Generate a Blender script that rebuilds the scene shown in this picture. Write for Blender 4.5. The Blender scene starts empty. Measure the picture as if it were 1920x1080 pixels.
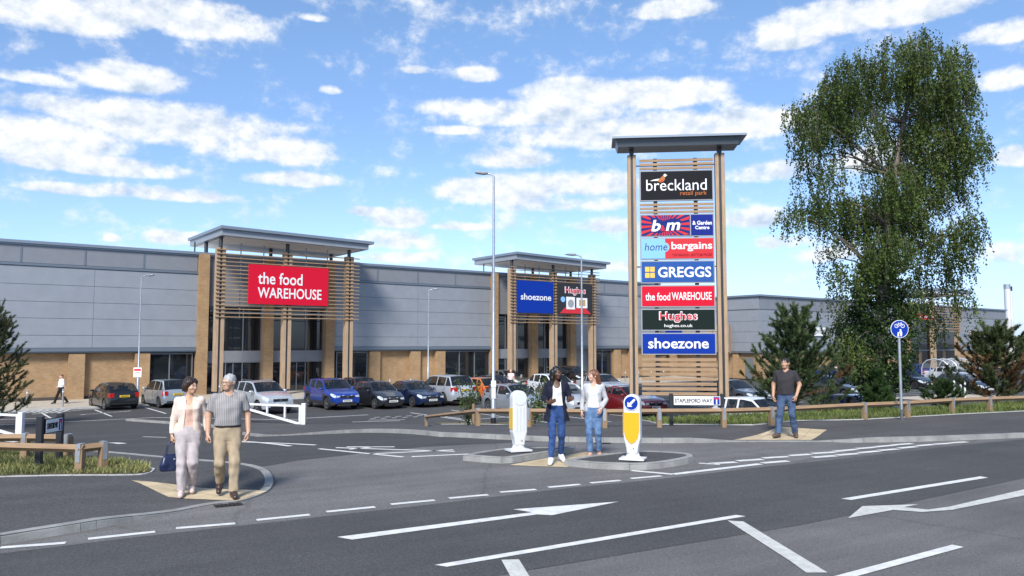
import bpy, bmesh, math, random
import numpy as np
from mathutils import Vector, Matrix
random.seed(7)
R = math.radians
S = bpy.context.scene
COL = S.collection

# ------------------------------------------------------------------ camera
FPX, HZ = 1450.0, 642.0                      # focal length in photo pixels, horizon row
PITCH = math.atan((HZ - 540) / FPX)
CAMZ = 2.2
cam_d = bpy.data.cameras.new('camera'); cam = bpy.data.objects.new('camera', cam_d); COL.objects.link(cam)
cam_d.sensor_width = 36; cam_d.lens = 36 * FPX / 1920
cam_d.clip_start = 0.1; cam_d.clip_end = 5000
cam.location = (0, 0, CAMZ); cam.rotation_euler = (R(90) + PITCH, 0, 0)
S.camera = cam
# ------------------------------------------------------------------ light, sky, exposure
SUN_DIR = Vector((-0.18, -0.95, 0.86)).normalized()      # towards the sun
SUN_EL = math.asin(SUN_DIR.z); SUN_AZ = math.atan2(SUN_DIR.x, SUN_DIR.y)
sun_d = bpy.data.lights.new('sun', 'SUN'); sun = bpy.data.objects.new('sun', sun_d); COL.objects.link(sun)
sun_d.energy = 3.9; sun_d.angle = R(14); sun_d.color = (1.0, 0.95, 0.88)
sun.rotation_euler = SUN_DIR.to_track_quat('Z', 'Y').to_euler(); sun.location = (-20, -10, 40)
S.view_settings.view_transform = 'Standard'; S.view_settings.look = 'None'
S.view_settings.exposure = 0.52; S.view_settings.gamma = 1
S.view_settings.use_curve_mapping = False
S.cycles.max_bounces = 6; S.cycles.transparent_max_bounces = 12
SKY_STRENGTH = 0.138

def px2ang(px, py):
    cp, sp = math.cos(PITCH), math.sin(PITCH)
    v = Vector((px - 960, FPX * cp - (540 - py) * sp, FPX * sp + (540 - py) * cp)).normalized()
    return math.atan2(v.x, v.y), math.asin(v.z)

def build_world():
    w = bpy.data.worlds.new('World'); S.world = w; w.use_nodes = True
    nt = w.node_tree; N = nt.nodes; L = nt.links; N.clear()
    def mth(op, a, b=None, c=None):
        n = N.new('ShaderNodeMath'); n.operation = op
        for i, v in enumerate((a, b, c)):
            if v is None: continue
            if isinstance(v, (int, float)): n.inputs[i].default_value = v
            else: L.new(v, n.inputs[i])
        return n.outputs[0]
    sky = N.new('ShaderNodeTexSky'); sky.sky_type = 'NISHITA'; sky.sun_disc = False
    sky.sun_elevation = SUN_EL; sky.sun_rotation = SUN_AZ; sky.air_density = 1.0; sky.dust_density = 0.6; sky.ozone_density = 1.6
    hsv = N.new('ShaderNodeHueSaturation'); hsv.inputs['Saturation'].default_value = 0.92; hsv.inputs['Value'].default_value = 1.0
    tc = N.new("ShaderNodeTexCoord"); sep = N.new('ShaderNodeSeparateXYZ'); L.new(tc.outputs['Generated'], sep.inputs[0])
    # clear summer air: the sky texture's warm horizon band is cooled by height above the horizon
    rmp = N.new('ShaderNodeValToRGB'); rmp.color_ramp.interpolation = 'EASE'
    for i, (pos, c) in enumerate([(.0, (.56, .72, 1.22)), (.14, (.62, .77, 1.04)), (.24, (.60, .77, .97)), (.44, (.64, .86, 1.04)), (1.0, (.68, .88, 1.05))]):
        e = rmp.color_ramp.elements[i] if i < 2 else rmp.color_ramp.elements.new(pos)
        e.position = pos; e.color = tuple(q / 1.5 for q in c) + (1,)
    hsv.inputs['Value'].default_value = 1.5
    tint = N.new('ShaderNodeMix'); tint.data_type = 'RGBA'; tint.blend_type = 'MULTIPLY'; tint.inputs['Factor'].default_value = 1
    L.new(sky.outputs[0], tint.inputs['A']); L.new(rmp.outputs[0], tint.inputs['B']); L.new(tint.outputs['Result'], hsv.inputs['Color'])
    az = mth('ARCTAN2', sep.outputs[0], sep.outputs[1]); el = mth('ARCSINE', sep.outputs[2]); L.new(mth('MAXIMUM', el, 0.0), rmp.inputs[0])
    # wobble of the cloud outlines
    cmb = N.new('ShaderNodeCombineXYZ'); L.new(az, cmb.inputs[0]); L.new(mth('MULTIPLY', el, 1.4), cmb.inputs[1])
    def noise(scale, detail, rough, off=0.0, src=None):
        n = N.new('ShaderNodeTexNoise'); n.inputs['Scale'].default_value = scale; n.inputs['Detail'].default_value = detail
        n.inputs['Roughness'].default_value = rough
        m = N.new('ShaderNodeMapping'); m.inputs['Location'].default_value = (off, off * .7, off * .3)
        L.new(src or cmb.outputs[0], m.inputs[0]); L.new(m.outputs[0], n.inputs['Vector'])
        return n.outputs['Fac']
    sv = N.new('ShaderNodeVectorMath'); sv.operation = 'ADD'; L.new(cmb.outputs[0], sv.inputs[0]); sv.inputs[1].default_value = (-.006, .016, 0); shift = sv.outputs[0]
    n1 = noise(14, 8, .58, 3.1); n2 = noise(36, 8, .62, 9.4); n1b = noise(14, 4, .55, 3.1, shift); n2b = noise(36, 5, .6, 9.4, shift); n3 = noise(4.0, 5, .55, 1.7)
    clouds = [  # centre px, centre py, half width, half height, strength
        (60, 20, 200, 50, 1.0), (330, 35, 180, 48, 1.0), (590, 35, 26, 9, .6), (235, 150, 112, 36, 1.1), (60, 148, 75, 14, .55),
        (190, 215, 180, 26, .9), (330, 240, 220, 50, 1.1), (90, 262, 150, 50, 1.0), (500, 285, 150, 34, .85), (180, 312, 180, 24, 1.0),
        (300, 365, 150, 17, .85), (130, 357, 90, 14, .8), (540, 338, 88, 18, .95), (330, 448, 62, 18, .9), (210, 447, 16, 9, .8),
        (690, 398, 48, 12, .9), (745, 412, 62, 24, .9), (740, 452, 85, 22, .55), (860, 425, 60, 10, .6), (740, 485, 70, 14, .7),
        (895, 142, 48, 18, .85), (780, 132, 28, 9, .55), (880, 205, 110, 22, .85), (1080, 175, 130, 30, 1.1), (1230, 180, 140, 36, 1.1), (1010, 215, 190, 34, .95),
        (1180, 252, 250, 40, 1.05), (850, 245, 50, 10, .6), (960, 300, 90, 22, .6), (930, 360, 130, 36, 1.05), (1080, 350, 140, 30, .8), (1060, 385, 120, 18, .6),
        (1400, 235, 120, 36, .85), (1440, 325, 85, 26, .95), (1420, 412, 70, 22, .7), (1140, 425, 70, 18, .75), (1260, 20, 80, 22, .9),
        (1480, 78, 60, 24, .9), (1560, 40, 150, 42, 1.1), (1720, 20, 150, 36, 1.0), (1890, 62, 90, 26, .75), (1890, 150, 70, 28, .95),
        (1905, 296, 46, 26, 1.05), (1470, 455, 60, 16, .5), (1150, 500, 120, 14, .4), (560, 470, 60, 10, .5), (1560, 480, 90, 20, .45),
        (620, 170, 22, 10, .6), (1650, 300, 120, 36, .6), (1890, 480, 70, 30, .4),
        # clouds outside the frame, for the light and the reflections
        (-700, 150, 420, 90, 1.0), (-1500, 60, 500, 120, 1.0), (2500, 180, 420, 80, 1.0), (3300, 0, 500, 120, 1.0), (900, -420, 500, 120, 1.0)]
    acc = None
    for px, py, hw, hh, st in clouds:
        a0, e0 = px2ang(px, py)
        a1, e1 = px2ang(px + hw, py); a2, e2 = px2ang(px, py - hh)
        da, de = max(.006, abs(a1 - a0)), max(.004, abs(e2 - e0))
        x = mth('MULTIPLY', mth('SUBTRACT', az, a0), 1 / da)
        y0 = mth('SUBTRACT', el, e0)
        # flat bottoms: the lower half falls off faster
        y = mth('MAXIMUM', mth('MULTIPLY', y0, 1 / de), mth('MULTIPLY', y0, -1.45 / de))
        d2 = mth('ADD', mth('MULTIPLY', x, x), mth('MULTIPLY', y, y))
        v = mth('MULTIPLY', mth('SUBTRACT', 1.0, d2), st)
        v = mth('MAXIMUM', v, -.6)
        acc = v if acc is None else mth('SMOOTH_MAX', acc, v, .35)
    dens = mth('ADD', acc, mth('MULTIPLY', mth('SUBTRACT', n1, .5), 2.3))
    dens = mth('ADD', dens, mth('MULTIPLY', mth('SUBTRACT', n2, .5), 1.6))
    dens = mth('ADD', dens, mth('MULTIPLY', mth('SUBTRACT', n3, .5), .6))
    def mrange(v, a, b, interp='SMOOTHSTEP'):
        n = N.new('ShaderNodeMapRange'); n.interpolation_type = interp
        n.inputs['From Min'].default_value = a; n.inputs['From Max'].default_value = b
        L.new(v, n.inputs['Value']); return n.outputs[0]
    mask = mrange(dens, -.40, .62)
    relief = mth('ADD', mth('MULTIPLY', mth('SUBTRACT', n1, n1b), 2.2), mth('MULTIPLY', mth('SUBTRACT', n2, n2b), 1.3))
    thick = mrange(mth('ADD', mth('ADD', relief, .62), mth('MULTIPLY', mth('SUBTRACT', n3, .5), .8)), .08, .88, 'LINEAR')
    ccol = N.new('ShaderNodeMix'); ccol.data_type = 'RGBA'
    ccol.inputs['A'].default_value = (2.9, 3.5, 4.3, 1); ccol.inputs['B'].default_value = (5.5, 5.55, 5.6, 1)
    L.new(thick, ccol.inputs['Factor'])
    mx = N.new('ShaderNodeMix'); mx.data_type = 'RGBA'
    L.new(mth('MULTIPLY', mask, .93), mx.inputs['Factor']); L.new(hsv.outputs[0], mx.inputs['A']); L.new(ccol.outputs['Result'], mx.inputs['B'])
    bg = N.new('ShaderNodeBackground'); bg.inputs['Strength'].default_value = SKY_STRENGTH
    out = N.new('ShaderNodeOutputWorld'); L.new(mx.outputs['Result'], bg.inputs['Color']); L.new(bg.outputs[0], out.inputs['Surface'])
build_world()

# ------------------------------------------------------------------ from a photo pixel to the place
def ray(px, py):
    cp, sp = math.cos(PITCH), math.sin(PITCH)
    u = 540 - py
    return np.array((px - 960.0, FPX * cp - u * sp, FPX * sp + u * cp))
def at_depth(px, py, Y):
    r = ray(px, py); t = Y / r[1]
    return Vector((r[0] * t, Y, CAMZ + r[2] * t))
def project(p):
    cp, sp = math.cos(PITCH), math.sin(PITCH)
    x, y, z = p[0], p[1], p[2] - CAMZ
    dpt = y * cp + z * sp
    return 960 + FPX * x / dpt, 540 - FPX * (-y * sp + z * cp) / dpt
def sst(a, b, x):
    t = np.clip((x - a) / (b - a), 0, 1); return t * t * (3 - 2 * t)
ZC = -1.5                                                       # car park level below the road
def terrain(X, Y):
    X = np.asarray(X, float); Y = np.asarray(Y, float)
    s = -.35 * X + .94 * (Y - 15.2) - .21 * np.maximum(0, X - 15)
    w = sst(-2, 5, X)
    a = 2.5 + (4.2 - 2.5) * w; b = 20 + (9.5 - 20) * w
    return ZC * sst(0, 1, (s - a) / (b - a))
def tz(x, y): return float(terrain(x, y))
_T = np.concatenate([np.arange(2, 60, .04), np.arange(60, 400, .5)])
def G(px, py, dz=0.0):
    r = ray(px, py); Y = _T; X = r[0] / r[1] * Y; Z = CAMZ + r[2] / r[1] * Y
    dlt = Z - terrain(X, Y) - dz
    i = int(np.argmax(dlt <= 0))
    if dlt[i] > 0: i = len(Y) - 1
    if i == 0: return Vector((float(X[0]), float(Y[0]), tz(X[0], Y[0]) + dz))
    k = dlt[i - 1] / (dlt[i - 1] - dlt[i]); y = Y[i - 1] + k * (Y[i] - Y[i - 1]); x = r[0] / r[1] * y
    return Vector((float(x), float(y), tz(x, y) + dz))

# ------------------------------------------------------------------ object helpers
def link(o, parent=None):
    COL.objects.link(o)
    if parent: o.parent = parent
    return o
def empty(name, loc=(0, 0, 0), rz=0.0, parent=None):
    o = bpy.data.objects.new(name, None); o.empty_display_size = .2; o.location = loc; o.rotation_euler = (0, 0, rz)
    return link(o, parent)
def tag(o, label=None, cat=None, group=None, kind=None):
    if label: o['label'] = label
    if cat: o['category'] = cat
    if group: o['group'] = group
    if kind: o['kind'] = kind
    return o
def copy_tree(o, parent=None):
    c = o.copy(); link(c)
    if parent: c.parent = parent
    for ch in list(o.children): copy_tree(ch, c)
    return c

class MB:
    """collects shapes; build() links them as ONE mesh object"""
    def __init__(s): s.v = []; s.f = []; s.m = []; s.mi = 0
    def add(s, vs, fs, mi=None):
        b = len(s.v); s.v += [tuple(p) for p in vs]
        for f in fs: s.f.append(tuple(i + b for i in f)); s.m.append(s.mi if mi is None else mi)
    def box(s, x0, x1, y0, y1, z0, z1, mi=None):
        s.add([(x0, y0, z0), (x1, y0, z0), (x1, y1, z0), (x0, y1, z0), (x0, y0, z1), (x1, y0, z1), (x1, y1, z1), (x0, y1, z1)],
              [(3, 2, 1, 0), (4, 5, 6, 7), (0, 1, 5, 4), (1, 2, 6, 5), (2, 3, 7, 6), (3, 0, 4, 7)], mi)
    def cyl(s, p1, p2, r1, r2=None, n=12, mi=None, caps=True):
        r2 = r1 if r2 is None else r2
        p1 = Vector(p1); p2 = Vector(p2); d = (p2 - p1).normalized()
        a = d.orthogonal().normalized(); b = d.cross(a)
        vs = []
        for k in range(n):
            t = 2 * math.pi * k / n; o = a * math.cos(t) + b * math.sin(t); vs.append(p1 + o * r1)
        for k in range(n):
            t = 2 * math.pi * k / n; o = a * math.cos(t) + b * math.sin(t); vs.append(p2 + o * r2)
        fs = [(k, (k + 1) % n, n + (k + 1) % n, n + k) for k in range(n)]
        if caps: fs += [tuple(range(n - 1, -1, -1)), tuple(range(n, 2 * n))]
        s.add(vs, fs, mi)
    def tube(s, pts, rad, n=8, mi=None):
        pts = [Vector(p) for p in pts]
        rad = rad if isinstance(rad, (list, tuple)) else [rad] * len(pts)
        vs = []; prev = None
        for i, p in enumerate(pts):
            d = (pts[min(i + 1, len(pts) - 1)] - pts[max(i - 1, 0)]).normalized()
            if prev is None: a = d.orthogonal().normalized()
            else:
                a = prev - d * prev.dot(d)
                a = a.normalized() if a.length > 1e-6 else d.orthogonal().normalized()
            prev = a; b = d.cross(a)
            for k in range(n):
                t = 2 * math.pi * k / n; vs.append(p + (a * math.cos(t) + b * math.sin(t)) * rad[i])
        fs = []
        for i in range(len(pts) - 1):
            for k in range(n): fs.append((i * n + k, i * n + (k + 1) % n, (i + 1) * n + (k + 1) % n, (i + 1) * n + k))
        fs += [tuple(range(n - 1, -1, -1)), tuple(range((len(pts) - 1) * n, len(pts) * n))]
        s.add(vs, fs, mi)
    def lathe(s, prof, n=16, mi=None, sy=1.0):
        vs = []; m = len(prof)
        for (r, z) in prof:
            for k in range(n):
                t = 2 * math.pi * k / n; vs.append((r * math.cos(t), r * math.sin(t) * sy, z))
        fs = [(i * n + k, i * n + (k + 1) % n, (i + 1) * n + (k + 1) % n, (i + 1) * n + k) for i in range(m - 1) for k in range(n)]
        fs += [tuple(range(n - 1, -1, -1)), tuple(range((m - 1) * n, m * n))]
        s.add(vs, fs, mi)
    def prism_xz(s, pts, y0, y1, mi=None):
        """outline in x,z pushed from y0 (front) to y1"""
        n = len(pts)
        ar = sum(pts[i][0] * pts[(i + 1) % n][1] - pts[(i + 1) % n][0] * pts[i][1] for i in range(n))
        if ar < 0: pts = pts[::-1]
        s.add([(x, y0, z) for x, z in pts] + [(x, y1, z) for x, z in pts],
              [tuple(range(n)), tuple(range(2 * n - 1, n - 1, -1))] + [(i, n + i, n + (i + 1) % n, (i + 1) % n) for i in range(n)], mi)
    def xf(s, M, start=0):
        s.v[start:] = [tuple(M @ Vector(p)) for p in s.v[start:]]
    def build(s, name, mats, parent=None, smooth=None, bevel=0, loc=None):
        me = bpy.data.meshes.new(name); me.from_pydata(s.v, [], s.f); me.validate()
        mats = mats if isinstance(mats, (list, tuple)) else [mats]
        for m in mats: me.materials.append(m)
        if len(mats) > 1 and len(me.polygons) == len(s.m): me.polygons.foreach_set('material_index', s.m)
        if smooth is not None:
            me.polygons.foreach_set('use_smooth', [True] * len(me.polygons)); me.set_sharp_from_angle(angle=R(smooth))
        me.update()
        o = bpy.data.objects.new(name, me); link(o, parent)
        if loc is not None: o.location = loc
        if bevel:
            b = o.modifiers.new('bevel', 'BEVEL'); b.width = bevel; b.segments = 2; b.limit_method = 'ANGLE'; b.angle_limit = R(40)
        return o

# ------------------------------------------------------------------ materials
MATS = {}
def M(name, col, rough=.6, metal=0., var=0., scale=4., bump=0., bscale=60., coat=0., spec=.5, stretch=(1, 1, 1), col2=None, detail=6):
    if name in MATS: return MATS[name]
    m = bpy.data.materials.new(name); m.use_nodes = True; nt = m.node_tree; N = nt.nodes; L = nt.links
    p = N['Principled BSDF']
    p.inputs['Base Color'].default_value = (*col, 1); p.inputs['Roughness'].default_value = rough
    p.inputs['Metallic'].default_value = metal; p.inputs['Coat Weight'].default_value = coat; p.inputs['Coat Roughness'].default_value = .05
    p.inputs['Specular IOR Level'].default_value = spec
    if var or bump or col2:
        tc = N.new('ShaderNodeTexCoord'); mp = N.new('ShaderNodeMapping'); mp.inputs['Scale'].default_value = stretch
        L.new(tc.outputs['Object'], mp.inputs[0])
    if var or col2:
        n = N.new('ShaderNodeTexNoise'); n.inputs['Scale'].default_value = scale; n.inputs['Detail'].default_value = detail; n.inputs['Roughness'].default_value = .6
        L.new(mp.outputs[0], n.inputs['Vector'])
        cr = N.new('ShaderNodeValToRGB')
        a = tuple(c * (1 - var) for c in col); b = col2 if col2 else tuple(min(1, c * (1 + var)) for c in col)
        cr.color_ramp.elements[0].position = .34; cr.color_ramp.elements[1].position = .66
        cr.color_ramp.elements[0].color = (*a, 1); cr.color_ramp.elements[1].color = (*b, 1)
        L.new(n.outputs['Fac'], cr.inputs[0]); L.new(cr.outputs[0], p.inputs['Base Color'])
    if bump:
        n2 = N.new('ShaderNodeTexNoise'); n2.inputs['Scale'].default_value = bscale; n2.inputs['Detail'].default_value = 4
        L.new(mp.outputs[0], n2.inputs['Vector'])
        bp = N.new('ShaderNodeBump'); bp.inputs['Strength'].default_value = bump; bp.inputs['Distance'].default_value = .02
        L.new(n2.outputs['Fac'], bp.inputs['Height']); L.new(bp.outputs[0], p.inputs['Normal'])
    MATS[name] = m
    return m

def asphalt(name, base, speck, blotch=.16, crack=0., warm=(1, 1, 1)):
    m = bpy.data.materials.new(name); m.use_nodes = True; nt = m.node_tree; N = nt.nodes; L = nt.links; p = N['Principled BSDF']
    tc = N.new('ShaderNodeTexCoord')
    def nz(scale, det, st=(1, 1, 1)):
        mp = N.new('ShaderNodeMapping'); mp.vector_type = 'TEXTURE' if st != (1, 1, 1) else 'POINT'; mp.inputs['Rotation'].default_value = (0, 0, R(30) if st != (1, 1, 1) else 0); mp.inputs['Scale'].default_value = st; L.new(tc.outputs['Object'], mp.inputs[0])
        n = N.new('ShaderNodeTexNoise'); n.inputs['Scale'].default_value = scale; n.inputs['Detail'].default_value = det; n.inputs['Roughness'].default_value = .65
        L.new(mp.outputs[0], n.inputs['Vector']); return n
    def ramp(src, a, b, ca, cb):
        r = N.new('ShaderNodeValToRGB'); r.color_ramp.elements[0].position = a; r.color_ramp.elements[1].position = b
        r.color_ramp.elements[0].color = (*ca, 1); r.color_ramp.elements[1].color = (*cb, 1); L.new(src, r.inputs[0]); return r.outputs[0]
    def mul(a, b, f=1.0):
        x = N.new('ShaderNodeMix'); x.data_type = 'RGBA'; x.blend_type = 'MULTIPLY'; x.inputs['Factor'].default_value = f
        L.new(a, x.inputs['A']); L.new(b, x.inputs['B']); return x.outputs['Result']
    big = nz(.35, 5); mid = nz(2.2, 5, (9, 1.1, 1)); fine = nz(75, 3); tiny = nz(160, 2)
    c = ramp(fine.outputs['Fac'], .36, .66, tuple(base * .55 * w for w in warm), tuple(base * 1.5 * w for w in warm))
    c = mul(c, ramp(nz(24, 4).outputs['Fac'], .3, .7, (.78,) * 3, (1.22,) * 3))
    c = mul(c, ramp(big.outputs['Fac'], .3, .7, (1 - blotch,) * 3, (1 + blotch,) * 3))
    c = mul(c, ramp(mid.outputs['Fac'], .3, .7, (1 - blotch * .9,) * 3, (1 + blotch * .8,) * 3))
    # pale chippings
    vo = N.new('ShaderNodeTexVoronoi'); vo.inputs['Scale'].default_value = 26; L.new(tc.outputs['Object'], vo.inputs['Vector'])
    chip = ramp(vo.outputs['Distance'], .05, .11, (1, 1, 1), (0, 0, 0))
    sel = ramp(nz(21, 2).outputs['Fac'], .54, .62, (0, 0, 0), (1, 1, 1))
    am = mul(chip, sel)
    x = N.new('ShaderNodeMix'); x.data_type = 'RGBA'; L.new(am, x.inputs['Factor']); L.new(c, x.inputs['A']); x.inputs['B'].default_value = (speck, speck, speck * .97, 1)
    c = x.outputs['Result']
    if crack:
        v2 = N.new('ShaderNodeTexVoronoi'); v2.feature = 'DISTANCE_TO_EDGE'; v2.inputs['Scale'].default_value = .22
        w = nz(1.2, 4); va = N.new('ShaderNodeMix'); va.data_type = 'VECTOR'; va.inputs['Factor'].default_value = .25
        L.new(tc.outputs['Object'], va.inputs[4]); L.new(w.outputs['Color'], va.inputs[5]); L.new(va.outputs[1], v2.inputs['Vector'])
        c = mul(c, ramp(v2.outputs['Distance'], .0, .006, (.55,) * 3, (1,) * 3), crack)
    L.new(c, p.inputs['Base Color'])
    p.inputs['Roughness'].default_value = .85; p.inputs['Specular IOR Level'].default_value = .35
    bp = N.new('ShaderNodeBump'); bp.inputs['Strength'].default_value = .55; bp.inputs['Distance'].default_value = .012
    L.new(tiny.outputs['Fac'], bp.inputs['Height']); L.new(bp.outputs[0], p.inputs['Normal'])
    MATS[name] = m
    return m

def brick_mat(name, c1, c2, mortar, scale=1.0, wood=False):
    """buff bricks; works on any upright face of an object (x+y along, z up)"""
    m = bpy.data.materials.new(name); m.use_nodes = True; nt = m.node_tree; N = nt.nodes; L = nt.links; p = N['Principled BSDF']
    tc = N.new('ShaderNodeTexCoord'); sp = N.new('ShaderNodeSeparateXYZ'); L.new(tc.outputs['Object'], sp.inputs[0])
    ad = N.new('ShaderNodeMath'); ad.operation = 'ADD'; L.new(sp.outputs[0], ad.inputs[0]); L.new(sp.outputs[1], ad.inputs[1])
    cb = N.new('ShaderNodeCombineXYZ'); L.new(ad.outputs[0], cb.inputs[0]); L.new(sp.outputs[2], cb.inputs[1])
    bt = N.new('ShaderNodeTexBrick'); bt.inputs['Scale'].default_value = 1; bt.inputs['Brick Width'].default_value = .225; bt.inputs['Row Height'].default_value = .075
    bt.inputs['Mortar Size'].default_value = .008; bt.inputs['Bias'].default_value = -.1
    bt.inputs['Color1'].default_value = (*c1, 1); bt.inputs['Color2'].default_value = (*c2, 1); bt.inputs['Mortar'].default_value = (*mortar, 1)
    L.new(cb.outputs[0], bt.inputs['Vector'])
    n = N.new('ShaderNodeTexNoise'); n.inputs['Scale'].default_value = 1.1; n.inputs['Detail'].default_value = 8; n.inputs['Roughness'].default_value = .75; L.new(cb.outputs[0], n.inputs['Vector'])
    r = N.new('ShaderNodeValToRGB'); r.color_ramp.elements[0].position = .3; r.color_ramp.elements[1].position = .7
    r.color_ramp.elements[0].color = (.74, .72, .70, 1); r.color_ramp.elements[1].color = (1.12, 1.12, 1.12, 1); L.new(n.outputs['Fac'], r.inputs[0])
    x = N.new('ShaderNodeMix'); x.data_type = 'RGBA'; x.blend_type = 'MULTIPLY'; x.inputs['Factor'].default_value = 1
    L.new(bt.outputs['Color'], x.inputs['A']); L.new(r.outputs[0], x.inputs['B']); L.new(x.outputs['Result'], p.inputs['Base Color'])
    p.inputs['Roughness'].default_value = .9
    bp = N.new('ShaderNodeBump'); bp.inputs['Strength'].default_value = .4; bp.inputs['Distance'].default_value = .01; bp.invert = True
    L.new(bt.outputs['Fac'], bp.inputs['Height']); L.new(bp.outputs[0], p.inputs['Normal'])
    MATS[name] = m
    return m

def wood_mat(name, c1, c2, axis='z', scale=1.0):
    m = bpy.data.materials.new(name); m.use_nodes = True; nt = m.node_tree; N = nt.nodes; L = nt.links; p = N['Principled BSDF']
    tc = N.new('ShaderNodeTexCoord'); mp = N.new('ShaderNodeMapping')
    st = {'z': (14, 14, .7), 'x': (.7, 14, 14), 'y': (14, .7, 14)}[axis]
    mp.inputs['Scale'].default_value = tuple(s * scale for s in st); L.new(tc.outputs['Object'], mp.inputs[0])
    n = N.new('ShaderNodeTexNoise'); n.inputs['Scale'].default_value = 1.6; n.inputs['Detail'].default_value = 6; n.inputs['Roughness'].default_value = .65; L.new(mp.outputs[0], n.inputs['Vector'])
    r = N.new('ShaderNodeValToRGB'); r.color_ramp.elements[0].position = .3; r.color_ramp.elements[1].position = .7
    r.color_ramp.elements[0].color = (*c1, 1); r.color_ramp.elements[1].color = (*c2, 1); L.new(n.outputs['Fac'], r.inputs[0])
    n2 = N.new('ShaderNodeTexNoise'); n2.inputs['Scale'].default_value = 2.3; L.new(tc.outputs['Object'], n2.inputs['Vector'])
    r2 = N.new('ShaderNodeValToRGB'); r2.color_ramp.elements[0].color = (.78, .78, .8, 1); r2.color_ramp.elements[1].color = (1.1, 1.08, 1.05, 1); L.new(n2.outputs['Fac'], r2.inputs[0])
    x = N.new('ShaderNodeMix'); x.data_type = 'RGBA'; x.blend_type = 'MULTIPLY'; x.inputs['Factor'].default_value = 1
    L.new(r.outputs[0], x.inputs['A']); L.new(r2.outputs[0], x.inputs['B']); L.new(x.outputs['Result'], p.inputs['Base Color'])
    p.inputs['Roughness'].default_value = .75
    bp = N.new('ShaderNodeBump'); bp.inputs['Strength'].default_value = .25; bp.inputs['Distance'].default_value = .01
    L.new(n.outputs['Fac'], bp.inputs['Height']); L.new(bp.outputs[0], p.inputs['Normal'])
    MATS[name] = m
    return m

A_OLD = asphalt('road_old', .122, .36, .20, .6, (1.03, 1, .98))
A_NEW = asphalt('road_new', .066, .18, .16, 0, (1, 1, 1.0))
A_FOOT = asphalt('footway_asphalt', .072, .14, .18, 0, (1.03, 1, 1))
A_PARK = asphalt('park_asphalt', .058, .12, .16, 0, (1, 1, 1.0))
A_MOUTH = asphalt('mouth_asphalt', .135, .28, .2, .5, (1.03, 1, .98))
def worn_paint(name, c, wear):
    m = M(name, c, .75, var=.14, scale=7, bump=.25, bscale=60); nt = m.node_tree; N = nt.nodes; L = nt.links; p = N['Principled BSDF']
    tc = N.new('ShaderNodeTexCoord'); a = N.new('ShaderNodeTexNoise'); a.inputs['Scale'].default_value = 22; a.inputs['Detail'].default_value = 8; a.inputs['Roughness'].default_value = .8; L.new(tc.outputs['Object'], a.inputs['Vector'])
    r = N.new('ShaderNodeValToRGB'); r.color_ramp.elements[0].position = wear; r.color_ramp.elements[1].position = wear + .06; r.color_ramp.elements[0].color = (.25, .25, .25, 1); L.new(a.outputs['Fac'], r.inputs[0]); L.new(r.outputs[0], p.inputs['Alpha'])
    return m
PAINT = worn_paint('road_paint', (.60, .60, .58), .30)
PAINT_OLD = worn_paint('road_paint_worn', (.50, .50, .47), .355)
KERB = M('kerb_concrete', (.25, .25, .24), .9, var=.22, scale=2.6, bump=.3, bscale=40)
KERBTOP = M('kerb_pale', (.40, .40, .39), .9, var=.18, scale=4, bump=.3, bscale=40)
SOIL = M('verge_soil', (.085, .085, .035), .95, var=.35, scale=5, bump=.6, bscale=30, col2=(.14, .11, .06))
PAVE = M('beige_paving', (.40, .35, .28), .9, var=.12, scale=3, bump=.15, bscale=30)
STEEL = M('galvanised_steel', (.45, .47, .49), .42, .75, var=.12, scale=8)
BLACKP = M('black_plastic', (.012, .012, .014), .45)
WHITEP = M('white_paint', (.66, .67, .68), .45, var=.05, scale=6)

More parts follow.
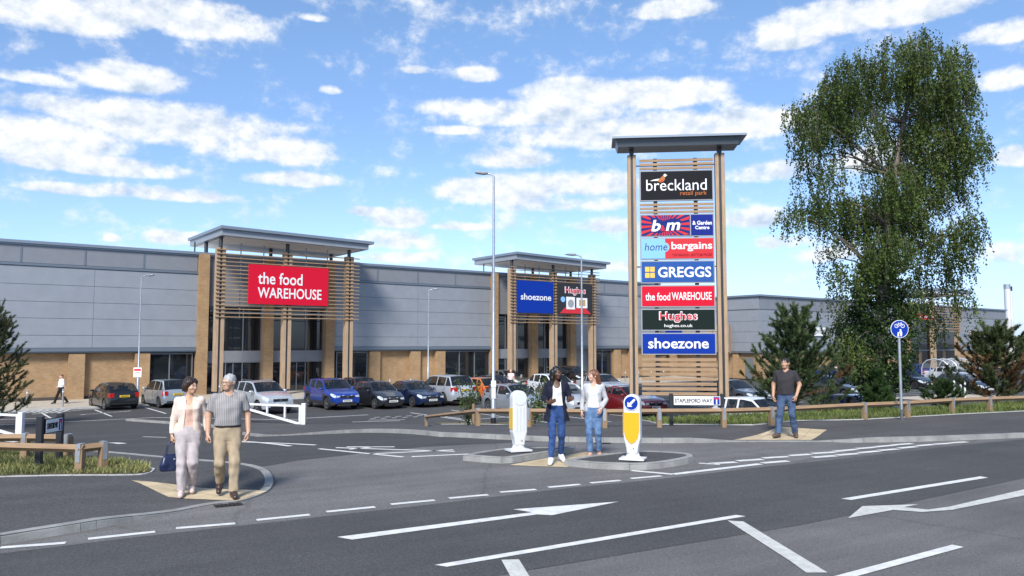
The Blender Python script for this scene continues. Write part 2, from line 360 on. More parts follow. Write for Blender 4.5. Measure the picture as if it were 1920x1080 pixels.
def tactile_mat():
    m = bpy.data.materials.new('buff_tactile'); m.use_nodes = True; nt = m.node_tree; N = nt.nodes; L = nt.links; p = N['Principled BSDF']
    tc = N.new('ShaderNodeTexCoord'); mp = N.new('ShaderNodeMapping'); mp.inputs['Rotation'].default_value = (0, 0, R(30)); L.new(tc.outputs['Object'], mp.inputs[0])
    v = N.new('ShaderNodeTexVoronoi'); v.inputs['Scale'].default_value = 15; v.inputs['Randomness'].default_value = 0; L.new(mp.outputs[0], v.inputs['Vector'])
    b = N.new('ShaderNodeTexBrick'); b.offset = 0; b.inputs['Scale'].default_value = 1; b.inputs['Brick Width'].default_value = .4; b.inputs['Row Height'].default_value = .4; b.inputs['Mortar Size'].default_value = .006
    b.inputs['Color1'].default_value = (.46, .37, .235, 1); b.inputs['Color2'].default_value = (.54, .44, .29, 1); b.inputs['Mortar'].default_value = (.25, .2, .13, 1)
    L.new(mp.outputs[0], b.inputs['Vector'])
    n = N.new('ShaderNodeTexNoise'); n.inputs['Scale'].default_value = 3; n.inputs['Detail'].default_value = 6; L.new(tc.outputs['Object'], n.inputs['Vector'])
    r = N.new('ShaderNodeValToRGB'); r.color_ramp.elements[0].position = .3; r.color_ramp.elements[1].position = .7; r.color_ramp.elements[0].color = (.82, .8, .78, 1); r.color_ramp.elements[1].color = (1.08, 1.08, 1.06, 1); L.new(n.outputs['Fac'], r.inputs[0])
    x = N.new('ShaderNodeMix'); x.data_type = 'RGBA'; x.blend_type = 'MULTIPLY'; x.inputs['Factor'].default_value = 1; L.new(b.outputs['Color'], x.inputs['A']); L.new(r.outputs[0], x.inputs['B'])
    L.new(x.outputs['Result'], p.inputs['Base Color']); p.inputs['Roughness'].default_value = .9
    rr = N.new('ShaderNodeValToRGB'); rr.color_ramp.elements[0].position = .25; rr.color_ramp.elements[1].position = .42; rr.color_ramp.elements[0].color = (1, 1, 1, 1); rr.color_ramp.elements[1].color = (0, 0, 0, 1); L.new(v.outputs['Distance'], rr.inputs[0])
    bp = N.new('ShaderNodeBump'); bp.inputs['Strength'].default_value = .7; bp.inputs['Distance'].default_value = .006; L.new(rr.outputs[0], bp.inputs['Height']); L.new(bp.outputs[0], p.inputs['Normal'])
    MATS['tactile'] = m
    return m
TACT = tactile_mat()
# ================================================================== THE GROUND
def struct(o): o['kind'] = 'structure'; return o
def axis(lo, hi, f0, f1, step):
    a = list(np.arange(f0, f1 + 1e-6, step)); g = step
    x = f0
    while x > lo: g *= 1.35; x -= g; a.insert(0, x)
    x = f1; g = step
    while x < hi: g *= 1.35; x += g; a.append(x)
    return np.array(a)
def make_ground():
    xs = axis(-900, 900, -36, 44, .5); ys = axis(-60, 1600, 0, 52, .5)
    XX, YY = np.meshgrid(xs, ys); ZZ = terrain(XX, YY)
    nx, ny = len(xs), len(ys)
    v = np.stack([XX.ravel(), YY.ravel(), ZZ.ravel()], 1)
    i = np.arange((ny - 1) * (nx - 1)); r = i // (nx - 1); c = i % (nx - 1); b = r * nx + c
    f = np.stack([b, b + 1, b + nx + 1, b + nx], 1)
    me = bpy.data.meshes.new('ground'); me.from_pydata(v.tolist(), [], f.tolist()); me.materials.append(A_OLD)
    me.polygons.foreach_set('use_smooth', [True] * len(me.polygons))
    return struct(link(bpy.data.objects.new('ground', me)))
make_ground()

DROPS = [Vector((G(455, 938).x, G(455, 938).y)), Vector((G(1455, 826).x, G(1455, 826).y))]
def footh(x, y):
    d = min((Vector((x, y)) - p).length for p in DROPS)
    return .014 + .088 * float(sst(.75, 2.2, d))

def drape(name, pts, off, mat, edge=.8, parent=None):
    """flat outline (x, y) laid on the ground; off = height or a function of x, y"""
    bm = bmesh.new()
    f = bm.faces.new([bm.verts.new((p[0], p[1], 0)) for p in pts])
    bm.normal_update()
    if f.normal.z < 0: f.normal_flip()
    bmesh.ops.triangulate(bm, faces=bm.faces[:])
    for _ in range(9):
        es = [e for e in bm.edges if e.calc_length() > edge and min(e.verts[0].co.y, e.verts[1].co.y) < 60]
        if not es: break
        bmesh.ops.subdivide_edges(bm, edges=es, cuts=1)
        bmesh.ops.triangulate(bm, faces=[q for q in bm.faces if len(q.verts) > 3])
    for v in bm.verts:
        h = off(v.co.x, v.co.y) if callable(off) else off
        v.co.z = tz(v.co.x, v.co.y) + h
    me = bpy.data.meshes.new(name); bm.to_mesh(me); bm.free(); me.materials.append(mat)
    for p in me.polygons: p.use_smooth = True
    return link(bpy.data.objects.new(name, me), parent)

def GP(pts): return [G(*p).to_2d() for p in pts]
def resample(pts, step):
    out = [Vector(pts[0])]; 
    for a, b in zip(pts[:-1], pts[1:]):
        a = Vector(a); b = Vector(b); n = max(1, int(math.ceil((b - a).length / step)))
        for k in range(1, n + 1): out.append(a.lerp(b, k / n))
    return out
def smooth_line(pts, it=2):
    pts = [Vector(p) for p in pts]
    for _ in range(it):
        q = [pts[0]]
        for a, b in zip(pts[:-1], pts[1:]): q += [a.lerp(b, .25), a.lerp(b, .75)]
        q.append(pts[-1]); pts = q
    return pts

ROAD_D = Vector((2490, 1450)).normalized()          # direction of the main road
ROAD_N = Vector((-ROAD_D.y, ROAD_D.x))

# fresh dark asphalt band of the main road
near = GP([(1000, 1068), (1330, 1013), (1500, 985), (1640, 957), (1800, 922), (1920, 897)])
near = [near[0] - ROAD_D * 60, near[0] - ROAD_D * 1.2] + near + [near[-1] + ROAD_D * 70]
farl = GP([(-60, 1046), (250, 1008), (560, 974), (860, 940), (1060, 916), (1250, 897), (1420, 877), (1600, 858), (1810, 834), (1920, 824)])
farl = [farl[0] - ROAD_D * 60] + farl + [farl[-1] + Vector((15, 7.5)), farl[-1] + Vector((60, 34))]
struct(drape('road', near + farl[::-1], .004, A_NEW, 2.0))
struct(drape('junction', farl[1:9] + GP([(1560, 829), (1300, 831), (1000, 826), (800, 834), (470, 878), (520, 905), (505, 925), (380, 952), (200, 990), (60, 1018)]), .003, A_MOUTH, 1.0))

# car park and access road, laid from the join near the junction back to the shops
join = GP([(-200, 850), (60, 853), (200, 857), (330, 870), (470, 879), (560, 863), (700, 848), (800, 838), (930, 832), (1000, 828)])
pk = join + [Vector((2.0, 20.5)), Vector((6, 24)), Vector((16, 28.5)), Vector((40, 38)), Vector((90, 60)), Vector((90, 125)), Vector((-10, 75)), Vector((-60, 42)), Vector((-60, 20))]
struct(drape('car_park', pk, .004, A_PARK, 1.0))

def kerb(name, pts, hfun, w=.14, mat=KERB, step=.45, down=.12, closed=False, stone=2):
    """a run of kerb stones along a line; the raised side is on the left of the line"""
    pts = resample(pts, step); mb = MB(); n = len(pts)
    nor = []
    for i in range(n):
        a = pts[(i - 1) % n] if closed else pts[max(i - 1, 0)]; b = pts[(i + 1) % n] if closed else pts[min(i + 1, n - 1)]
        d = (b - a).normalized(); nor.append(Vector((-d.y, d.x)))
    def ring(p, q, h):
        z = tz(p.x, p.y); o = p; i = p + q * w
        bv = .018
        return [(o.x, o.y, z - down), (o.x, o.y, z + h - bv), (o.x + q.x * bv, o.y + q.y * bv, z + h), (i.x, i.y, z + h), (i.x, i.y, z - down)]
    rng = range(n if closed else n - 1)
    for k in rng:
        a, b = pts[k], pts[(k + 1) % n]; na, nb = nor[k], nor[(k + 1) % n]
        d = (b - a).normalized() * (.006 if k % stone == 0 else 0)
        jit = random.uniform(-.004, .004)
        ha = hfun(a.x, a.y) + .004 + jit * (k % stone == 0); hb = hfun(b.x, b.y) + .004
        r1 = ring(a + d, na, ha); r2 = ring(b, nb, hb); m = 5
        mb.add(r1 + r2, [(j, j + 1, m + j + 1, m + j) for j in range(m - 1)] + [(4, 3, 2, 1, 0), (5, 6, 7, 8, 9)])
    return struct(mb.build(name, mat))

# ---- left footway with its kerb, verge and tactile paving
lk = GP([(0, 1022), (150, 997), (300, 968), (400, 946), (448, 943), (500, 926), (517, 908), (508, 893), (478, 882), (430, 876), (330, 868), (200, 855.5), (90, 848)])
lk = [lk[0] - ROAD_D * 25] + [lk[0]] + smooth_line(lk[1:-1], 2) + [lk[-1], lk[-1] + Vector((-16, 5.0))]
foot_l = lk + [lk[-1] + Vector((-10, -12)), lk[0] + Vector((-6, 5))]
struct(drape('footway', foot_l, footh, A_FOOT, .7))
kerb('kerb', lk, footh)
struct(drape('tactile_paving', GP([(246, 914), (316, 936), (446, 941.5), (500, 924), (480, 921), (373, 919)]), lambda x, y: footh(x, y) + .006, TACT, .4))
vl = GP([(284, 892), (279, 899), (255, 903), (120, 903), (0, 906), (-150, 911)])
vback = GP([(270, 886), (235, 879), (150, 871), (40, 862), (-150, 852)])
VERGE_L = smooth_line(vl, 1) + [vl[-1] + Vector((-16, 1))] + [vback[-1] + Vector((-16, 4))] + vback[::-1]
struct(drape('verge', VERGE_L, lambda x, y: footh(x, y) + .012, SOIL, .7))
kerb('edging', [vback[1], vback[0]] + smooth_line(vl, 2), lambda x, y: footh(x, y) + .012, .05, KERBTOP)

# ---- right footway
rk = GP([(300, 793), (430, 802), (780, 817), (988, 826), (1180, 829.5), (1300, 829.5), (1390, 827), (1545, 827), (1602, 829), (1750, 826), (1920, 819)])
rk = [rk[0] + (rk[0] - rk[1]) * .5] + smooth_line(rk, 1) + [rk[-1] + Vector((14, 4.3)), rk[-1] + Vector((40, 15))]
rk = rk[::-1]                                             # raised side on the left of the line
bk = GP([(400, 795.5), (560, 798.5), (700, 799.5), (828, 800), (1000, 801.5), (1240, 803.5), (1410, 804.5), (1498, 796), (1610, 794), (1680, 790), (1800, 783), (1920, 777)])
bk = bk + [bk[-1] + Vector((14, 5.0)), bk[-1] + Vector((40, 17))]
rpoly = rk[::-1][1:] + bk[::-1]
struct(drape('footway', rpoly, footh, A_FOOT, .7))
kerb('kerb', rk, footh)
struct(drape('tactile_paving', GP([(1376, 826.5), (1521, 826.5), (1551, 814), (1462, 808)]), lambda x, y: footh(x, y) + .006, TACT, .4))
vf = bk[3:]
vb = []
for p in vf[::-1]:
    d = 1.2 + 2.8 * float(sst(0, 6, p.x)); vb.append(p + Vector((-.342, .94)) * d)
VERGE_R = vf + vb
struct(drape('verge', VERGE_R, lambda x, y: .10, SOIL, .6))
kerb('edging', vf[::-1], lambda x, y: .118, .05, KERBTOP)

for px, py in ((428, 948), (1130, 832)):
    q = G(px, py); mb = MB(); a = ROAD_D if px < 900 else Vector((1, 0)); n_ = Vector((-a.y, a.x)) * .55; a = a * .75
    def dq(u, v): t_ = Vector((q.x, q.y)) + a * u + n_ * v; return (t_.x, t_.y, tz(t_.x, t_.y) + .012)
    mb.add([dq(-.24, -.17), dq(.24, -.17), dq(.24, .17), dq(-.24, .17)], [(0, 1, 2, 3)], 0)
    for k in range(6): mb.add([(x, y, z + .005) for x, y, z in (dq(-.2 + k * .07, -.13), dq(-.165 + k * .07, -.13), dq(-.165 + k * .07, .13), dq(-.2 + k * .07, .13))], [(0, 1, 2, 3)], 1)
    o = mb.build('drain_grate', [M('cast_iron', (.05, .048, .045), .6, .6), M('grate_slot', (.008, .008, .008), .9)]); tag(o, ('cast iron road drain grate in the gutter by the strolling couple', 'cast iron road drain grate in the gutter beyond the traffic islands')[px > 900], 'drain', 'road drains')
# ---- splitter islands
def island(pix):
    pts = smooth_line(GP(pix + pix[:1]), 1)[:-1]
    ar = sum(a.x * b.y - b.x * a.y for a, b in zip(pts, pts[1:] + pts[:1]))
    if ar < 0: pts = pts[::-1]
    struct(drape('traffic_island', pts, .104, A_FOOT, .5))
    kerb('island_kerb', resample(pts + pts[:1], .4)[:-1], lambda x, y: .107, .13, closed=True, stone=2)
island([(868, 864), (910, 868), (951, 870), (990, 864), (1035, 857), (1082, 850), (1075, 846.5), (1045, 848), (958, 849), (900, 857)])
island([(1058, 874), (1120, 880), (1200, 882.5), (1250, 878), (1302, 868), (1298, 861), (1255, 857), (1198, 855), (1130, 862), (1085, 868)])
struct(drape('tactile_paving', GP([(955, 873), (1062, 877), (1092, 867), (1190, 856), (1105, 847), (1035, 858), (992, 866)]), .010, TACT, .5))

# ---- painted markings: each run of paint is one sheet
def sheet(mb, quad, off=.008):
    pts = [p if isinstance(p, Vector) else G(*p).to_2d() for p in quad]
    mb.add([(p.x, p.y, tz(p.x, p.y) + off) for p in pts], [tuple(range(len(pts)))])
def ccw(pts):
    ar = sum(a.x * b.y - b.x * a.y for a, b in zip(pts, pts[1:] + pts[:1])); return pts if ar > 0 else pts[::-1]
def line(mb, a, b, w=.1, off=.008):
    a = a if isinstance(a, Vector) else G(*a).to_2d(); b = b if isinstance(b, Vector) else G(*b).to_2d()
    n = max(1, int((b - a).length / .6)); d = (b - a).normalized(); q = Vector((-d.y, d.x)) * w / 2
    for k in range(n):
        p, r = a.lerp(b, k / n), a.lerp(b, (k + 1) / n)
        sheet(mb, [p - q, r - q, r + q, p + q], off)
def poly_mark(name, pix, mat=PAINT, off=.008):
    return struct(drape(name, ccw(GP(pix)), off, mat, .8))
mb = MB()
for a, b in [((-90, 1038), (-10, 1029)), ((0, 1028), (123, 1019)), ((165, 1011.5), (291, 998)), ((330, 991.5), (441, 982.5)), ((481, 976), (581, 966)), ((612, 960.5), (703, 951.5)), ((733, 946.5), (815, 938.7)),
             ((842, 935), (915, 928.5)), ((938, 923.7), (1005, 918.6)), ((1028, 914.5), (1088, 909)), ((1107, 906.3), (1163, 901.5)), ((1183, 898), (1240, 893))]:
    line(mb, a, b, .105)
struct(mb.build('road_marking', PAINT))
mb = MB()
def zz(x, y, ox, oy, k): return (ox + x / k, oy + y / k)
up = [(40, 843, 220, 832), (230, 826, 385, 815), (395, 810, 560, 800), (555, 795, 715, 780), (715, 775, 850, 765), (850, 762, 985, 750), (980, 748, 1115, 738)]
lo = [(400, 838, 565, 826), (570, 822, 730, 810), (730, 805, 875, 792), (875, 788, 1015, 777), (1020, 772, 1145, 760), (1145, 755, 1270, 745), (1275, 743, 1390, 736), (1390, 733, 1510, 726)]
for x0, y0, x1, y1 in up + lo: line(mb, zz(x0, y0, 1420, 640, 3.84), zz(x1, y1, 1420, 640, 3.84), .155)
for x0, y0, x1, y1 in [(1180, 922, 1395, 908), (950, 945, 1170, 932), (1390, 940, 1610, 922)]: line(mb, zz(x0, y0, 1120, 660, 4.5), zz(x1, y1, 1120, 660, 4.5), .155)
line(mb, (1310, 869), (1350, 872), .1); line(mb, (1184, 883), (1262, 890), .12); line(mb, (1262, 890), (1426, 870.5), .14, .0085)
struct(mb.build('road_marking', PAINT))
poly_mark('road_marking', [(632, 1008), (660, 1013), (1008, 965.5), (1035, 967), (1160, 941.5), (962, 956), (998, 961.5)])
poly_mark('road_marking', [(815, 1060.5), (838, 1064), (1398, 969), (1380, 966.5)])
poly_mark('road_marking', [(1364, 977), (1394, 979), (1552, 1075), (1512, 1075), (1480, 1052)], PAINT_OLD)
poly_mark('road_marking', [(940, 1051), (973, 1050), (1010, 1110), (975, 1115)], PAINT_OLD)
poly_mark('road_marking', [(1500, 1099), (1540, 1100), (1807, 1027), (1785, 1022.5)])
poly_mark('road_marking', [(1577, 936), (1596, 938.3), (1853, 896.3), (1838, 894)])
poly_mark('road_marking', [(1590, 972.5), (1617, 950), (1722, 946.5), (1695, 952), (1740, 956.5), (1780, 951), (1920, 918.5), (1990, 900), (1990, 911), (1920, 930), (1785, 957), (1730, 961), (1675, 957)], PAINT_OLD)
# access road and car park lines
mb = MB()
for a, b, w in [((598, 842), (756, 857.5), .1), ((630, 840), (853, 847), .1), ((650, 838.5), (740, 838.5), .1), ((690, 852), (850, 844), .1), ((772, 857), (960, 848), .1),
                ((655, 843), (700, 838.7), .1), ((268, 819), (312, 820.5), .1), ((420, 826), (545, 837), .12), ((445, 829), (592, 835), .12),
                ((120, 828), (230, 832.5), .2), ((0, 826), (30, 829), .2),
                ((205, 764.5), (60, 777), .1), ((0, 797), (290, 783), .1), ((290, 783), (560, 787.5), .1), ((0, 787), (120, 783), .1),
                ((560, 785), (690, 778), .12), ((690, 788), (760, 787), .1), ((660, 791.5), (750, 789), .1),
                ((815, 779), (885, 788), .12)]:
    line(mb, a, b, w)
for k in range(5):                                            # give way dashes at the aisle
    line(mb, (702 + k * 20, 783 - k * .9), (712 + k * 20, 782.4 - k * .9), .12); line(mb, (694 + k * 20, 785.6 - k * .9), (704 + k * 20, 785.1 - k * .9), .12)
for k in range(9):                                            # hatched buffer strip
    line(mb, (50 + k * 11, 768 - k * .3), (12 + k * 12, 774 + k * .1), .12)
for k in range(8): line(mb, (150 + k * 12, 778 - k * .9), (196 + k * 7, 774 - k * .5), .12)
struct(mb.build('bay_marking', PAINT))

# ---- paved forecourt along the shop fronts (wall axes: along WD, outwards WN)
WD = Vector((1910, 1450)).normalized(); WN = Vector((WD.y, -WD.x))
_b = G(100, 753.5); WP0 = Vector((_b.x, _b.y))
WANG = math.atan2(WD.y, WD.x)
def wall_xy(t, D): return WP0 + WD * t + WN * D
def W(px, py, D=0.0, P0=None):
    """pixel on the upright plane D metres in front of the shop wall -> (t along it, z)"""
    P = (P0 or WP0) + WN * D; r = ray(px, py); rx, ry = r[0], r[1]
    k = P.dot(WN) / (rx * WN.x + ry * WN.y); q = Vector((rx * k, ry * k))
    return (q - P).dot(WD), CAMZ + r[2] * k
fc = [wall_xy(-40, 7), wall_xy(58, 7), wall_xy(58, 0), wall_xy(-40, 0)]
struct(drape('forecourt', fc, .1, PAVE, 4))
kerb('kerb', [wall_xy(-40, 7), wall_xy(58, 7)], lambda x, y: .1, .13, KERBTOP, 1.0)
# bay lines in front of the shops
mb = MB()
for k in range(16):
    t = -1.5 + 2.55 * k
    line(mb, wall_xy(t, 12.8), wall_xy(t, 8.0), .1)
for k in range(20):
    t = 14 + 2.55 * k
    line(mb, wall_xy(t, 20.0), wall_xy(t, 25), .1); line(mb, wall_xy(t, 25.06), wall_xy(t, 30), .1)
for k in range(14):
    t = 42 + 2.55 * k
    line(mb, wall_xy(t, 37.5), wall_xy(t, 42.3), .1); line(mb, wall_xy(t, 42.4), wall_xy(t, 47), .1)
line(mb, wall_xy(14, 25.03), wall_xy(64, 25.03), .1)
line(mb, wall_xy(42, 42.35), wall_xy(78, 42.35), .1)
struct(mb.build('bay_marking', PAINT))
# ================================================================== BUILDINGS
BRICK = brick_mat('buff_brick', (.39, .24, .115), (.31, .18, .08), (.33, .26, .18))
CLAD = M('grey_cladding', (.265, .285, .315), .45, .2, var=.05, scale=1.2, bump=.03, bscale=400)
CLAD2 = M('grey_cladding_dark', (.215, .225, .245), .45, .2, var=.05, scale=1.2)
TRIM = M('grey_trim', (.16, .19, .225), .4, .4)
CAPM = M('roof_cap', (.22, .26, .31), .4, .4)
SOFFIT = M('white_soffit', (.82, .82, .82), .6)
FRAME = M('window_frame', (.20, .215, .235), .4, .5)
DARK = M('dark_void', (.012, .012, .014), .9)
STUB = M('dark_steel', (.05, .055, .065), .45, .5)
TIMBER = wood_mat('larch_upright', (.32, .215, .13), (.46, .34, .225), 'z')
TIMBERX = wood_mat('larch_slat', (.26, .17, .095), (.40, .275, .17), 'x')
def glass_mat():
    m = M('shop_glass', (.010, .013, .016), .03, spec=.9)
    return m
GLASS = glass_mat()

def wall_frame(name, P0, z=ZC):
    return empty(name, (P0.x, P0.y, z), WANG)
ZB = ZC + .1

def cladding(parent, runs, rows, top0, top1, name='cladding', seam=3.2):
    """runs: (t0, t1); rows: z limits of the panels; standing 0.02 apart"""
    mb = MB()
    for t0, t1 in runs:
        n = max(1, round((t1 - t0) / (seam * 2)));
        for z0, z1 in rows:
            for k in range(n):
                a, b = t0 + (t1 - t0) * k / n, t0 + (t1 - t0) * (k + 1) / n
                mb.box(a + .008, b - .008, -.10, -.02, z0 + .012, z1 - .012)
        mb.box(t0, t1, -.02, .0, rows[-1][0], rows[0][1])
    return mb.build(name, CLAD, parent)

def entrance(parent, cols, posts, t0, t1, slat_z, back=4.0, D=3.0, label_glass=True, doors=True):
    """brick columns at cols, timber posts at posts, roof from t0 to t1"""
    can = empty('entrance_canopy', (0, 0, 0), 0, parent)
    # roof slab with a stepped fascia; slightly lower at its far end
    mb = MB(); dz = .22
    def slab(a, b, y0, y1, z0, z1, mi, tilt=True):
        s = len(mb.v); mb.box(a, b, y0, y1, z0, z1, mi)
        mb.v[s:] = [(x, y, z - dz * (x - t0) / (t1 - t0)) for x, y, z in mb.v[s:]]
    zt = 11.42
    slab(t0, t1 + .35, -D - 1.15, back, zt - .2, zt, 0)
    slab(t0 + .12, t1 - .0, -D - .95, back - .2, zt - .62, zt - .202, 1)
    slab(t0 + .5, t1 - .4, -D - .6, back - .5, zt - .66, zt - .622, 2)
    mb.build('canopy_roof', [CAPM, CLAD, SOFFIT], can)
    for a_, b_, r_ in [((p, -D, 9.9), (p, -D, zt - .6), .13) for p in posts] + [((p + .25, .35, 9.0), (p + .25, .35, zt - .6), .13) for p in cols] + [((cols[0] - .35, 1.0, 9.0), (cols[0] - .35, 1.0, zt - .6), .05)]:
        mb = MB(); mb.cyl(a_, b_, r_, n=14); mb.build('roof_stub', STUB, can, smooth=40)
    for p in posts:
        mb = MB(); w = .30
        for sx in (-1, 1):                                  # twin timbers with a dark steel web between
            x0, x1 = (p - w, p - .07) if sx < 0 else (p + .07, p + w)
            mb.box(x0, x1, -D - .22, -D + .22, .45, 10.05)
        o = mb.build('timber_post', TIMBER, can, bevel=.012)
        mb = MB(); mb.box(p - .068, p + .068, -D - .16, -D + .16, .1, 9.95); mb.build('steel_core', STUB, o)
    z0, z1 = slat_z
    mb = MB(); n = int((z1 - z0) / .265)
    for k in range(n + 1):
        z = z0 + k * .265
        mb.box(posts[0] - .34, posts[-1] + .72, -D - .32, -D - .23, z, z + .06)
    mb.build('timber_slat', TIMBERX, can)
    mb = MB()
    for a, b in zip(posts[:-1], posts[1:]):
        for q in (.28, .62): mb.box(a + (b - a) * q - .03, a + (b - a) * q + .03, -D - .22, -D - .16, z0 - .05, z1 + .3)
    for z in (z0 + .3, z1 - .6): mb.box(posts[0], posts[-1], -D - .15, -D - .08, z, z + .1)
    mb.build('slat_rail', FRAME, can)
    # tall brick columns of the wall
    for c in cols:
        mb = MB(); mb.box(c - .36, c + .36, -.30, .5, .1, 9.87); mb.build('brick_column', BRICK, parent)
    # glazing between the columns
    for a, b in zip(cols[:-1], cols[1:]):
        a, b = a + .36, b - .36
        mb = MB(); mb.box(a, b, .30, .34, .1, 6.25); mb.build('shop_window', GLASS, parent)
        mb = MB()
        mids = [a + .03, a + (b - a) * .30, a + (b - a) * .66, b - .03]
        for x in mids: mb.box(x - .03, x + .03, .22, .298, .1, 2.3); mb.box(x - .03, x + .03, .22, .298, 3.1, 6.25)
        for z in (.1, 2.24, 6.19): mb.box(a, b, .21, .297, z, z + .06)
        if doors:
            c = a + (b - a) * .48
            for x in (c - .5, c + .02): mb.box(x, x + .05, .20, .296, .1, 2.2)
        mb.build('window_frame', FRAME, parent)
        mb = MB(); n = 3
        for k in range(n): mb.box(a + (b - a) * k / n + .006, a + (b - a) * (k + 1) / n - .006, .20, .296, 2.305, 3.1)
        mb.build('spandrel_panel', CLAD2, parent)
        mb = MB(); mb.box(a, b, .06, .3, 6.26, 9.86); mb.build('parapet_panel', CLAD2, parent)
    return can

def ground_floor(parent, runs, piers, wins, depth=.32):
    """brick bays set back under the cladding; piers stand proud; wins are glazed"""
    for t0, t1 in runs:
        mb = MB(); mb.box(t0, t1, depth, depth + .3, .1, 3.02); mb.build('brick_wall', BRICK, parent)
        mb = MB(); mb.box(t0, t1, depth - .02, depth - .001, .1, .28); mb.build('plinth', M('dark_plinth', (.08, .065, .05), .9), parent)
    for c in piers:
        mb = MB(); mb.box(c - .46, c + .46, -.06, depth - .022, .1, 2.985); mb.build('brick_pier', BRICK, parent)
    for t0, t1 in wins:
        mb = MB(); mb.box(t0, t1, depth - .10, depth - .06, .12, 2.95); g = mb.build('shop_window', GLASS, parent)
        mb = MB(); n = max(2, round((t1 - t0) / 1.7))
        for k in range(n + 1):
            x = t0 + (t1 - t0) * k / n; mb.box(x - .035, x + .035, depth - .2, depth - .102, .1, 2.96)
        for z in (.1, 2.9): mb.box(t0, t1, depth - .21, depth - .101, z, z + .06)
        mb.build('window_frame', FRAME, g)

def T(px, D=0.0, P0=None): return W(px, 650, D, P0)[0]
b1 = wall_frame('retail_building', WP0)
tag(b1, 'long grey clad retail building over buff brick bays, with two timber slatted entrances', 'building')
c1 = [T(379.5, .3), T(503.5, .3), T(619, .3)]; c2 = [T(928.5, .3), T(1003.5, .3), T(1075.5, .3)]
end = 55.5
p1 = [T(409, 3), T(535.5, 3), T(652, 3)]; p2 = [T(959.5, 3), T(1037.5, 3), T(1110.5, 3)]
rowz = []
yy = [345, 470, 588, 703, 822, 910]
zs = [W(2, 400 + y / 3.6)[1] - ZC for y in yy]
rows = list(zip(zs[1:], zs[:-1]))
zpar = W(2, 400 + 325 / 3.6)[1] - ZC; ztop = W(2, 400 + 172 / 3.6)[1] - ZC; zbot = W(2, 400 + 940 / 3.6)[1] - ZC
solid = [(-30, c1[0] - .36), (c1[2] + .36, c2[0] - .36), (c2[2] + .36, end)]
for run in solid: cladding(b1, [run], rows, 0, 0)
for t0, t1 in solid:
    mb = MB()
    n = round((t1 - t0) / 3.6)
    for k in range(n): mb.box(t0 + (t1 - t0) * k / n + .05, t0 + (t1 - t0) * (k + 1) / n - .05, -.06, 0, zpar + .02, ztop - .30)
    mb.box(t0, t1, .0, .03, zpar, ztop - .25); mb.build('parapet_panel', CLAD2, b1)
for t0, t1 in solid:
    mb = MB(); n = round((t1 - t0) / 3.6)
    for k in range(1, n): x = t0 + (t1 - t0) * k / n; mb.box(x - .05, x + .05, -.09, .0, zpar + .02, ztop - .30)
    mb.box(t0, t1, -.16, .0, zs[0] + .02, zpar - .01)
    mb.box(t0, t1, -.19, .3, zbot + .04, zs[-1] - .01)
    mb.box(t0, t1, -.13, .3, zbot - .04, zbot + .035); mb.build('gutter_trim', TRIM, b1)
mb = MB(); mb.box(-30.2, end + .15, -.24, .5, ztop - .18, ztop); mb.box(-30.1, end + .1, -.14, .4, ztop - .29, ztop - .182)
mb.build('roof_edge', CAPM, b1)
mb = MB(); mb.box(-30, end, .62, 40, .1, ztop - .5, 0); mb.box(-29.9, end - .1, .7, 39.9, ztop - .49, ztop - .44, 1); mb.build('hall', [CLAD2, M('roof_bounce_sheet', (.62, .62, .60), .8)], b1)  # unseen pale roof sheet, added to bounce sunlight up onto the canopy soffits
w_l = [(T(276), T(362)), (T(633), T(690)), (T(834), T(919)), (T(1113), T(1148))]
bays = [(-30, w_l[0][0]), (w_l[1][1], w_l[2][0]), (w_l[3][1], end)]
piers = [T(145), T(268), T(703), T(779), T(826), T(1157), T(1186)] + [T(145) - 6.0 * k for k in (1, 2, 3)] + [T(1186) + 3.2 * k for k in (1, 2)]
ground_floor(b1, bays, piers, w_l)
entrance(b1, c1, p1, T(409, 4.15), T(691, 4.15), (W(535, 597, 3.3)[1] - ZC, W(535, 470, 3.3)[1] - ZC))
entrance(b1, c2, p2, T(969, 4.15), T(1141, 4.15), (W(1037, 606, 3.3)[1] - ZC, W(1037, 506, 3.3)[1] - ZC), 2.6)

# the second block standing forward on the right
Z2 = 75.6; P2 = Vector(((1424.5 - 960) / FPX * Z2, Z2))
b2 = wall_frame('retail_building', P2)
tag(b2, 'shorter grey clad retail block behind the birch, pale timber screen on its side', 'building')
def T2(px, D=0.0): return W(px, 650, D, P2)[0]
def Zr(px, py, D=0.0): return W(px, py, D, P2)[1] - ZC
L2 = T2(1888)
h2 = Zr(1424.5, 552); zb2 = Zr(1424.5, 661)
rr2 = [h2 - 1.55, h2 - 2.6, h2 - 3.65, h2 - 4.7, zb2 + .1]
c3 = [T2(1700), T2(1745), T2(1795)]
for run in [(0, c3[0]), (c3[2], L2)]: cladding(b2, [run], list(zip(rr2[1:], rr2[:-1])), 0, 0)
for t0, t1 in [(0, c3[0]), (c3[2], L2)]:
    mb = MB(); n = max(1, round((t1 - t0) / 5))
    for k in range(n): mb.box(t0 + (t1 - t0) * k / n + .04, t0 + (t1 - t0) * (k + 1) / n - .04, -.05, .0, h2 - 1.42, h2 - .2)
    mb.build('parapet_panel', CLAD2, b2)
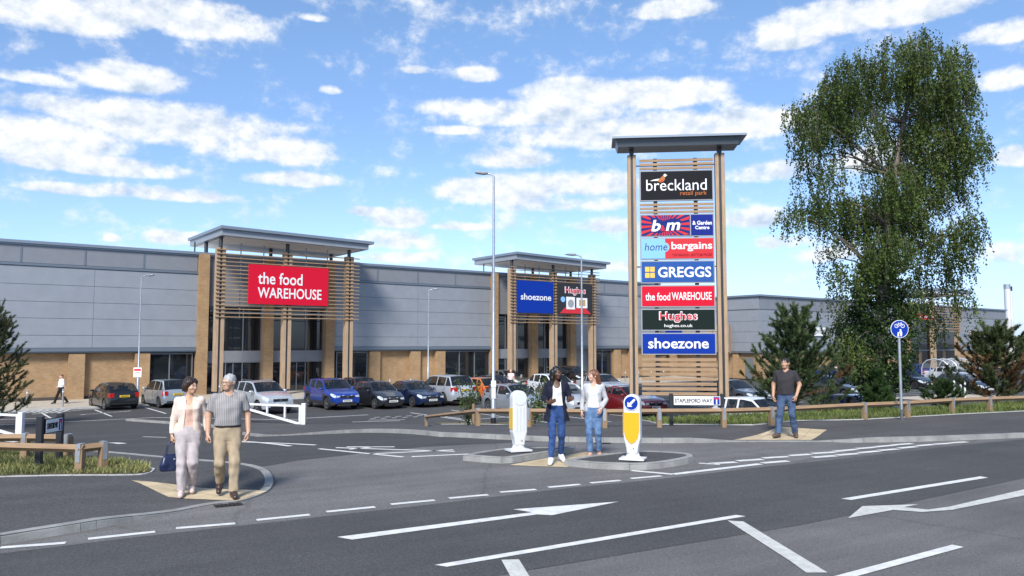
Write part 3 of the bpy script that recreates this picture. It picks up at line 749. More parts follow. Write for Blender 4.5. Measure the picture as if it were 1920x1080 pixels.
# side wall, running back from the corner along local +y
mb = MB(); sd = 18
for z0, z1 in list(zip(rr2[1:], rr2[:-1])) + [(h2 - 1.42, h2 - .2)]:
    for k in range(5): mb.box(-.06, .0, sd * k / 5 + .01, sd * (k + 1) / 5 - .01, z0 + .012, z1 - .012)
mb.build('side_cladding', CLAD, b2)
mb = MB(); mb.box(-.25, L2 + .1, -.25, sd + 12, h2 - .18, h2); mb.build('roof_edge', CAPM, b2)
mb = MB(); mb.box(.005, L2, .005, sd + 12, zb2, h2 - .182); mb.build('hall', CLAD2, b2)
mb = MB(); mb.box(-.125, L2, -.14, .0, zb2 - .06, zb2 + .09); mb.build('gutter_trim', TRIM, b2)
mb = MB(); mb.box(-.13, 0, .005, sd, zb2 - .06, zb2 + .09); mb.build('gutter_trim', TRIM, b2)
mb = MB(); mb.box(.25, L2, .25, sd + 12, .1, zb2 - .065); mb.build('brick_wall', BRICK, b2)
for k in range(10):
    mb = MB(); x = .5 + k * (L2 - 1) / 9; mb.box(x - .4, x + .4, -.03, .249, .1, zb2 - .07); mb.build('brick_pier', BRICK, b2)
mb = MB(); mb.box(.0, .249, .0, .6, .1, zb2 - .07); mb.build('brick_pier', BRICK, b2); mb = MB(); mb.box(.0, .249, 2.6, 3.3, .1, zb2 - .07); mb.build('brick_pier', BRICK, b2)
mb = MB(); mb.box(.19, .248, 1.0, 1.95, .1, 2.15); d = mb.build('side_door', M('grey_door', (.16, .17, .185), .5, .2), b2)
mb = MB(); mb.box(.15, .188, 1.72, 1.78, 1.0, 1.2); mb.build('handle', STEEL, d)
sc = empty('timber_screen', (0, 0, 0), 0, b2)
mb = MB()
for k in range(13): mb.box(-.62, -.58, 3.0, 11.5, 2.75 + k * .21, 2.75 + k * .21 + .15)
mb.build('screen_board', wood_mat('weathered_larch', (.34, .29, .23), (.46, .40, .32), 'y'), sc)
for k in range(5):
    mb = MB(); mb.box(-.72, -.625, 3.0 + k * 2.1, 3.12 + k * 2.1, 2.6, 5.5); mb.build('screen_post', MATS.get('brown_post') or wood_mat('brown_post', (.22, .13, .075), (.30, .18, .10), 'z'), sc)
# canopy over the far entrance
can = empty('entrance_canopy', (0, 0, 0), 0, b2)
ca, cb_ = T2(1742, 3), T2(1812, 3); zc = Zr(1780, 543, 3.5)
mb = MB(); mb.box(ca, cb_, -4, 5, zc - .25, zc, 0); mb.box(ca + .2, cb_ - .2, -3.8, 4.8, zc - .6, zc - .252, 1); mb.build('canopy_roof', [CAPM, SOFFIT], can)
for px in (1750, 1795):
    x = T2(px, 3); mb = MB(); mb.box(x - .3, x + .3, -3.2, -2.8, .3, zc - 1.6); o = mb.build('timber_post', TIMBER, can)
    mb = MB(); mb.cyl((x, -3, zc - 1.6), (x, -3, zc - .6), .14); mb.build('roof_stub', STUB, can)
x0, x1 = T2(1750, 3), T2(1800, 3); mb = MB()
zz0, zz1 = Zr(1780, 622, 3), Zr(1780, 566, 3); n = int((zz1 - zz0) / .3)
for k in range(n): mb.box(x0 - .2, x1 + .4, -3.34, -3.22, zz0 + k * .3, zz0 + k * .3 + .1)
mb.build('timber_slat', TIMBERX, can)
mb = MB(); mb.box(c3[0], c3[2], -.02, .003, .1, 6.2); mb.build('shop_window', GLASS, b2)
mb = MB(); mb.box(c3[0], c3[2], -.05, .003, 6.21, h2 - .2); mb.build('parapet_panel', CLAD2, b2)
for px in (1700, 1746): 
    x = T2(px); mb = MB(); mb.box(x - .5, x + .5, -.3, .2, .1, h2 - .19); mb.build('brick_column', BRICK, b2)

# ================================================================== LETTERING
def text_mesh(s, bold=0.0, extrude=.006, space=1.0, shear=0.0):
    c = bpy.data.curves.new('t', 'FONT'); c.body = s; c.size = 1; c.offset = bold; c.extrude = extrude; c.space_character = space; c.shear = shear
    c.align_x = 'LEFT'; c.resolution_u = 3
    o = bpy.data.objects.new('t', c); COL.objects.link(o); bpy.context.view_layer.update()
    me = bpy.data.meshes.new_from_object(o.evaluated_get(bpy.context.evaluated_depsgraph_get()))
    bpy.data.objects.remove(o); bpy.data.curves.remove(c)
    return me
def lettering(s, mat, parent, x0, x1, z0, z1, y=-.012, bold=.02, extrude=.004, name='lettering', space=1.0, shear=0.0, wave=None):
    """letters filling the rectangle x0..x1, z0..z1 on the face of a sign (front towards -y)"""
    me = text_mesh(s, bold, extrude, space, shear); n = len(me.vertices); co = np.zeros(n * 3); me.vertices.foreach_get('co', co); co = co.reshape(-1, 3)
    a, b = co.min(0), co.max(0)
    x = x0 + (co[:, 0] - a[0]) / (b[0] - a[0]) * (x1 - x0); z = z0 + (co[:, 1] - a[1]) / (b[1] - a[1]) * (z1 - z0)
    yy = y - co[:, 2] - extrude
    if wave: z = z + wave * (x - x0) / (x1 - x0)
    me.vertices.foreach_set('co', np.stack([x, yy, z], 1).ravel()); me.materials.clear(); me.materials.append(mat); me.update()
    me.name = name
    return link(bpy.data.objects.new(name, me), parent)
def flat(mb, pts, y0, y1, mi=None): mb.prism_xz(pts, y0, y1, mi)
def circle(cx, cz, r, n=20, sz=1.0, a0=0, a1=2 * math.pi):
    return [(cx + r * math.cos(a0 + (a1 - a0) * k / n), cz + r * sz * math.sin(a0 + (a1 - a0) * k / n)) for k in range(n)]
def INK(name, c, rough=.5): return M('ink_' + name, c, rough, spec=.14)
I_RED = INK('red', (.56, .008, .03)); I_RED2 = INK('red_brick', (.55, .035, .045)); I_WHITE = INK('white', (.74, .74, .74)); I_BLUE = INK('blue', (.004, .032, .28)); I_NAVY = INK('navy', (.01, .022, .15))
I_BLACK = INK('black', (.007, .008, .011)); I_GREEN = INK('dark_green', (.008, .016, .014)); I_MID = INK('mid_blue', (.022, .085, .30)); I_SKY = INK('sky_blue', (.22, .47, .86)); I_ORANGE = INK('orange', (.42, .13, .04)); I_GOLD = INK('gold', (.80, .50, .10)); I_GREY = INK('grey', (.30, .31, .33))
I_DARK = INK('charcoal', (.03, .032, .036))

def wall_sign(name, label, px0, px1, py0, py1, D, mat, P0=None, base=None, group=None):
    t0, zt = W(px0, py0, D, P0); t1, zb = W(px1, py1, D, P0)
    P = (P0 or WP0) + WN * D + WD * t0
    o = empty(name, (P.x, P.y, zb), WANG); tag(o, label, 'sign', group)
    w, h = t1 - t0, zt - zb
    mb = MB(); mb.box(0, w, 0, .09, 0, h); mb.build('sign_board', mat, o, bevel=.008)
    return o, w, h
# red sign: corner heights measured at its left edge
o, w, h = wall_sign('shop_sign', 'large red shop sign with white wording on the slats of the left entrance', 467, 615, 495, 574, 3.42, I_RED)
h = W(467, 495, 3.42)[1] - W(467, 571, 3.42)[1]
lettering('the food', I_WHITE, o, w * .11, w * .66, h * .50, h * .80, bold=.012); lettering('WAREHOUSE', I_WHITE, o, w * .11, w * .91, h * .155, h * .42, bold=.012)
o, w, h = wall_sign('shop_sign', 'square blue shop sign on the slats of the middle entrance', 970, 1038, 525, 588, 3.42, I_BLUE)
lettering('shoezone', I_WHITE, o, w * .09, w * .93, h * .40, h * .60, bold=.015)
o, w, h = wall_sign('shop_sign', 'dark shop sign picturing white kitchen appliances, right of the square blue one', 1045.5, 1111, 529, 590, 3.42, I_DARK)
lettering('Hughes', I_WHITE, o, w * .20, w * .80, h * .60, h * .875, bold=.035, y=-.002, name='lettering_outline'); lettering('Hughes', I_RED, o, w * .22, w * .78, h * .63, h * .85, bold=.008, y=-.014)
mb = MB(); flat(mb, [(w * .06, .05), (w * .95, .05), (w * .80, h * .2), (w * .2, h * .2)], -.012, 0, 0)
for x0, z0, x1, z1, mi in [(.24, .15, .48, .55, 1), (.53, .2, .84, .53, 1), (.60, .27, .78, .47, 2)]: mb.box(w * x0, w * x1, -.03 - .005 * mi, 0, h * z0, h * z1, mi)
flat(mb, circle(w * .36, h * .34, w * .085), -.055, -.03, 3); flat(mb, circle(w * .145, h * .46, w * .06), -.03, 0, 4)
mb.build('appliance_picture', [I_RED2, I_WHITE, INK('tan', (.45, .30, .14)), I_GREY, I_SKY], o)
for px0, px1, py0, py1, lb in [(1515, 1551, 613.5, 630), (1820, 1843, 620, 633)] and [(1515, 1551, 613.5, 630, 'wide white opening banner high on the grey wall, left of the birch'), (1820, 1843, 620, 633, 'small white opening banner on the grey wall beside the far entrance posts')]:
    o, w, h = wall_sign('banner', lb, px0, px1, py0, py1, .25, I_WHITE, P2, group='opening banners')
    lettering('NOW OPEN', I_GREY, o, w * .27, w * .95, h * .25, h * .75, bold=.03)
    mb = MB(); mb.box(0, w * .2, -.01, 0, 0, h); mb.build('red_mark', I_RED2, o)
o, w, h = wall_sign('shop_sign', 'dark red shop sign half hidden by the birch at the far entrance', 1722, 1752, 588, 600, 3.5, I_RED2, P2)
lettering('home', I_WHITE, o, w * .1, w * .45, h * .3, h * .7); lettering('bargains', I_WHITE, o, w * .47, w * .95, h * .2, h * .75)
_p = P2 - WN * 10.2 - WD * .85
o = empty('shop_sign', (_p.x, _p.y, ZC + 3.9), WANG - R(90)); tag(o, 'narrow blue shop sign on the pale timber screen', 'sign')
mb = MB(); mb.box(-1.1, 1.1, -.05, .05, 0, 1.5); mb.build('sign_board', I_BLUE, o)

# ================================================================== TOTEM SIGN
TY = 36.3; TC = at_depth(1272, 642, TY); TANG = -R(6)
tot = empty('totem_sign', (TC.x, TC.y, ZC), TANG); tag(tot, 'tall timber totem sign with seven shop panels under a flat grey canopy', 'totem sign')
def tzp(py): return at_depth(1272, py, TY).z - ZC
K = TY / FPX / math.cos(math.atan((1272 - 960) / FPX)) ** 0           # metres per photo pixel at the totem
def txp(px): return (px - 1272) * K * 1.0
for px, wd in ((1189, .40), (1353, .44)):
    x = txp(px); mb = MB()
    for a, b in ((-wd / 2, -.055), (.055, wd / 2)): mb.box(x + a, x + b, -.16, .16, .05, tzp(290))
    o = mb.build('timber_post', TIMBER, tot, bevel=.012)
    mb = MB(); mb.box(x - .054, x + .054, -.10, .10, .0, tzp(291)); mb.build('steel_core', STUB, o)
    mb = MB(); mb.box(x - .10, x + .10, -.1, .1, tzp(290) + .003, tzp(277)); mb.build('roof_stub', STUB, tot)
mb = MB(); zt, zm, zl = tzp(262), tzp(269), tzp(281); xl, xr = txp(1152), txp(1398)
mb.box(xl, xr, -.95, .95, zm + .08, zt, 0)
s = len(mb.v); mb.box(xl + .15, xr - .22, -.8, .8, zl + .05, zm + .078, 1)
mb.v[s:] = [(x * (.96 if z < zl + .1 else 1), y * (.8 if z < zl + .1 else 1), z) for x, y, z in mb.v[s:]]
mb.build('canopy_roof', [CAPM, TRIM], tot)
PX0, PX1 = txp(1203.5), txp(1340.5)
def slats(y0, y1, n):
    mb = MB(); z0, z1 = tzp(y1), tzp(y0)
    p = (z1 - z0) / n
    for k in range(n): mb.box(PX0, PX1, -.11, -.04, z0 + p * k, z0 + p * k + min(.14, p * .62))
    return mb
for y0, y1, n in ((296, 318, 3), (379, 400, 3), (668, 741, 8)): slats(y0, y1, n).build('timber_slat', TIMBERX, tot)
mb = MB()
for px in (1233, 1308): mb.box(txp(px) - .09, txp(px) + .09, -.035, .06, tzp(738), tzp(297))
for y in (500, 690, 730, 310): mb.box(txp(1196), txp(1347), -.03, .0, tzp(y) - .03, tzp(y) + .03)
mb.build('back_rail', STUB, tot)
def panel(y0, y1, mat, border=I_GREY):
    z0, z1 = tzp(y1), tzp(y0)
    o = empty('sign_panel', (PX0, -.12, z0), 0, tot); w, h = PX1 - PX0, z1 - z0
    mb = MB(); mb.box(0, w, 0, .14, 0, h, 0); mb.box(.05, w - .05, -.012, -.0, .05, h - .05, 1); mb.build('panel_face', [border, mat], o)
    return o, w, h
YT = -.016
# 1
o, w, h = panel(320, 377, I_BLACK)
lettering('breckland', I_WHITE, o, w * .09, w * .91, h * .33, h * .70, YT, bold=.0); lettering('retail park', I_ORANGE, o, w * .55, w * .91, h * .13, h * .31, YT, bold=.005)
mb = MB()
flat(mb, [(w * .14, h * .655), (w * .19, h * .70), (w * .27, h * .73), (w * .25, h * .66)], -.02, -.012, 1)
flat(mb, [(w * .24, h * .65), (w * .27, h * .72), (w * .325, h * .84), (w * .345, h * .79), (w * .345, h * .70), (w * .32, h * .62), (w * .28, h * .60)], -.024, -.0125, 0)
flat(mb, circle(w * .348, h * .835, w * .020), -.027, -.013, 2); flat(mb, [(w * .36, h * .85), (w * .385, h * .83), (w * .36, h * .815)], -.026, -.013, 3)
flat(mb, [(w * .27, h * .63), (w * .33, h * .70), (w * .31, h * .62)], -.026, -.0135, 4)
mb.build('bird_emblem', [INK('bird_brown', (.42, .16, .05)), I_WHITE, I_WHITE, I_GOLD, I_RED2], o)
# 2
o, w, h = panel(402, 444, I_NAVY)
xs = w * .68; mb = MB(); cx, cz = xs * .5, h * .5
def border_pt(a):
    dx, dz = math.cos(a), math.sin(a); k = min((xs / 2 - .05) / max(1e-6, abs(dx)), (h / 2 - .05) / max(1e-6, abs(dz))); return (cx + dx * k, cz + dz * k)
for k in range(26):
    a = 2 * math.pi * k / 26; flat(mb, [(cx, cz), border_pt(a), border_pt(a + math.pi / 26)], -.016, -.0125, 0)
flat(mb, [(cx + dx * xs, cz + dz * h) for dx, dz in [(-.30, -.30), (-.1, -.36), (.0, -.22), (.30, -.24), (.32, .20), (.2, .33), (-.05, .2), (-.18, .36), (-.30, .30), (-.25, 0)]], -.022, -.0165, 1)
mb.box(xs - .02, xs + .03, -.02, -.0125, .03, h - .03, 2); mb.box(xs + .03, w - .05, -.018, -.0126, .05, h - .05, 3)
mb.build('starburst', [I_RED2, I_NAVY, I_GREY, INK('garden_blue', (.008, .02, .20))], o)
lettering('b m', I_WHITE, o, xs * .22, xs * .80, h * .22, h * .74, -.024, bold=.028, shear=.2, wave=.06); lettering('&', I_RED2, o, xs * .405, xs * .50, h * .24, h * .50, -.034, bold=.04)
lettering('& Garden', I_WHITE, o, xs + .1, w - .1, h * .50, h * .68, -.02, bold=.03); lettering('Centre', I_WHITE, o, xs + .22, w - .22, h * .30, h * .46, -.02, bold=.03)
# 3
o, w, h = panel(446, 487, I_RED2)
mb = MB(); flat(mb, [(.05, .05), (w * .335, .05), (w * .335, h * .34)] + [(w * .335 + .2 * math.sin(k * math.pi / 8), h * .56 - .22 * math.cos(k * math.pi / 8)) for k in range(9)] + [(w * .335, h * .8), (w * .335, h - .05), (.05, h - .05)], -.02, -.0125)
mb.build('blue_field', I_SKY, o)
lettering('home', I_DARK, o, w * .06, w * .365, h * .42, h * .76, -.022, bold=-.005, shear=.15); lettering('bargains', I_WHITE, o, w * .42, w * .97, h * .36, h * .80, -.016, bold=.022)
lettering('TOP BRANDS - BOTTOM PRICES', INK('deep_red', (.25, .012, .02)), o, w * .43, w * .96, h * .15, h * .26, YT, bold=.01)
# 4
o, w, h = panel(489, 531, I_MID)
mb = MB()
for i in (0, 1):
    for j in (0, 1): mb.box(w * (.06 + .07 * i), w * (.12 + .07 * i), -.02, -.0125, h * (.24 + .27 * j), h * (.46 + .27 * j))
mb.build('four_squares', I_GOLD, o)
lettering('GREGGS', I_WHITE, o, w * .235, w * .95, h * .25, h * .72, YT, bold=.022)
# 5
o, w, h = panel(535, 576, I_RED)
lettering('the food', I_WHITE, o, w * .06, w * .395, h * .30, h * .66, YT, bold=.015); lettering('WAREHOUSE', I_WHITE, o, w * .415, w * .95, h * .32, h * .68, YT, bold=.015)
# 6
o, w, h = panel(579, 620, I_GREEN)
lettering('Hughes', I_WHITE, o, w * .24, w * .76, h * .36, h * .88, -.014, bold=.04, name='lettering_outline'); lettering('Hughes', I_RED, o, w * .255, w * .745, h * .40, h * .84, -.024, bold=.01)
lettering('hughes.co.uk', I_WHITE, o, w * .31, w * .69, h * .12, h * .30, YT, bold=.012)
# 7
o, w, h = panel(624, 665, I_BLUE)
lettering('shoezone', I_WHITE, o, w * .09, w * .90, h * .28, h * .76, YT, bold=.02)

# ================================================================== STREET FURNITURE
def lamp_column(base, h, arm, label, r=.085, head_len=.75, banded=False, ang=0.0):
    o = empty('lamp_column', base, ang); tag(o, label, 'street lamp', 'lamp columns')
    mb = MB(); mb.tube([(0, 0, 0), (0, 0, 1.7), (0, 0, 1.75), (0, 0, h * .6), (0, 0, h)], [r * 1.35, r * 1.35, r * .85, r * .72, r * .55], 14)
    mb.build('column', STEEL, o, smooth=50)
    if banded: mb = MB(); mb.cyl((0, 0, -.02), (0, 0, .35), r * 1.4, n=14); mb.build('base_band', BLACKP, o, smooth=50)
    s = arm; mb = MB()
    mb.tube([(0, 0, h - .03), (s * .03, 0, h + .06), (s * .18, 0, h + .12), (s * head_len * .55, 0, h + .15)], .035, 8)
    mb.build('arm', STEEL, o, smooth=50)
    mb = MB(); z = h + .15
    mb.prism_xz([(s * .25, z - .03), (s * .30, z + .05), (s * head_len, z + .07), (s * (head_len + .12), z + .02), (s * head_len, z - .02), (s * .45, z - .06)], -.12, .12)
    mb.build('lamp_head', M('lamp_head_grey', (.20, .21, .23), .4, .3), o, bevel=.02)
    return o
b = G(925, 798); hgt = at_depth(926, 331, b.y).z - b.z
lc = lamp_column(b, hgt, -1, 'tall grey street lamp on the grass verge, with a black base band', banded=True)
mb = MB(); mb.box(-.10, .12, -.16, -.1, 1.72, 2.0); mb.box(-.08, .1, -.14, -.1, 1.2, 1.7); mb.build('wrapped_notice', WHITEP, lc)
xx = wall_xy(T(261, 5.5), 5.5); zg = ZC + .1
lc = lamp_column((xx.x, xx.y, zg), at_depth(261, 521, xx.y).z - zg, 1, 'slim pale lamp column by the brick wall, carrying a small white notice', .06, .65)
p1_ = at_depth(260, 689, xx.y).z - zg; p0_ = at_depth(260, 707, xx.y).z - zg
mb = MB(); mb.box(-.24, .24, -.11, -.07, p0_, p1_, 0); mb.box(-.2, .2, -.116, -.111, p1_ - .2, p1_ - .08, 1); mb.box(-.16, .16, -.116, -.1112, p1_ - .32, p1_ - .27, 2); mb.build('notice', [I_WHITE, I_RED2, I_GREY], lc)
xx = wall_xy(T(803, 6), 6)
lamp_column((xx.x, xx.y, zg), at_depth(803, 546, xx.y).z - zg, 1, 'slim pale lamp column before the grey wall between the two entrances', .06, .65)
p = at_depth(1092, 775, 1450 * 3.7 / 133); p.z = ZC
lamp_column(p, at_depth(1092, 483, p.y).z - ZC, -1, 'slim pale lamp column in front of the dark appliance sign', .07, .75)

def keep_left_bollard(p, label, ang, face):
    """illuminated bollard: hollow white shell with a round top, yellow panels on two sides"""
    o = empty('traffic_bollard', p, ang); tag(o, label, 'bollard', 'traffic island bollards')
    WP = M('bollard_white', (.62, .63, .64), .35)
    mb = MB()
    # outline in x,z: round head, body, tapering foot
    def outline(sc=1.0, cut=0):
        pts = [(.095 * sc, .10), (.11 * sc, .22), (.15 * sc, .36), (.15 * sc, .98)]
        pts += [(.15 * sc * math.cos(a), 1.0 + .15 * sc * math.sin(a)) for a in [math.pi * k / 12 for k in range(13)]]
        pts += [(-.15 * sc, .98), (-.15 * sc, .36), (-.11 * sc, .22), (-.095 * sc, .10)]
        return pts
    q = outline(); mb.prism_xz(q, -.10, .10)
    mb.build('shell', WP, o, bevel=.03)
    mb = MB(); mb.box(-.22, .22, -.17, .17, 0, .03); mb.lathe([(.17, .03), (.125, .06), (.105, .12)], 16, sy=.85); mb.build('foot', WP, o)
    Y = M('bollard_yellow', (.72, .37, .008), .4)
    mb = MB()
    if face:
        q = [(.135, .83), (.135, .52), (.115, .40), (.065, .32), (0, .28), (-.065, .32), (-.115, .40), (-.135, .52), (-.135, .83)]
        mb.prism_xz(q, -.112, -.10); mb.build('yellow_panel', Y, o)
        mb = MB(); mb.prism_xz(circle(0, 1.0, .13, 28), -.118, -.1, 0); mb.prism_xz(circle(0, 1.0, .118, 28), -.122, -.119, 1)
        c = math.cos(R(225)); s_ = math.sin(R(225))
        def rot(pt): x, z = pt; return (x * c - z * s_, 1.0 + x * s_ + z * c)
        # arrow along +x before turning
        ar = [(.095, 0), (.03, .06), (.03, .022), (-.095, .018), (-.095, -.018), (.03, -.022), (.03, -.06)]
        mb.prism_xz([rot(t) for t in ar], -.126, -.1225, 2); mb.build('arrow_disc', [I_WHITE, I_BLUE, I_WHITE], o)
    else:
        mb.prism_xz(circle(0, 1.0, .128, 28), -.108, -.1, 0); mb.build('blank_disc', M('bollard_disc', (.62, .65, .68), .4), o)
        mb = MB()
        for x in (-.07, 0, .07): mb.box(x - .013, x + .013, -.106, -.1, .38, .84)
        mb.build('rib', M('bollard_rib', (.55, .58, .62), .45), o, bevel=.004)
    mb = MB(); mb.box(-.159, -.151, -.085, .085, .42, .82); mb.build('side_panel', M('bollard_yellow_pale', (.70, .46, .08), .45), o)
    mb = MB(); mb.cyl((.03, -.101, .20), (.03, -.107, .20), .016, n=10); mb.build('lock', STEEL, o)
    return o
p = G(972, 845, .126); keep_left_bollard(p, 'white traffic bollard with a blank grey disc on the left island', R(22), False)
p = G(1187, 861, .126); keep_left_bollard(p, 'traffic bollard with a yellow front and a blue arrow disc on the right island', R(-20), True)

# shop front bollards
rng = [T(55, 5.8) + 1.72 * k for k in range(-2, 31)]
first = None; k = 0
for t in rng:
    q = wall_xy(t, 5.8)
    if 10.2 < t < 16.5 or 35 < t < 43: continue
    if first is None:
        mb = MB(); mb.lathe([(.05, 0), (.05, .88), (.052, .9), (.052, .95), (.045, .985), (.02, 1.0)], 12)
        ob = mb.build('steel_bollard', M('brushed_steel', (.5, .5, .5), .35, .8), None, smooth=40); first = ob
        mb = MB(); mb.cyl((0, 0, .80), (0, 0, .88), .052, n=12, caps=False); mb.build('reflective_band', WHITEP, ob)
        tag(ob, 'slim steel bollard in the row along the shop forecourt', 'bollard', 'steel bollards along the shop fronts')
    else: ob = copy_tree(first)
    ob.location = (q.x, q.y, ZC + .1)

# knee rail fences
RAILW = wood_mat('fence_rail', (.21, .135, .075), (.33, .22, .125), 'x'); POSTW = wood_mat('fence_post', (.20, .135, .075), (.31, .21, .12), 'z')
def knee_rail(label, pts, hgt=.46, postw=.12, skip_rail=()):
    P = [Vector(p) for p in pts]; o = empty('knee_rail_fence', P[0]); tag(o, label, 'fence')
    for i, p in enumerate(P):
        q = p - P[0]; d = (P[min(i + 1, len(P) - 1)] - P[max(0, i - 1)]); a = math.atan2(d.y, d.x)
        mb = MB(); w = postw / 2; mb.add([], [])
        mb.box(-w, w, -w, w, -.12, hgt - .05); mb.xf(Matrix.Translation(q) @ Matrix.Rotation(a + random.uniform(-.08, .08), 4, 'Z') @ Matrix.Rotation(random.uniform(-.02, .02), 4, 'X'))
        po = mb.build('post', POSTW, o, bevel=.01)
        mb = MB(); mb.box(-.035, .035, -w - .005, w + .005, hgt - .02, hgt + .035); mb.box(-.035, .035, -w - .007, -w - .002, hgt - .26, hgt + .03); mb.xf(Matrix.Translation(q) @ Matrix.Rotation(a, 4, 'Z'))
        mb.build('metal_strap', STEEL, po)
    for i, (a, b) in enumerate(zip(P[:-1], P[1:])):
        if i in skip_rail: continue
        d = b - a; L_ = d.length; ang = math.atan2(d.y, d.x); el = math.atan2(d.z, Vector((d.x, d.y)).length)
        mb = MB(); s_ = .062; ex = .06
        mb.add([(-ex, -s_, hgt - .05), (-ex, 0, hgt - .11), (-ex, s_, hgt - .055), (-ex, 0, hgt + .02), (L_ + ex, -s_, hgt - .05), (L_ + ex, 0, hgt - .11), (L_ + ex, s_, hgt - .05), (L_ + ex, 0, hgt + .02)],
               [(0, 4, 5, 1), (1, 5, 6, 2), (2, 6, 7, 3), (3, 7, 4, 0), (0, 1, 2, 3), (7, 6, 5, 4)])
        r = mb.build('rail', RAILW, o); r.location = a - P[0]; r.rotation_euler = (0, -el, ang)
    return o
knee_rail('low timber rail fence along the verge from the lamp column to the right edge', [G(px, py, .08) for px, py in [(799, 800), (896, 800), (993, 802), (1134, 804), (1236, 803), (1357, 802), (1447, 799), (1621, 788), (1702, 784), (1786, 777), (1856, 774), (1925, 771), (2010, 767)]])
kl = [G(px, py, .08) for px, py in [(-160, 884), (148, 888)]]
knee_rail('low timber rail fence in front on the left grass corner, ending in a strapped post', [G(-130, 880, .08), G(149, 890, .08), G(192, 884, .08)])
knee_rail('second low timber rail fence on the left grass, just behind the front one', [G(-130, 866, .08), G(46, 864, .08), G(127, 866, .08)])
# the two white height-gate arms
def gate(label, pR, pL_off, hz):
    o = empty('swing_gate', pR); tag(o, label, 'gate', 'white swing gates'); e = Vector(pL_off)
    mb = MB(); mb.box(-.09, .09, -.09, .09, -.1, 1.02); mb.build('post', WHITEP, o, bevel=.01)
    n = e.normalized(); L_ = e.length; ang = math.atan2(e.y, e.x)
    mb = MB(); h = .95
    mb.box(.14, L_, -.035, .035, h - .10, h - .01); mb.box(.13, .24, -.04, .04, 0.06, h - .102)
    s = len(mb.v); mb.box(.241, L_ * .96, -.036, .036, -.05, .05)
    mb.v[s:] = [(x, y, z + .12 + (h - .28) * (x - .241) / (L_ * .96)) for x, y, z in mb.v[s:]]
    for q in (.28, .55):
        x = L_ * q; mb.box(x - .04, x + .04, -.033, .033, .17 + (h - .28) * q, h - .101)
    mb.xf(Matrix.Rotation(ang, 4, 'Z')); mb.build('gate_frame', WHITEP, o)
    return o
pr = G(569, 800); gate('white tubular swing gate beside the access road, in front of the blue car', pr, at_depth(447, 755, pr.y + 1.4) - at_depth(569, 755, pr.y), 0)
pr = G(38, 823); gate('white tubular swing gate at the left edge behind the timber fence', pr, at_depth(-110, 778, pr.y + 1.6) - at_depth(38, 780, pr.y), 0)

# street name plates
def name_plate(label, pa, pb, h, w_post):
    d = pb - pa; L_ = Vector((d.x, d.y)).length; a = math.atan2(d.y, d.x)
    o = empty('street_name_plate', pa, a); tag(o, label, 'street sign', 'street name plates')
    for x in (0, L_):
        mb = MB(); mb.box(x - w_post / 2, x + w_post / 2, -.05, .05, -.1, h + .02); mb.build('post', M('black_post', (.014, .015, .02), .5), o, bevel=.006)
    sw = min(.15, .15 * L_); mb = MB(); y0 = -.065; mb.box(w_post * .5, L_ - w_post * .5, y0, -.045, h - .28, h - .03, 0); mb.box(w_post * .5 + .015, L_ - w_post * .5 - .015, y0 - .004, y0 - .0005, h - .265, h - .045, 1)
    pl = mb.build('plate', [I_BLACK, I_WHITE], o)
    lettering('STAPLEFORD WAY', I_BLACK, pl, w_post * .5 + .04, L_ - w_post * .5 - sw - .06, h - .205, h - .105, y0 - .0045, bold=.02, extrude=.002)
    mb = MB(); x1 = L_ - w_post * .5 - .03; mb.box(x1 - sw, x1, y0 - .008, y0 - .0042, h - .25, h - .06, 0); mb.box(x1 - sw * .6, x1 - sw * .4, y0 - .011, y0 - .0082, h - .24, h - .10, 1); mb.box(x1 - sw * .83, x1 - sw * .17, y0 - .012, y0 - .0083, h - .125, h - .08, 2)
    mb.build('no_through_road_symbol', [I_BLUE, I_WHITE, I_RED2], pl)
    return o
pa = G(1259, 798, .1); pb = G(1355, 799, .1)
name_plate('white street name plate on two black posts in front of the totem sign', pa, pb, at_depth(1259, 739, pa.y).z - pa.z, .09)
pa = G(72, 879, .1); pb = G(110, 869, .1)
name_plate('white street name plate on black posts behind the left timber rail', pa, pb, at_depth(72, 783, pa.y).z - pa.z, .08)

# shared path sign
p = G(1691, 787, .1); hs = at_depth(1689, 617, p.y).z - p.z
o = empty('path_sign', p); tag(o, 'round blue sign with a bicycle and walkers on a grey pole', 'road sign')
mb = MB(); mb.cyl((0, 0, -.1), (0, 0, hs + .1), .038, n=12); mb.build('pole', STEEL, o, smooth=50)
mb = MB(); mb.cyl((0, 0, -.1), (0, 0, .28), .041, n=12); mb.build('base_band', M('grey_band', (.09, .1, .1), .5), o, smooth=50)
dd = empty('disc', (0, -.05, hs), 0, o); rd = .245
mb = MB(); mb.prism_xz(circle(0, 0, rd, 40), 0, .012, 0); mb.prism_xz(circle(0, 0, rd - .014, 40), -.003, -.0005, 1); mb.build('disc_face', [I_WHITE, I_BLUE], dd)
mb = MB()
def ringm(cx, cz, r, t, y=-.006):
    n = 20; vs = []
    for k in range(n):
        a = 2 * math.pi * k / n
        for rr in (r, r - t): vs.append((cx + rr * math.cos(a), y, cz + rr * math.sin(a)))
    mb.add(vs, [(2 * k, 2 * ((k + 1) % n), 2 * ((k + 1) % n) + 1, 2 * k + 1) for k in range(n)])
def stroke(a, b, t=.012, y=-.006):
    a = Vector(a); b = Vector(b); q = (b - a).normalized(); q = Vector((-q.y, q.x)) * t / 2
    mb.add([(p_.x, y, p_.y) for p_ in (a - q, b - q, b + q, a + q)], [(0, 1, 2, 3)])
for cx in (-.085, .085): ringm(cx, .085, .055, .014)
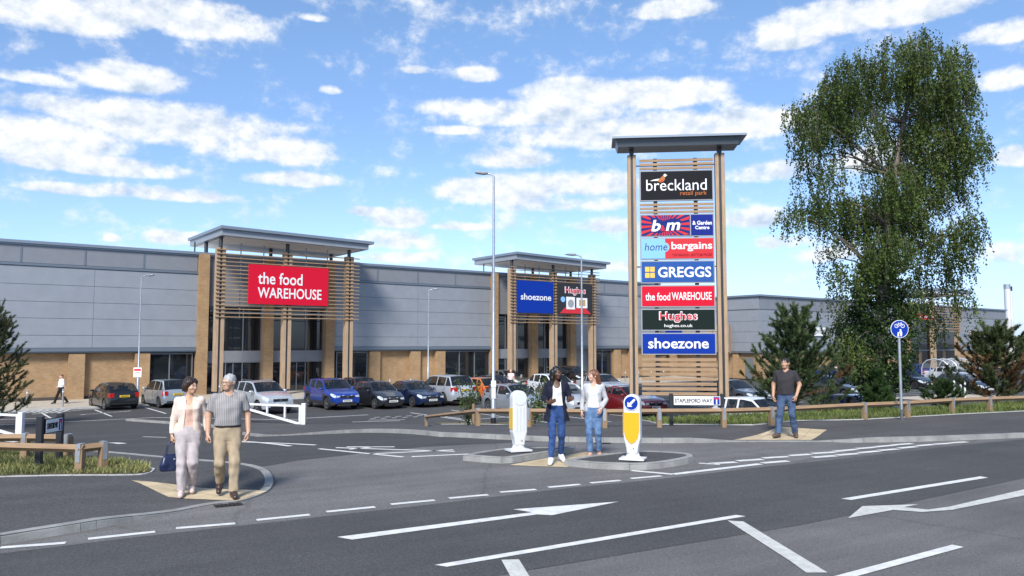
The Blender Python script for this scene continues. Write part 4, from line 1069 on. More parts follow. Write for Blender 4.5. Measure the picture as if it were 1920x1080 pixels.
for a, b in [((-.085, .085), (-.03, .15)), ((-.03, .15), (.055, .15)), ((-.03, .15), (.0, .085)), ((.0, .085), (.055, .15)), ((-.085, .085), (.0, .085)), ((.085, .085), (.05, .175)), ((.03, .175), (.065, .178)), ((-.045, .165), (-.015, .165))]: stroke(a, b)
mb.prism_xz(circle(.02, -.025, .024, 14), -.008, -.0035); mb.prism_xz([(-.01, -.05), (.05, -.05), (.065, -.12), (.05, -.2), (.015, -.2), (.01, -.13), (-.01, -.13)], -.008, -.0035)
mb.prism_xz(circle(-.045, -.10, .017, 12), -.008, -.0035); mb.prism_xz([(-.065, -.12), (-.025, -.12), (-.02, -.205), (-.07, -.205)], -.008, -.0035)
mb.build('path_symbol', I_WHITE, dd)

# flues beyond the right hand block
for px, r, lb in ((1893.5, .45, 'tall pale steel flue beyond the right block, the wider one'), (1899.5, .28, 'narrow pale flue close against the wider one')):
    p = at_depth(px, 660, 118); mb = MB(); top = at_depth(px, 533 if r > .4 else 537, 118).z
    mb.lathe([(r, ZC), (r, top * .5), (r * 1.03, top * .5 + .1), (r, top * .5 + .2), (r, top - .7)], 16)
    o = mb.build('flue', M('pale_flue', (.62, .62, .60), .4, .2), None, smooth=40, loc=(p.x, p.y, 0)); tag(o, lb, 'chimney', 'flues')
    mb = MB(); mb.lathe([(r * 1.04, top - .7), (r * 1.04, top)], 16); mb.build('cap', STUB if r < .4 else STEEL, o)
p = at_depth(2130, 660, 60)
o = empty('pale_building', (p.x + 3, p.y, ZC), R(20)); tag(o, 'small pale flat roofed building at the right edge beyond the pine', 'building')
mb = MB(); mb.box(-4, 6, 0, 8, 0, 4.4); mb.build('wall', M('pale_render', (.50, .55, .56), .7), o)
mb = MB(); mb.box(-4.3, 6.3, -.3, 8.3, 4.403, 4.7); mb.build('roof', CAPM, o)
mb = MB(); mb.box(-3.2, 4, -.03, -.003, 1.1, 2.7); mb.build('window', GLASS, o)

# trolley shelter
p = G(1786, 716); o = empty('trolley_shelter', p, WANG); tag(o, 'curved glass trolley shelter with bowed steel hoops in the far car park', 'shelter')
HO = M('hoop_steel', (.60, .61, .62), .4, .5)
for k in range(5):
    x = -3.4 + k * 1.7; mb = MB()
    mb.tube([(x, -1.2, 0), (x, -1.2, 1.3), (x, -1.05, 1.75), (x, -.7, 2.05), (x, 0, 2.2), (x, .7, 2.05), (x, 1.05, 1.75), (x, 1.2, 1.3), (x, 1.2, 0)], .05, 8); mb.build('hoop', HO, o, smooth=60)
mb = MB()
pr_ = [(-1.18, 1.3), (-1.03, 1.75), (-.68, 2.05), (0, 2.18), (.68, 2.05), (1.03, 1.75), (1.18, 1.3)]
for (y0, z0), (y1, z1) in zip(pr_[:-1], pr_[1:]): mb.add([(-3.4, y0, z0), (3.4, y0, z0), (3.4, y1, z1), (-3.4, y1, z1)], [(0, 1, 2, 3)])
gm = M('shelter_glass', (.75, .8, .82), .08); gm.node_tree.nodes['Principled BSDF'].inputs['Alpha'].default_value = .22
mb.build('roof_glazing', gm, o)
mb = MB()
for z in (.5, .9): mb.box(-3.4, 3.4, -1.25, -1.2, z, z + .06); mb.box(-3.4, 3.4, 1.2, 1.25, z, z + .06)
mb.build('side_rail', HO, o)
first = None
for k in range(3):
    if first is None:
        mb = MB()
        for z, sx in ((.55, .38), (1.0, .46)):
            for y in (-.28, .28): mb.box(-sx, sx, y - .015, y + .015, z, z + .03)
            for x in (-sx, sx): mb.box(x - .015, x + .015, -.28, .28, z, z + .03)
        for x in np.linspace(-.4, .4, 9):
            for y in (-.28, .28): mb.box(x - .006, x + .006, y - .006, y + .006, .55, 1.0)
        for y in (-.25, .25): mb.box(-.42, .42, y - .02, y + .02, .15, .19); mb.cyl((-.36, y, .07), (-.36, y + .03, .07), .07); mb.cyl((.36, y, .07), (.36, y + .03, .07), .07); mb.box(-.36, -.32, y - .02, y + .02, .15, .55)
        first = mb.build('shopping_trolley', STEEL); tr = first; tag(tr, 'wire shopping trolley nested inside the curved shelter', 'trolley', 'trolleys in the shelter')
    else: tr = copy_tree(first)
    q = Vector((p.x, p.y, 0)) + Vector((WD.x, WD.y, 0)) * (-2 + k * .6); tr.location = (q.x, q.y, p.z); tr.rotation_euler = (0, 0, WANG)
# white bay posts by the right hand path
for k, (px, py) in enumerate([(1790, 744), (1802, 742), (1810, 748)]):
    p = G(px, py); mb = MB(); mb.lathe([(.06, 0), (.06, 1.05), (.045, 1.1), (.01, 1.12)], 12)
    o = mb.build('white_post', WHITEP, None, smooth=40, loc=p); tag(o, 'white post standing on the pale path left of the right pine', 'post', 'white posts on the pale path')
struct(drape('path', GP([(1655, 748), (1760, 753), (1870, 752), (1900, 742), (1800, 738), (1720, 744)]), .05, PAVE, 1.0))
# ================================================================== CARS
CGLASS = M('car_glass', (.012, .016, .02), .03, spec=.8); CGLASS.node_tree.nodes['Principled BSDF'].inputs['Alpha'].default_value = .62
SEAT = M('seat_cloth', (.03, .03, .032), .85)
TYRE = M('tyre_rubber', (.014, .014, .015), .85)
RIM = M('alloy_rim', (.48, .49, .50), .3, .85)
RIMD = M('dark_rim', (.10, .10, .11), .35, .8)
CHROME = M('chrome', (.6, .61, .62), .12, 1)
LAMP = M('headlamp', (.62, .66, .68), .08, .2, spec=.8)
TAIL = M('tail_lamp', (.42, .012, .012), .15)
PLATE_W = M('plate_white', (.72, .72, .68), .5); PLATE_Y = M('plate_yellow', (.75, .50, .02), .5); PLATE_INK = M('plate_ink', (.02, .02, .02), .6)
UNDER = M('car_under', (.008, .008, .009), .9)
def paint(name, c, metal=.35, rough=.32): return M('paint_' + name, c, rough, metal, coat=1.0)

# profile by kind: L, W, H, ground clearance, wheel radius, front axle x, rear axle x (nose at +L/2), outline points of the upper edge
KINDS = {
 # hood: (x, z) from nose; A = base of windscreen, B = top of windscreen, C = end of roof, D = bottom of rear glass, E = tail deck end
 'hatch': dict(L=3.95, W=1.68, H=1.46, gc=.20, wr=.305, fa=1.22, ra=-1.24, nose=.68, A=(.98, .96), B=(.28, 1.41), C=(-1.30, 1.42), D=(-1.84, .98), E=(-1.93, .88), belt=.92, beltr=1.0),
 'mpv':   dict(L=3.85, W=1.70, H=1.56, gc=.20, wr=.30, fa=1.22, ra=-1.25, nose=.72, A=(1.08, 1.0), B=(.45, 1.49), C=(-1.40, 1.53), D=(-1.80, 1.02), E=(-1.88, .90), belt=.95, beltr=1.02),
 'suv':   dict(L=4.28, W=1.78, H=1.65, gc=.27, wr=.345, fa=1.30, ra=-1.28, nose=.86, A=(1.02, 1.12), B=(.34, 1.58), C=(-1.35, 1.60), D=(-1.93, 1.16), E=(-2.05, 1.02), belt=1.06, beltr=1.18),
 'bigsuv':dict(L=4.70, W=1.87, H=1.74, gc=.30, wr=.37, fa=1.42, ra=-1.36, nose=.95, A=(1.05, 1.16), B=(.42, 1.68), C=(-1.75, 1.70), D=(-2.16, 1.17), E=(-2.28, 1.05), belt=1.12, beltr=1.16),
 'saloon':dict(L=4.64, W=1.80, H=1.44, gc=.19, wr=.32, fa=1.40, ra=-1.30, nose=.70, A=(.98, .94), B=(.18, 1.39), C=(-.85, 1.39), D=(-1.62, 1.00), E=(-2.22, .97), belt=.90, beltr=.96),
 'estate':dict(L=4.70, W=1.82, H=1.47, gc=.19, wr=.33, fa=1.42, ra=-1.33, nose=.72, A=(1.0, .96), B=(.22, 1.42), C=(-1.75, 1.42), D=(-2.16, 1.0), E=(-2.28, .92), belt=.92, beltr=.99),
 'coupe': dict(L=4.40, W=1.80, H=1.41, gc=.18, wr=.335, fa=1.36, ra=-1.30, nose=.72, A=(1.02, .95), B=(.15, 1.37), C=(-.75, 1.37), D=(-1.78, 1.02), E=(-2.08, .98), belt=.92, beltr=1.04),
}
def interp(pts, x):
    for (x0, z0), (x1, z1) in zip(pts[:-1], pts[1:]):
        if x1 <= x <= x0: return z0 + (z1 - z0) * (x0 - x) / max(1e-6, x0 - x1)
    return pts[0][1] if x > pts[0][0] else pts[-1][1]
def make_car(kind, pm, label, group='cars in the retail park', clad=False, front_plate=True, two_door=False, rim=None, stripe=None, roof_bars=False):
    k = KINDS[kind]; L_, Wd, H = k['L'], k['W'], k['H']; hl = L_ / 2; hw = Wd / 2
    A, B, C_, D, E = k['A'], k['B'], k['C'], k['D'], k['E']; wr = k['wr']; ar = wr + .065; gc = k['gc']
    o = empty('parked_car'); tag(o, label, 'car', group)
    up = [(hl, k['nose'] - .10), (hl - .06, k['nose'] + .02), (hl - .35, k['nose'] + .12), (A[0] + .35, A[1] - .055), A, B, (B[0] - .45, H), ((B[0] + C_[0]) / 2, H), C_, D, E, (-hl, E[1] - .25)]
    up = sorted(up, key=lambda q: -q[0])
    # stations
    xs = {hl, hl - .03, hl - .08, hl - .2, hl - .35, A[0], B[0], C_[0], D[0], E[0], -hl, -hl + .03, -hl + .10, -hl + .22}
    for wx in (k['fa'], k['ra']):
        for j in range(13): xs.add(wx + ar * math.cos(math.pi * j / 12))
    xm = (B[0] + C_[0]) / 2 + .10 if not two_door else C_[0] + .35
    for q in (xm + .05, xm - .05): xs.add(q)
    xq = C_[0] + .28 if kind not in ('saloon', 'coupe') else C_[0] + .02      # last pillar
    for q in (xq, xq - .10): xs.add(q)
    for q in np.linspace(hl - .4, -hl + .3, 16): xs.add(float(q))
    xs = sorted(xs, reverse=True); st = [xs[0]]
    for x in xs[1:]:
        if st[-1] - x > .012: st.append(x)
    def halfw(x):
        f = sst(hl, hl - .75, np.array(x)) if x > 0 else sst(-hl, -hl + .6, np.array(x))
        t = abs(x) / hl
        c = 1 - (.20 if x > 0 else .12) * max(0, (t - .62) / .38) ** 2.2
        return hw * c
    def section(x):
        w = float(halfw(x)); zt = interp(up, x)
        belt = k['belt'] + (k['beltr'] - k['belt']) * float(np.clip((A[0] - x) / (A[0] - D[0]), 0, 1))
        e = max(0, (abs(x) - (hl - .25)) / .25)
        zb = gc + .10 * e * e
        for wx in (k['fa'], k['ra']):
            if abs(x - wx) < ar: zb = max(zb, wr + math.sqrt(max(0, ar * ar - (x - wx) ** 2)))
        green = D[0] <= x <= A[0]
        if green: zbelt = min(belt, zt - .005)
        else: zbelt = zt - .075
        zl = max(zb + .012, min(gc + .20, zbelt - .1)); zm = max(zl + .012, (gc + .20) * .35 + zbelt * .65)
        zbelt = max(zbelt, zm + .01); zt = max(zt, zbelt + .012)
        f = float(np.clip((zt - zbelt) / (H - k['belt']), 0, 1)) if green else 0
        wt = w * (1 - .245 * f) - .05 * (1 - f)
        if not green: wt = w - .10
        return [(w * .955, zb), (w * .995, zl), (w, zm), (w * .965, zbelt), (w * .945, zbelt + .008 if green else zbelt + .03), (wt + .02, zt - (.055 * f + .018)), (wt - .05, zt - .010), (wt * .5, zt + .012), (0, zt + .018)], green
    secs = [section(x) for x in st]; n = len(st); m = 9
    V = []; 
    for x, (s, g) in zip(st, secs):
        # rake the nose and tail a little in plan
        row = [(x, y, z) for y, z in s] + [(x, -y, z) for y, z in s[-2::-1]]
        V += row
    w_ = 2 * m - 1
    body, glass = [], {'windscreen': [], 'rear_window': [], 'side_window': []}
    bm_ = []
    for i in range(n - 1):
        x0, x1 = st[i], st[i + 1]; xmid = (x0 + x1) / 2
        for j in range(w_ - 1):
            js = j if j < m - 1 else w_ - 2 - j                  # strip number from the sill up
            f = (i * w_ + j, i * w_ + j + 1, (i + 1) * w_ + j + 1, (i + 1) * w_ + j)
            kind_ = None
            if js >= 6 and B[0] < xmid < A[0]: kind_ = 'windscreen'
            elif js >= 6 and D[0] < xmid < C_[0]: kind_ = 'rear_window'
            elif js == 4 and D[0] + .22 < xmid < A[0] - .22:
                pillar = (abs(xmid - xm) < .05) or (xq - .10 < xmid < xq) or (kind in ('hatch', 'coupe', 'saloon') and xmid < C_[0] - .22)
                if not pillar: kind_ = 'side_window'
            if kind_: glass[kind_].append(f)
            else:
                body.append(f); bm_.append(1 if js == 0 and clad else (1 if js in (1,) and clad and (abs(xmid - k['fa']) < ar + .06 or abs(xmid - k['ra']) < ar + .06) else (1 if js == 3 and D[0] < xmid < A[0] else 0)))
    body.append(tuple(range(w_ - 1, -1, -1))); bm_.append(1 if False else 0); body.append(tuple((n - 1) * w_ + j for j in range(w_))); bm_.append(0)
    mb = MB(); mb.v = V; mb.f = body; mb.m = bm_
    # inner wheel wells, floor and door shut lines
    s0 = len(mb.v); mb.mi = 1
    mb.box(-hl + .22, hl - .22, -hw * .70, hw * .70, gc - .02, k['belt'] * .82)
    for wx in (k['fa'], k['ra']):
        for sy in (-1, 1):
            mb.box(wx - ar, wx + ar, *(sorted((sy * hw * .70, sy * hw * .705))), gc, k['belt'] * .8)
    mb.box(hl - .30, hl - .0, -hw * .62, hw * .62, gc - .01, gc + .10)
    for sx in ([xm, A[0] - .15, xq - .05] if not two_door else [xm - .1, A[0] - .15]):
        for sy in (-1, 1):
            wv = float(halfw(sx)); zb_ = gc + .18 if all(abs(sx - q) > ar for q in (k['fa'], k['ra'])) else wr + ar
            mb.box(sx - .006, sx + .006, *(sorted((sy * (wv * .985), sy * (wv * 1.003)))), zb_, k['belt'] - .03)
    ob = mb.build('body', [pm, UNDER if not clad else M('grey_plastic_clad', (.03, .03, .033), .6)], o, smooth=32)
    for gname, fs in glass.items():
        groups = [fs] if gname != 'side_window' else [[f for f in fs if V[f[0]][1] > 0], [f for f in fs if V[f[0]][1] < 0]]
        for gf in groups:
            if not gf: continue
            used = sorted({i for f in gf for i in f}); mp = {u: i for i, u in enumerate(used)}
            g = MB(); g.v = [V[u] for u in used]; g.f = [tuple(mp[i] for i in f) for f in gf]; g.m = [0] * len(gf); g.build(gname, CGLASS, o, smooth=40)
    # wheels
    for wx in (k['fa'], k['ra']):
        for sy in (-1, 1):
            we = empty('wheel', (wx, sy * (hw - .11), wr), 0, o)
            mb = MB(); mb.lathe([(wr * .66, -.085), (wr * .93, -.10), (wr, -.075), (wr, .075), (wr * .93, .10), (wr * .66, .085)], 26); mb.xf(Matrix.Rotation(R(90), 4, 'X')); mb.build('tyre', TYRE, we, smooth=40)
            mb = MB(); ro = wr * .67
            for q in range(5):
                a = 2 * math.pi * q / 5; c_, s_ = math.cos(a), math.sin(a)
                for da in (-.16, .16):
                    e1 = (ro * math.cos(a + da), ro * math.sin(a + da))
                    px_, pz_ = -s_ * .022, c_ * .022
                    y0 = sy * .085
                    mb.add([(px_, y0, pz_), (-px_, y0, -pz_), (e1[0] - px_, y0, e1[1] - pz_), (e1[0] + px_, y0, e1[1] + pz_)], [(0, 1, 2, 3)])
            nn = 26; vs = []
            for q in range(nn):
                a = 2 * math.pi * q / nn
                for rr, yy_ in ((ro, .095), (ro * .88, .088)): vs.append((rr * math.cos(a), sy * yy_, rr * math.sin(a)))
            mb.add(vs, [(2 * q, 2 * ((q + 1) % nn), 2 * ((q + 1) % nn) + 1, 2 * q + 1) for q in range(nn)])
            mb.cyl((0, sy * .08, 0), (0, sy * .095, 0), wr * .17, n=12)
            mb.build('rim', rim or RIM, we)
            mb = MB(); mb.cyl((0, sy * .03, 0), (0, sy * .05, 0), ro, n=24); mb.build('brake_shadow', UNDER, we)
    for sx, sy in ((A[0] - 1.02, -.36), (A[0] - 1.02, .36), (A[0] - 1.85, -.36), (A[0] - 1.85, .36)):
        mb = MB(); zb_ = k['belt'] * .70; mb.box(sx - .07, sx + .07, sy - .23, sy + .23, zb_, k['belt'] + .16); mb.box(sx - .05, sx + .05, sy - .13, sy + .13, k['belt'] + .19, k['belt'] + .34); mb.box(sx - .02, sx + .02, sy - .06, sy + .06, k['belt'] + .15, k['belt'] + .2)
        mb.build('seat', SEAT, o, bevel=.03)
    mb = MB(); mb.box(A[0] - .45, A[0] - .05, -hw * .68, hw * .68, k['belt'] * .8, k['belt'] - .02); mb.build('dashboard', SEAT, o)
    # lamps, plates, grille, mirrors, handles follow the shell
    def surf(x, z):                                       # half width of the shell at height z
        s, _ = section(x)
        for (y0, z0), (y1, z1) in zip(s[:-1], s[1:]):
            if z0 <= z <= z1: return y0 + (y1 - y0) * (z - z0) / max(1e-6, z1 - z0)
        return s[2][0]
    nz = k['nose']
    for sy in (-1, 1):
        mb = MB(); q = []
        for x, z0, z1 in ((hl - .015, nz - .16, nz - .055), (hl - .10, nz - .15, nz + .0), (hl - .24, nz - .10, nz + .045), (hl - .40, nz - .02, nz + .06)):
            for z in (z0, z1): q.append((x + .012, sy * (surf(x, z) + .008), z))
        mb.add(q, [(0, 1, 3, 2), (2, 3, 5, 4), (4, 5, 7, 6)])
        xi = hl + .012; yi = surf(hl - .015, nz - .1)
        mb.add([(xi, sy * yi, nz - .16), (xi, sy * yi, nz - .045), (xi + .004, sy * (yi - .22), nz - .055), (xi + .004, sy * (yi - .18), nz - .14)], [(0, 1, 2, 3)])
        mb.build('headlight', LAMP, o)
        mb = MB(); q = []; zt_, zb__ = (k['beltr'] - .06, k['beltr'] - .30)
        for x in (-hl + .02, -hl + .10, -hl + .24):
            for z in (zb__, zt_): q.append((x - .01, sy * (surf(x, z) + .008), z))
        mb.add(q, [(0, 1, 3, 2), (2, 3, 5, 4)])
        y1_ = surf(-hl + .02, zb__)
        mb.add([(-hl - .008, sy * y1_, zb__), (-hl - .008, sy * surf(-hl + .02, zt_), zt_), (-hl - .010, sy * (y1_ - .16), zt_), (-hl - .010, sy * (y1_ - .16), zb__)], [(0, 1, 2, 3)])
        mb.build('tail_light', TAIL, o)
        mb = MB(); xb = A[0] - .28; yb = surf(xb, k['belt'])
        mb.lathe([(.02, -.07), (.08, -.06), (.10, 0), (.085, .055), (.03, .075)], 12, sy=1.25); mb.xf(Matrix.Translation((xb, sy * (yb + .10), k['belt'] + .075)) @ Matrix.Diagonal((.75, .95, .85, 1)))
        mb.box(xb - .03, xb + .03, *(sorted((sy * (yb - .02), sy * (yb + .08)))), k['belt'] + .02, k['belt'] + .05)
        mb.build('mirror', pm, o, smooth=60)
        mb = MB()
        for xh in ((xm + .16, xq + .05) if not two_door else (xm + .1,)): mb.box(xh - .09, xh + .09, *(sorted((sy * (surf(xh, k['belt'] - .13) - .005), sy * (surf(xh, k['belt'] - .13) + .025)))), k['belt'] - .15, k['belt'] - .12)
        mb.build('door_handle', pm, o)
    mb = MB(); mb.box(hl - .02, hl + .022, -.40, .40, nz - .20, nz - .075, 0); mb.box(hl - .02, hl + .028, -.42, .42, nz - .078, nz - .062, 1); mb.box(hl - .02, hl + .027, -.06, .06, nz - .17, nz - .085, 1)
    mb.box(hl - .08, hl + .008, -.55, .55, gc + .05, gc + .16, 0); mb.build('grille', [UNDER, CHROME], o)
    if front_plate:
        mb = MB(); mb.box(hl + .0, hl + .034, -.26, .26, gc + .19, gc + .30); p_ = mb.build('number_plate', PLATE_W, o)
        mb = MB()
        for q in range(7): mb.box(hl + .034, hl + .036, -.22 + q * .062, -.18 + q * .062, gc + .215, gc + .275)
        mb.build('plate_characters', PLATE_INK, p_)
    zpl = k['beltr'] - .24 if kind not in ('saloon', 'coupe') else .62
    mb = MB(); mb.box(-hl - .03, -hl + .0, -.26, .26, zpl - .055, zpl + .055); p_ = mb.build('number_plate', PLATE_Y, o)
    mb = MB()
    for q in range(7): mb.box(-hl - .032, -hl - .03, -.22 + q * .062, -.18 + q * .062, zpl - .03, zpl + .03)
    mb.build('plate_characters', PLATE_INK, p_)
    mb = MB(); mb.box(-hl - .012, -hl + .06, -.6, .6, gc + .12, gc + .20); mb.build('bumper_strip', UNDER, o)
    if roof_bars:
        mb = MB()
        for sy in (-1, 1): mb.tube([(B[0] - .3, sy * hw * .66, H - .02), (B[0] - .4, sy * hw * .66, H + .05), (C_[0] + .2, sy * hw * .66, H + .06), (C_[0] + .1, sy * hw * .66, H - .02)], .018, 6)
        mb.build('roof_bars', CHROME, o)
    if stripe:
        mb = MB(); mb.box(-hl - .016, -hl + .0, -.58, .58, .52, .62); mb.box(-hl - .018, -hl, -.5, .5, .68, .74); mb.build('reflective_strip', stripe, o)
    return o, k

HEAD = math.atan2(-.72, .69)
def place_car(kind, pm, label, l, r, bottom, sgn=1, dyaw=0.0, **kw):
    """stand the car where its outline spans l..r in the photo with its lowest point at row bottom"""
    o, k = make_car(kind, pm, label, **kw); yaw = HEAD + (0 if sgn > 0 else math.pi) + R(dyaw)
    cx, cy = 0.0, 40.0; hl, hw = k['L'] / 2 * .97, k['W'] / 2 * .95
    q = G((l + r) / 2, bottom); cx, cy = q.x, q.y + 1.5
    if bottom > 790: cy = FPX * (CAMZ - ZC) / (bottom - HZ) + 1.5; cx = ((l + r) / 2 - 960) / FPX * cy
    mid0 = (l + r) / 2; dy0 = 0 if mid0 < 600 else (-7 if mid0 < 1000 else (-14 if mid0 < 1450 else -20)); yaw += R(dy0)
    for _ in range(40):
        z = tz(cx, cy) if bottom < 790 else ZC; P = []
        for sx in (-1, 1):
            for sy in (-1, 1):
                x = cx + sx * hl * math.cos(yaw) - sy * hw * math.sin(yaw); y = cy + sx * hl * math.sin(yaw) + sy * hw * math.cos(yaw)
                P.append(project((x, y, z + (.25 if abs(sx) else 0))) + (project((cx + sx * (hl - .75) * math.cos(yaw) - sy * hw * math.sin(yaw), cy + sx * (hl - .75) * math.sin(yaw) + sy * hw * math.cos(yaw), z))[1],))
        mid = (min(p[0] for p in P) + max(p[0] for p in P)) / 2; low = max(p[2] for p in P)
        cx += ((l + r) / 2 - mid) / FPX * cy * .8
        cy *= 1 + (low - bottom) / max(30, low - HZ) * .8
        cx = max(-200, min(200, cx)); cy = max(15, min(200, cy))
    o.location = (cx, cy, tz(cx, cy) + .004); o.rotation_euler = (0, 0, yaw)
    print('car', label[:40], 'size err', round((max(p[0] for p in P) - min(p[0] for p in P)) - (r - l), 1), 'at', round(cx, 1), round(cy, 1))
    return o
P_BLACK = paint('black', (.010, .010, .012)); P_SILVER = paint('silver', (.42, .45, .48), .6); P_PALE = paint('pale_silver', (.55, .58, .61), .5); P_BLUE = paint('blue', (.012, .055, .34), .4); P_CHAR = paint('charcoal', (.03, .033, .04), .5)
P_NAVY = paint('navy', (.012, .025, .075), .4); P_MAROON = paint('maroon', (.06, .03, .035), .3); P_ORANGE = paint('orange', (.55, .16, .03), .1); P_BEIGE = paint('beige_metal', (.16, .14, .12), .5); P_WHITE = paint('white', (.70, .72, .74), 0)
P_RED = paint('red', (.20, .012, .014), .3); P_GREY = paint('dark_grey', (.06, .068, .075), .5); P_GREEN = paint('grey_green', (.055, .065, .062), .5); P_DBLUE = paint('deep_blue', (.01, .04, .22), .3); P_MIDN = paint('midnight', (.02, .028, .04), .5)
for a in [
 ('hatch', P_BLACK, 'black hatchback seen from behind, parked left of the small silver one', 164, 261, 769, -1, dict()),
 ('mpv', P_SILVER, 'small silver hatchback with its tail to the road, right of the black one', 273, 348, 765, -1, dict()),
 ('suv', P_PALE, 'pale silver sport utility car facing out, beside the strolling couple', 431, 552, 777, 1, dict(roof_bars=True)),
 ('suv', P_BLUE, 'bright blue compact sport utility car facing out with dark lower cladding', 565, 680, 769, 1, dict(clad=True)),
 ('hatch', P_MAROON, 'dark maroon hatchback mostly hidden behind the bright blue car', 634, 697, 752, -1, dict()),
 ('hatch', P_CHAR, 'charcoal hatchback facing out, next right of the bright blue car', 660, 757, 767, 1, dict()),
 ('saloon', P_NAVY, 'dark navy saloon facing out, left of the silver off-roader', 724, 828, 764, 1, dict()),
 ('bigsuv', P_PALE, 'boxy silver off-roader with its tail to the road and a black rear window', 784, 884, 761, -1, dict()),
 ('hatch', P_ORANGE, 'orange hatchback with yellow reflective strips, behind the leafy sapling', 864, 927, 753, -1, dict(stripe=M('strip_yellow', (.85, .6, .02), .4))),
 ('saloon', P_BLACK, 'black saloon behind the orange hatchback and the tall street lamp', 893, 966, 746, 1, dict()),
 ('saloon', P_BEIGE, 'beige brown saloon close to the glass shop front of the middle entrance', 925, 980, 729, 1, dict()),
 ('hatch', P_SILVER, 'silver blue hatchback behind the rail fence, right of the tall street lamp', 913, 1016, 776, 1, dict()),
 ('suv', P_WHITE, 'white sport utility car behind the woman in the navy cardigan', 986, 1092, 752, 1, dict()),
 ('hatch', P_PALE, 'pale silver hatchback mostly hidden by the two walking women', 1012, 1102, 775, 1, dict()),
 ('suv', P_BLACK, 'black sport utility car by the shop front, between the two women', 1050, 1098, 724, 1, dict()),
 ('saloon', P_PALE, 'pale silver saloon just behind the dark red coupe', 1083, 1180, 743, 1, dict()),
 ('coupe', P_RED, 'dark red coupe facing out, passing behind the left post of the totem', 1122, 1241, 779, 1, dict(two_door=True)),
 ('saloon', P_GREY, 'dark grey saloon facing out, just right of the totem sign', 1322, 1430, 761, 1, dict()),
 ('hatch', P_WHITE, 'white hatchback half sunk from view behind the grass bank by the totem', 1352, 1502, 822, 1, dict()),
 ('estate', P_GREEN, 'grey green estate car facing out, between the big pine and the birch', 1520, 1624, 750, 1, dict()),
 ('hatch', P_MIDN, 'midnight blue hatchback half sunk behind the bank under the birch', 1553, 1704, 813, 1, dict()),
 ('hatch', P_DBLUE, 'small blue hatchback with its tail turned, next to a black car beyond the pine', 1531, 1573, 716, -1, dict()),
 ('suv', P_BLACK, 'black sport utility car beside the small blue hatchback, beyond the pine', 1566, 1616, 716, 1, dict()),
 ('hatch', P_BLACK, 'black hatchback facing out behind the round path sign pole', 1672, 1735, 730, 1, dict(rim=RIMD)),
 ('hatch', P_DBLUE, 'small blue hatchback with its tail turned, near the trolley shelter', 1694, 1732, 710, -1, dict()),
 ('saloon', P_WHITE, 'white saloon in front of the trolley shelter', 1747, 1822, 718, 1, dict()),
 ('hatch', P_PALE, 'pale silver car partly hidden behind the white saloon by the shelter', 1796, 1830, 706, 1, dict()),
 ('hatch', P_CHAR, 'charcoal hatchback behind the white posts on the pale path', 1782, 1838, 741, 1, dict()),
]:
    place_car(*a[:7], **a[7])
